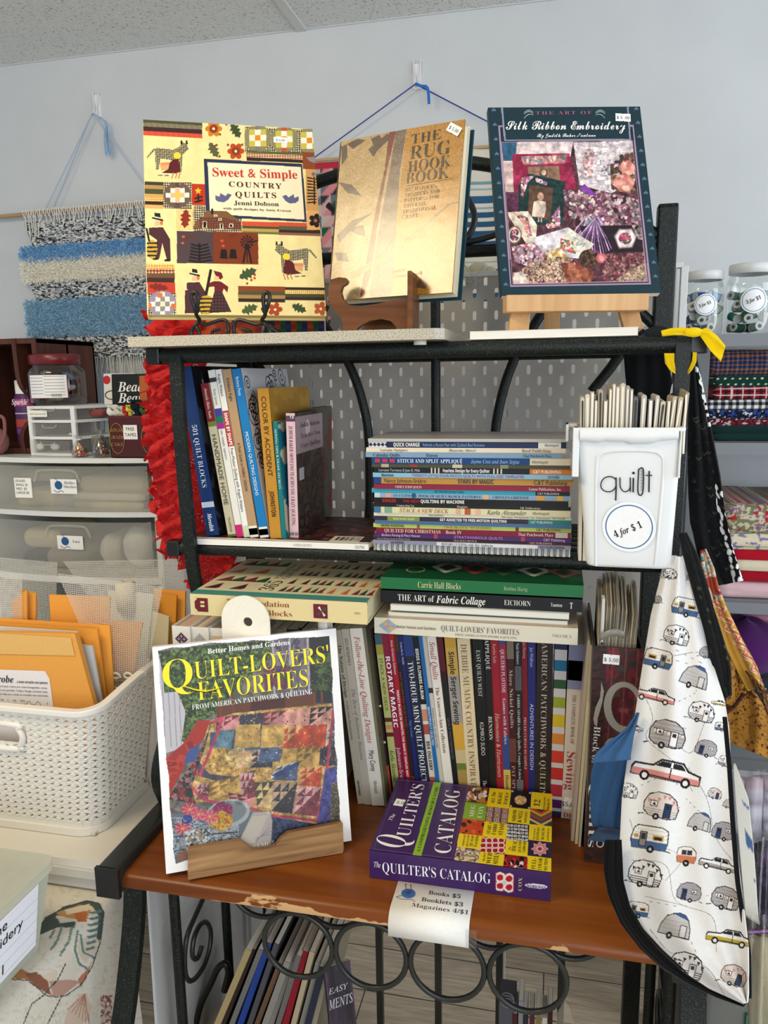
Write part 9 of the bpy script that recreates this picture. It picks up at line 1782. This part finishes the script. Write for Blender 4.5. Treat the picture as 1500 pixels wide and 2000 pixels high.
for k in range(22):
 x0=.006+(wB-.016)*k/21.5;fan=.012+.030*(k/21)**1.4;w=(wB-.018)/23
 mg=thing('magazine',f'grey-edged magazine standing in the brown binder, {names[k]} from the left','magazine',M=MBn,group='magazines in the brown binder')
 t=RNG.uniform(-.006,.004)+(.018*math.sin(math.pi*min(1,k/16)))
 Q=[(x0+.004*0,.012,.05),(x0,.012,hB+.002),(x0-.004+fan*.15,.05,hB+.026+t),(x0-.004+fan*.35,.15,hB+.050+t)]
 c_=['#a09684','#8c8474','#b0a692','#7a7262'][k%4]
 rings_=[[V3(a,b,c),V3(a+w,b,c)]for a,b,c in Q]
 mb=MB()
 v=[];
 for a,b,c in Q:v+=[(a,b,c),(a+w,b,c)]
 v+=[(Q[-1][0]+w,.17,.05),(Q[-1][0],.17,.05)]
 P0=[(Q[0][1],Q[0][2]),(Q[1][1],Q[1][2]),(Q[2][1],Q[2][2]),(Q[3][1],Q[3][2]),(.16,.05)]
 Lf_=[V3(x0-.0+(fan*.3*max(0,zz_-hB)/.05),yy_,zz_)for yy_,zz_ in P0];Rt_=[q+V3(w*.93,0,0)for q in Lf_]
 mb.rings([Lf_,Rt_],c_,smooth=False);mb.build('magazine_body','page_paper',mg,world=False)if False else None
 MBx=MB().rings([[(MBn@np.append(q,1))[:3]for q in rg]for rg in(Lf_,Rt_)],c_,smooth=False);MBx.build('pages','page_paper',mg)
mb=MB();mb.rings([[(wB*.12+wB*.5*s,.008-.004*math.sin(s*3.14),hB+.004+.010*math.sin(s*2.6)+dz_)for s in np.linspace(0,1,12)]for dz_ in(0,.010)],'#8a857c',caps=False,closed=False);mb.build('curled_cover','glossy_cover',bd_,world=False,solid=.0006)
MB().box((.010,.012,hB-.002),(.0135,.03,hB+.062),'#c9c9c6').build('white_divider','matte_paper',bd_,world=False)
for k,(a,b,c)in enumerate(((1146,1170,'#2a2a2c'),(1150,1168,'#3a3a3c'))):
 x=PX(a,1200,1.10+.02*k);make_book('magazine',('dark tall magazine leaning left of the brown binder','dark grey tall magazine beside the leaning dark one')[k],pose_upright(PX(b,1330,1.09+.02*k)+.004*k,1.09+.02*k,ZWs,-.05+.02*k),.12,PZ(a,1170+6*k,1.09)-ZWs,.0035,front=c,spine=c,group='dark magazines beside the binder')
 # shelving at the right wall
sh=thing('metal_shelving','grey metal shelving against the wall at the right, with jars and folded fabric','shelving',(.55,1.85,0))
sx0,sx1,sy0,sy1=.268,1.15,1.65,2.06
SHZ=[1.614,1.400,1.069];
for z in SHZ+[.72,.30]:
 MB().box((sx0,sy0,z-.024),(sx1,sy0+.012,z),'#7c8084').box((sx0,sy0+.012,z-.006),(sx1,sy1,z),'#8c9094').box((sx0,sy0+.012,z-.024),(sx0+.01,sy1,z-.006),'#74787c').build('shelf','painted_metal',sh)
for xx in(sx0-.002,sx1-.03):
 for yy in(sy0+.015,sy1-.03):MB().box((xx,yy,0),(xx+.03,yy+.03,1.60),'#63676b').build('upright','painted_metal',sh)
MB().tube([(.30,2.04,.95),(.62,2.04,1.05)],0,'#3a3c40',sq=(.02,.004),w0=(0,1,0)).build('cross_brace','painted_metal',sh)
def thread_jar(pxl,pxr,pyt,y0,label,txt,cols,seed):
 xl,xr=PX(pxl,600,y0),PX(pxr,600,y0);x,r=(xl+xr)/2,(xr-xl)/2;z0=SHZ[0];H=PZ((pxl+pxr)/2,pyt,y0)-z0
 j=thing('plastic_jar',label,'jar',(x,y0,z0),group='jars of thread on the right shelf')
 MB().lathe([(0,.001),(r*.94,.001),(r,.006),(r,H*.68),(r*.97,H*.76),(r*.88,H*.83),(r*.86,H*.87)],(x,y0,z0),'#e8eaea',36).build('jar_body','clear_plastic',j)
 MB().lathe([(r*.86,H*.86),(r*.92,H*.87),(r*.93,H*.985),(r*.90,H),(0,H)],(x,y0,z0),'#cfd1d2',40).build('lid','plastic',j)
 d=V3(-.05,-1,0);d/=np.linalg.norm(d);u=V3(1,-.05,0);u/=np.linalg.norm(u);rs=r*.54;c=V3(x,y0,z0+H*.47)+V3(-.002,0,0)
 mb=MB();N_=30
 def onj(a,b,e):ang=a/r;return V3(x+(r+e)*math.sin(ang)-.002,y0-(r+e)*math.cos(ang),z0+H*.47+b)
 for rad0,rad1,cc,e in((0,rs,'#f2f3f4',.0006),(rs*.84,rs*.89,'#6a84a8',.0010)):
  A=[[onj(q*math.cos(t),q*math.sin(t),e)for t in np.arange(N_)*2*math.pi/N_]for q in np.linspace(max(rad0,1e-5),rad1,5)];mb.rings(A,cc,caps=False)
 mb.text(txt,c+V3(0,-r-.0016,0)-V3(rs*.56,0,rs*.30),V3(math.cos(.35),0,math.sin(.35)),V3(-math.sin(.35),0,math.cos(.35)),rs*.42,'bolditalic','#1a1a1c','l',width=rs*1.15);mb.build('price_sticker','matte_paper',j,label='round white sticker with a blue ring reading 3 for $1')
 rg=np.random.default_rng(seed);k=0
 for lay in range(4):
  for q in range(5):
   a=q*1.2566+lay*.6;rr_=r*.60 if q else 0;p=V3(x+rr_*math.cos(a),y0+rr_*math.sin(a),z0+.014+lay*.021);ax=unit(V3(math.cos(a*2.3+lay),math.sin(a*2.3+lay),rg.uniform(-.5,.5)))if lay else unit(V3(math.cos(a),math.sin(a),.1))
   c=cols[rg.integers(len(cols))];L=.013;mb=MB();mb.tube([p-ax*L*.9,p+ax*L*.9],.0082,c,12)
   sp=thing('thread_spool','thread spool inside a clear jar '+txt.lower(),'thread spool',p,group='spools in the '+label[:60]);tag(sp,('thread spool inside the clear jar next to the rack post' if pxl<1400 else 'thread spool inside the clear jar at the right picture edge'))
   mb.build('thread','yarn',sp)
   mb=MB();mb.tube([p-ax*L,p-ax*L*.9],.0088,'#c8c8c2',14).tube([p+ax*L*.9,p+ax*L],.0088,'#c8c8c2',14).tube([p+ax*L,p+ax*L*1.01],.004,'#3a3a3a',10);mb.build('spool_ends','plastic',sp)
thread_jar(1334,1413,531,1.71,'clear jar of blue-green thread spools, next to the rack post','3 for $1',['#1f6a74','#9fc4b0','#2f5a9a','#7a8a9a','#a8c8b8','#3a4a7a','#b8c4b0','#8aa8c4'],2)
thread_jar(1416,1512,517,1.71,'clear jar of green thread spools, at the right picture edge','3 for $1',['#1f5a44','#2f7a54','#3a8a6a','#1a4a3a','#4a8a5a','#16302a','#8ab09a'],4)
def pat_fn(kind):
 def f(u,v):
  n=len(u);C=np.zeros((n,3));U,V=u,v
  if kind=='navyplaid':a=(np.mod(U/.009,1)<.35);b=(np.mod(V/.009,1)<.35);C[:]=hx('#23263a');C[a]=hx('#3a4a7a');C[b]=hx('#6a4a34');C[a&b]=hx('#a8623a')
  elif kind=='dots':C[:]=hx('#123a2c');d=(np.mod(U/.014+.5*(np.floor(V/.012)%2),1)-.5)**2*.014**2+(np.mod(V/.012,1)-.5)**2*.012**2;C[d<.0022**2]=hx('#d8e0d8')
  elif kind=='tartan':C[:]=hx('#9a1a28');a=np.mod(U/.022,1);b=np.mod(V/.014,1);C[(a<.22)|(b<.22)]=hx('#3a1420');C[(np.abs(a-.6)<.05)|(np.abs(b-.6)<.05)]=hx('#d8c8c0')
  elif kind=='gingham':a=np.mod(U/.014,1)<.5;b=np.mod(V/.014,1)<.5;C[:]=hx('#e8e8e6');C[a^b]=hx('#6a6a6c');C[a&b]=hx('#141416')
  elif kind=='darkfloral':q=fbm(U/.007,V/.007,5,3);C[:]=hx('#141828');C[q>.55]=hx('#c8ccd4');C[(q<.33)]=hx('#2a4a8a')
  elif kind=='maroonfloral':q=fbm(U/.006,V/.006,9,3);C[:]=hx('#4a1422');C[q>.56]=hx('#c8b0b0');C[q<.34]=hx('#7a2434')
  elif kind=='redfloral':q=fbm(U/.008,V/.008,15,3);q2=fbm(U/.012,V/.012,35,2);C[:]=hx('#d2c4a8');C[q>.54]=hx('#8a6a80');C[q<.36]=hx('#7a7a5a');C[q2>.52]=hx('#b02a30')
  elif kind=='creamfloral':C[:]=hx('#ddd2b4');q=fbm(U/.009,V/.009,25,3);C[(q>.55)]=hx('#8a7aa8');C[np.abs(np.mod(V/.030,1)-.35)<.04]=hx('#4a8a5a')
  return C
 return f
def stack(items,zs,x0px,y0,dpt,group,xs_off):
 for k,(ya,yb_,xpx,c,pat,lab)in enumerate(items):
  x0=PX(xpx,(ya+yb_)/2,y0);z1,z0=PZ(xpx,ya,y0),PZ(xpx,yb_,y0);z0=max(z0,zs+.0005)
  folded('folded_fabric',lab,'fabric',x0,x0+.30+xs_off*(k%2),y0+.002*(k%3),y0+dpt,z0+.0006,z1,c,group,pat_fn(pat)if pat else None,seed=k*3+1)
stack([(683,735,1384,'#22253a','navyplaid','navy and orange plaid fabric crumpled on top of the upper right stack'),(734,756,1395,'#123a2c','dots','dark green fabric with white dots, second in the upper right stack'),(755,782,1394,'#9a1a28','tartan','red tartan fabric in the upper right stack'),(781,802,1380,'#888888','gingham','black and white gingham fabric in the upper right stack'),(800,819,1382,'#141828','darkfloral','navy floral fabric under the gingham one'),(817,833,1384,'#4a1422','maroonfloral','maroon figured fabric in the lower part of the upper right stack'),(831,848,1390,'#16302e',None,'dark green plain fabric, second from the bottom of the upper right stack'),(846,864,1392,'#173632',None,'dark teal plain fabric at the bottom of the upper right stack')],SHZ[1],1385,1.69,.26,'upper right fabric stack',.004)
stack([(984,1042,1412,'#d2c4a8','redfloral','cream fabric with red and mauve flowers, topmost of the lower right stack'),(1040,1076,1418,'#ddd2b4','creamfloral','cream fabric with a green line and lilac flowers, second in the lower right stack'),(1074,1096,1425,'#b01226',None,'bright red plain fabric in the lower right stack'),(1094,1116,1430,'#ddd0b4',None,'plain cream fabric between the two red ones'),(1114,1138,1432,'#a01226',None,'crimson plain fabric above the pink one'),(1136,1170,1400,'#dcb8bc',None,'pale pink fabric at the bottom of the lower right stack')],SHZ[2],1420,1.67,.28,'lower right fabric stack',.004)
def cushion(lab,px,py,y0,rx,rz,c,stripes=None,seed=0):
 p=P(px,py,y=y0);n1,n2=40,28;G=np.zeros((n2,n1,3));C=np.zeros((n2,n1,3))
 for i in range(n2):
  for j in range(n1):
   ph=math.pi*i/(n2-1);th=-2*math.pi*j/(n1-1);r=1+.06*math.sin(3*th+seed)+.05*math.sin(5*ph+seed)
   G[i,j]=p+V3(rx*r*math.sin(ph)*math.cos(th),.09*r*math.sin(ph)*math.sin(th),rz*r*math.cos(ph));C[i,j]=hx(stripes[int((ph*5+th*.6)*1.6)%len(stripes)])if stripes else hx(c)*(1)
 return tag(MB().grid(G,C).build('soft_bundle','cloth'),lab,'fabric bundle','soft bundles under the right shelf')
cushion('purple plush bundle under the right shelf',1455,1262,1.74,.085,.062,'#4a1a5a',seed=1);cushion('pink striped bundle behind the purple plush one',1500,1225,1.82,.09,.085,'#8a3a5a',['#8a2f52','#b86a84','#d09aa8','#7a2a48'],2);cushion('grey-green bundle at the left under the right shelf',1410,1230,1.86,.05,.05,'#5a6460',seed=3);cushion('dark green and violet bundle below the purple plush one',1465,1345,1.72,.075,.055,'#2a2a3a',['#1f2a3a','#3a2a4a','#2a3a34'],4)
def bag(lab,pts,y0,y1,fill,fillpts,zipc=None,cat='bag',fl=None):
 b=thing('clear_bag',lab,cat,P(*pts[3],y=y0),group='clear bags at the lower right')
 G,C=panel([pts[0],pts[3]],[pts[1],pts[2]],y0,y1,40,26,.010,None,'#e8eaee',14);MB().grid(G,C).build('bag_film','bag_film',b)
 if fill:
  G,C=panel([fillpts[0],fillpts[3]],[fillpts[1],fillpts[2]],y0+.02,y1+.02,24,16,.008,fl,fill,15);MB().grid(G,C).build('folded_fabric','cloth',b,solid=.012)
 if zipc:MB().tube([P(pts[0][0]+(pts[3][0]-pts[0][0])*.12,pts[0][1]+(pts[3][1]-pts[0][1])*.12,y=y0-.003),P(pts[1][0]+(pts[2][0]-pts[1][0])*.12,pts[1][1]+(pts[2][1]-pts[1][1])*.12,y=y0-.003)],.0014,zipc,6).build('zip_strip','plastic',b)
 return b
def fl1(cv):cv.noise(cv.one,30,18,['#c9c2cc','#d8d2da','#a8a0b0','#e2dee4'],4);cv.rect(0,1500,1600,1540,'#c8a0b0',.5)
bag('clear bag of folded pink-grey fabric at the right picture edge',[(1428,1508),(1530,1500),(1530,1800),(1452,1790)],.98,.985,'#c8c2cc',[(1440,1522),(1530,1514),(1530,1790),(1458,1780)],fl=fl1)
def fl2(cv):cv.noise(cv.one,24,40,['#2a2230','#4a3a50','#1e1a24','#6a5a70'],6)
bag('clear bag of dark violet fabric below the pink-grey one',[(1452,1640),(1530,1630),(1530,1830),(1472,1800)],.95,.92,'#3a3040',[(1462,1650),(1530,1640),(1530,1820),(1478,1795)],fl=fl2)
bag('zip bag with a violet seal and yellow-grey fabric in the bottom right corner',[(1456,1788),(1530,1784),(1540,2060),(1470,2060)],.80,.76,'#b8ac88',[(1464,1830),(1530,1826),(1540,2060),(1476,2060)],'#b06ab0')
wc=thing('pattern_card','white printed card in a sleeve standing right of the caravan bib','card',P(1460,1800,y=.89))
G,C=panel([(1432,1492),(1436,1560),(1446,1680),(1456,1790)],[(1436,1490),(1462,1560),(1474,1680),(1482,1806)],.90,.86,50,16,0.0,lambda cv:[cv.line([(1445+(y-1500)*.085,y),(1458+(y-1500)*.08,y+3)],1.6,'#4a6a94')for y in list(range(1560,1580,5))+list(range(1610,1720,6))],'#dcd8cc',16);MB().grid(G,C).build('card','matte_paper',wc,solid=.0008)
gb=thing('grey_crate','grey-green plastic crate below the caravan bib at the bottom right','crate',(.24,.95,.3))
sbx=thing('storage_box','plain grey storage box under the clear bags at the right picture edge','box',(.45,1.1,0));zb9=PZ(1490,1812,.935)
MB().rbox((.315,.93,0),(.66,1.26,zb9-.02),.012,'#55575c',axis=2).build('box_body','plastic',sbx);MB().rbox((.310,.925,zb9-.02),(.665,1.265,zb9),.014,'#6a6c70',axis=2).build('lid','plastic',sbx)
a=P(1372,1935,y=.92);mb=MB()
mb.rbox((a[0],.93,.25),(min(a[0]+.30,.309),1.25,a[2]-.004),.015,'#6a6c68',axis=2).build('crate_body','plastic',gb)
MB().box((a[0]+.055,.925,.25),(a[0]+.075,.93,a[2]-.03),'#1f6a58').build('green_stripe','plastic',gb)
# magazines leaning on the lower shelf of the rack
ZLo=.3045
LOW=[('#8a7a48',545,1886),('#2a2422',552,1872),('#6a6664',562,1870),('#24489a',580,1842),('#3a3c44',590,1850),('#5a4a3c',600,1870),('#7a746a',612,1882),('#8a8478',622,1880),('#6a6864',634,1878),('#8a867c',648,1868),('#9a1a2a',598,1858),('#a89a7c',606,1858),('#9a968c',618,1876),('#23283c',640,1890),('#9a927e',648,1890)]
lows=[(487,1853,'#a8946a','tan-edged'),(496,1852,'#3a2c26','dark brown'),(510,1853,'#6f6c6a','mid grey'),(526,1840,'#24489a','royal blue'),(541,1842,'#4a4a50','charcoal'),(548,1880,'#7a5a44','brown patterned'),(562,1878,'#8a867e','warm grey'),(572,1876,'#9a968c','light grey'),(584,1866,'#6a6662','dark grey'),(597,1857,'#a01a2c','red'),(610,1858,'#b0a284','sand coloured'),(622,1878,'#9a988f','pale grey'),(630,1888,'#23283c','navy'),(640,1890,'#a89e88','buff')]
for k,(px,py,c,nm)in enumerate(lows):
 y0=.99+.012*(k%2);p=P(px,py,y=y0);q=P(px-100+4*k,2090,y=y0);lean=-math.atan2(p[0]-q[0],p[2]-q[2])
 th=.0080*(1 if k%3 else 1.25);h=(p[2]-ZLo)/math.cos(lean)-th*abs(math.sin(lean));bx_=p[0]-math.tan(-lean)*(p[2]-ZLo)
 M=pose_upright(bx_+th/2,y0,ZLo,lean);
 make_book('magazine',f'{nm} magazine leaning right on the lower shelf, seen under the worktop',M,.21,h,th,front=c,spine=c,group='magazines leaning on the lower shelf')
p=P(652,1890,y=.985);q=P(700,2100,y=.985)
Mz=frame_from((P(655,1890,y=.985)[0]-.16,.985,ZLo),(1,.10,0),(.42,0,.9),0,0)
def art_low(mb,w,h,t):
 F=Face((0,-.0002,0),(1,0,0),(0,0,1),w,h,[(0,0),(100,0),(100,130),(0,130)]);cv=F.canvas(100,'#221c26');cv.noise(cv.one,25,25,['#221c26','#2e2632','#3a2c3e','#4a3a50'],5);F.put(mb,cv)
 F.text(mb,'EASY',8,14,80,14,3,'italic','#cfcad2');F.text(mb,'MENTS',4,22,96,22,5,'italic','#cfcad2')
p1=P(633,1893,y=.975);lean=math.atan2(.06,.25)
Xc=unit(V3(.75,.55,0));Zc=unit(V3(-.38,.0,.92));Zc=unit(Zc-Zc.dot(Xc)*Xc);
hz=(p1[2]-ZLo)/Zc[2];o_=p1-Zc*hz;Yc_=np.cross(Zc,Xc);make_book('magazine','dark violet magazine with slanted pale title, rightmost of the leaning group',pose(o_,Xc,Yc_,Zc),.042,hz,.006,front='#221c26',art=art_low,group='magazines leaning on the lower shelf')
sb=thing('spiral_notebook','spiral-bound notebook standing on the lower shelf under the centre of the worktop','notebook',P(990,1975,y=1.05))
mb=MB();a=P(990,1960,y=1.145)
for k in range(16):mb.tube([a+V3(.011*math.cos(t),.002*k-.0+.01,.012*math.sin(t)-.007*k)for t in np.arange(12)*.5236],.0007,'#8a8a8c',5,closed=True)
mb.build('wire_spiral','painted_metal',sb);MB().box((a[0]-.014,1.157,ZLo),(a[0]+.014,1.205,a[2]-.006),'#5a5a60').build('pages','page_paper',sb)
for k,(px,py,c,nm)in enumerate(((1006,1980,'#4a1a24','dark red'),(1018,1955,'#8a8a90','grey pointed'),(1026,1982,'#2a2a34','black'),(1039,1982,'#5a2434','plum'),(1052,1976,'#8a7a4a','olive'),(1064,1988,'#d8d2c0','cream'),(1075,1974,'#3a1a20','dark maroon'))):
 p=P(px,py,y=1.155);th=.0078;make_book('magazine',f'{nm} booklet beside the spiral notebook on the lower shelf',pose_upright(p[0]+th/2,1.155,ZLo,0.0),.05,p[2]-ZLo,th,front=c,spine=c,group='booklets on the lower shelf under the centre')
pb_=thing('plastic_sleeve','clear plastic sleeve standing right of the booklets on the lower shelf','sleeve',P(1100,1990,y=1.04));MB().prism([tuple((P(a,b,y=1.04)-P(1100,2100,y=1.04))[[0,2]])for a,b in((1086,1985),(1103,1955),(1112,1965),(1140,2060),(1120,2100),(1086,2100))],P(1100,2100,y=1.04),(1,0,0),(0,0,1),(0,.004,0),'#dfe3e8').build('sleeve','bag_film',pb_)
cd=[P(a,b,y=1.33)for a,b in((524,1770),(527,1795),(531,1820),(540,1848))];mb=MB()
sp_=smooth_path(cd,14)
for ph in(0,3.14):mb.tube([q+V3(.0032*math.cos(i*.8+ph),.0032*math.sin(i*.8+ph),0)for i,q in enumerate(sp_)],.0036,'#d8d6d2',6)
tag(mb.build('twisted_cord','yarn'),'short twisted white cord hanging behind the worktop at the left','cord')
mb=MB();mb.tube(smooth_path([P(a,b,y=1.10)for a,b in((380,2010),(392,1962),(412,1920),(425,1892),(440,1882),(446,1900),(438,1935))],5),.006,'#17181a',8)
tag(mb.build('bent_metal_hoop','wire_black'),'bent dark metal hoop leaning inside the rack at the lower left','metal hoop')
wbx=thing('white_carton','white lined card hanging inside the rack at the lower left','card',P(440,1800,y=1.25));a,b=P(408,1745,y=1.345),P(480,1850,y=1.345)
MB().box((a[0]-.02,1.345,.42),(b[0]-.005,1.348,a[2]+.02),'#cdd0d6').build('card','matte_paper',wbx)
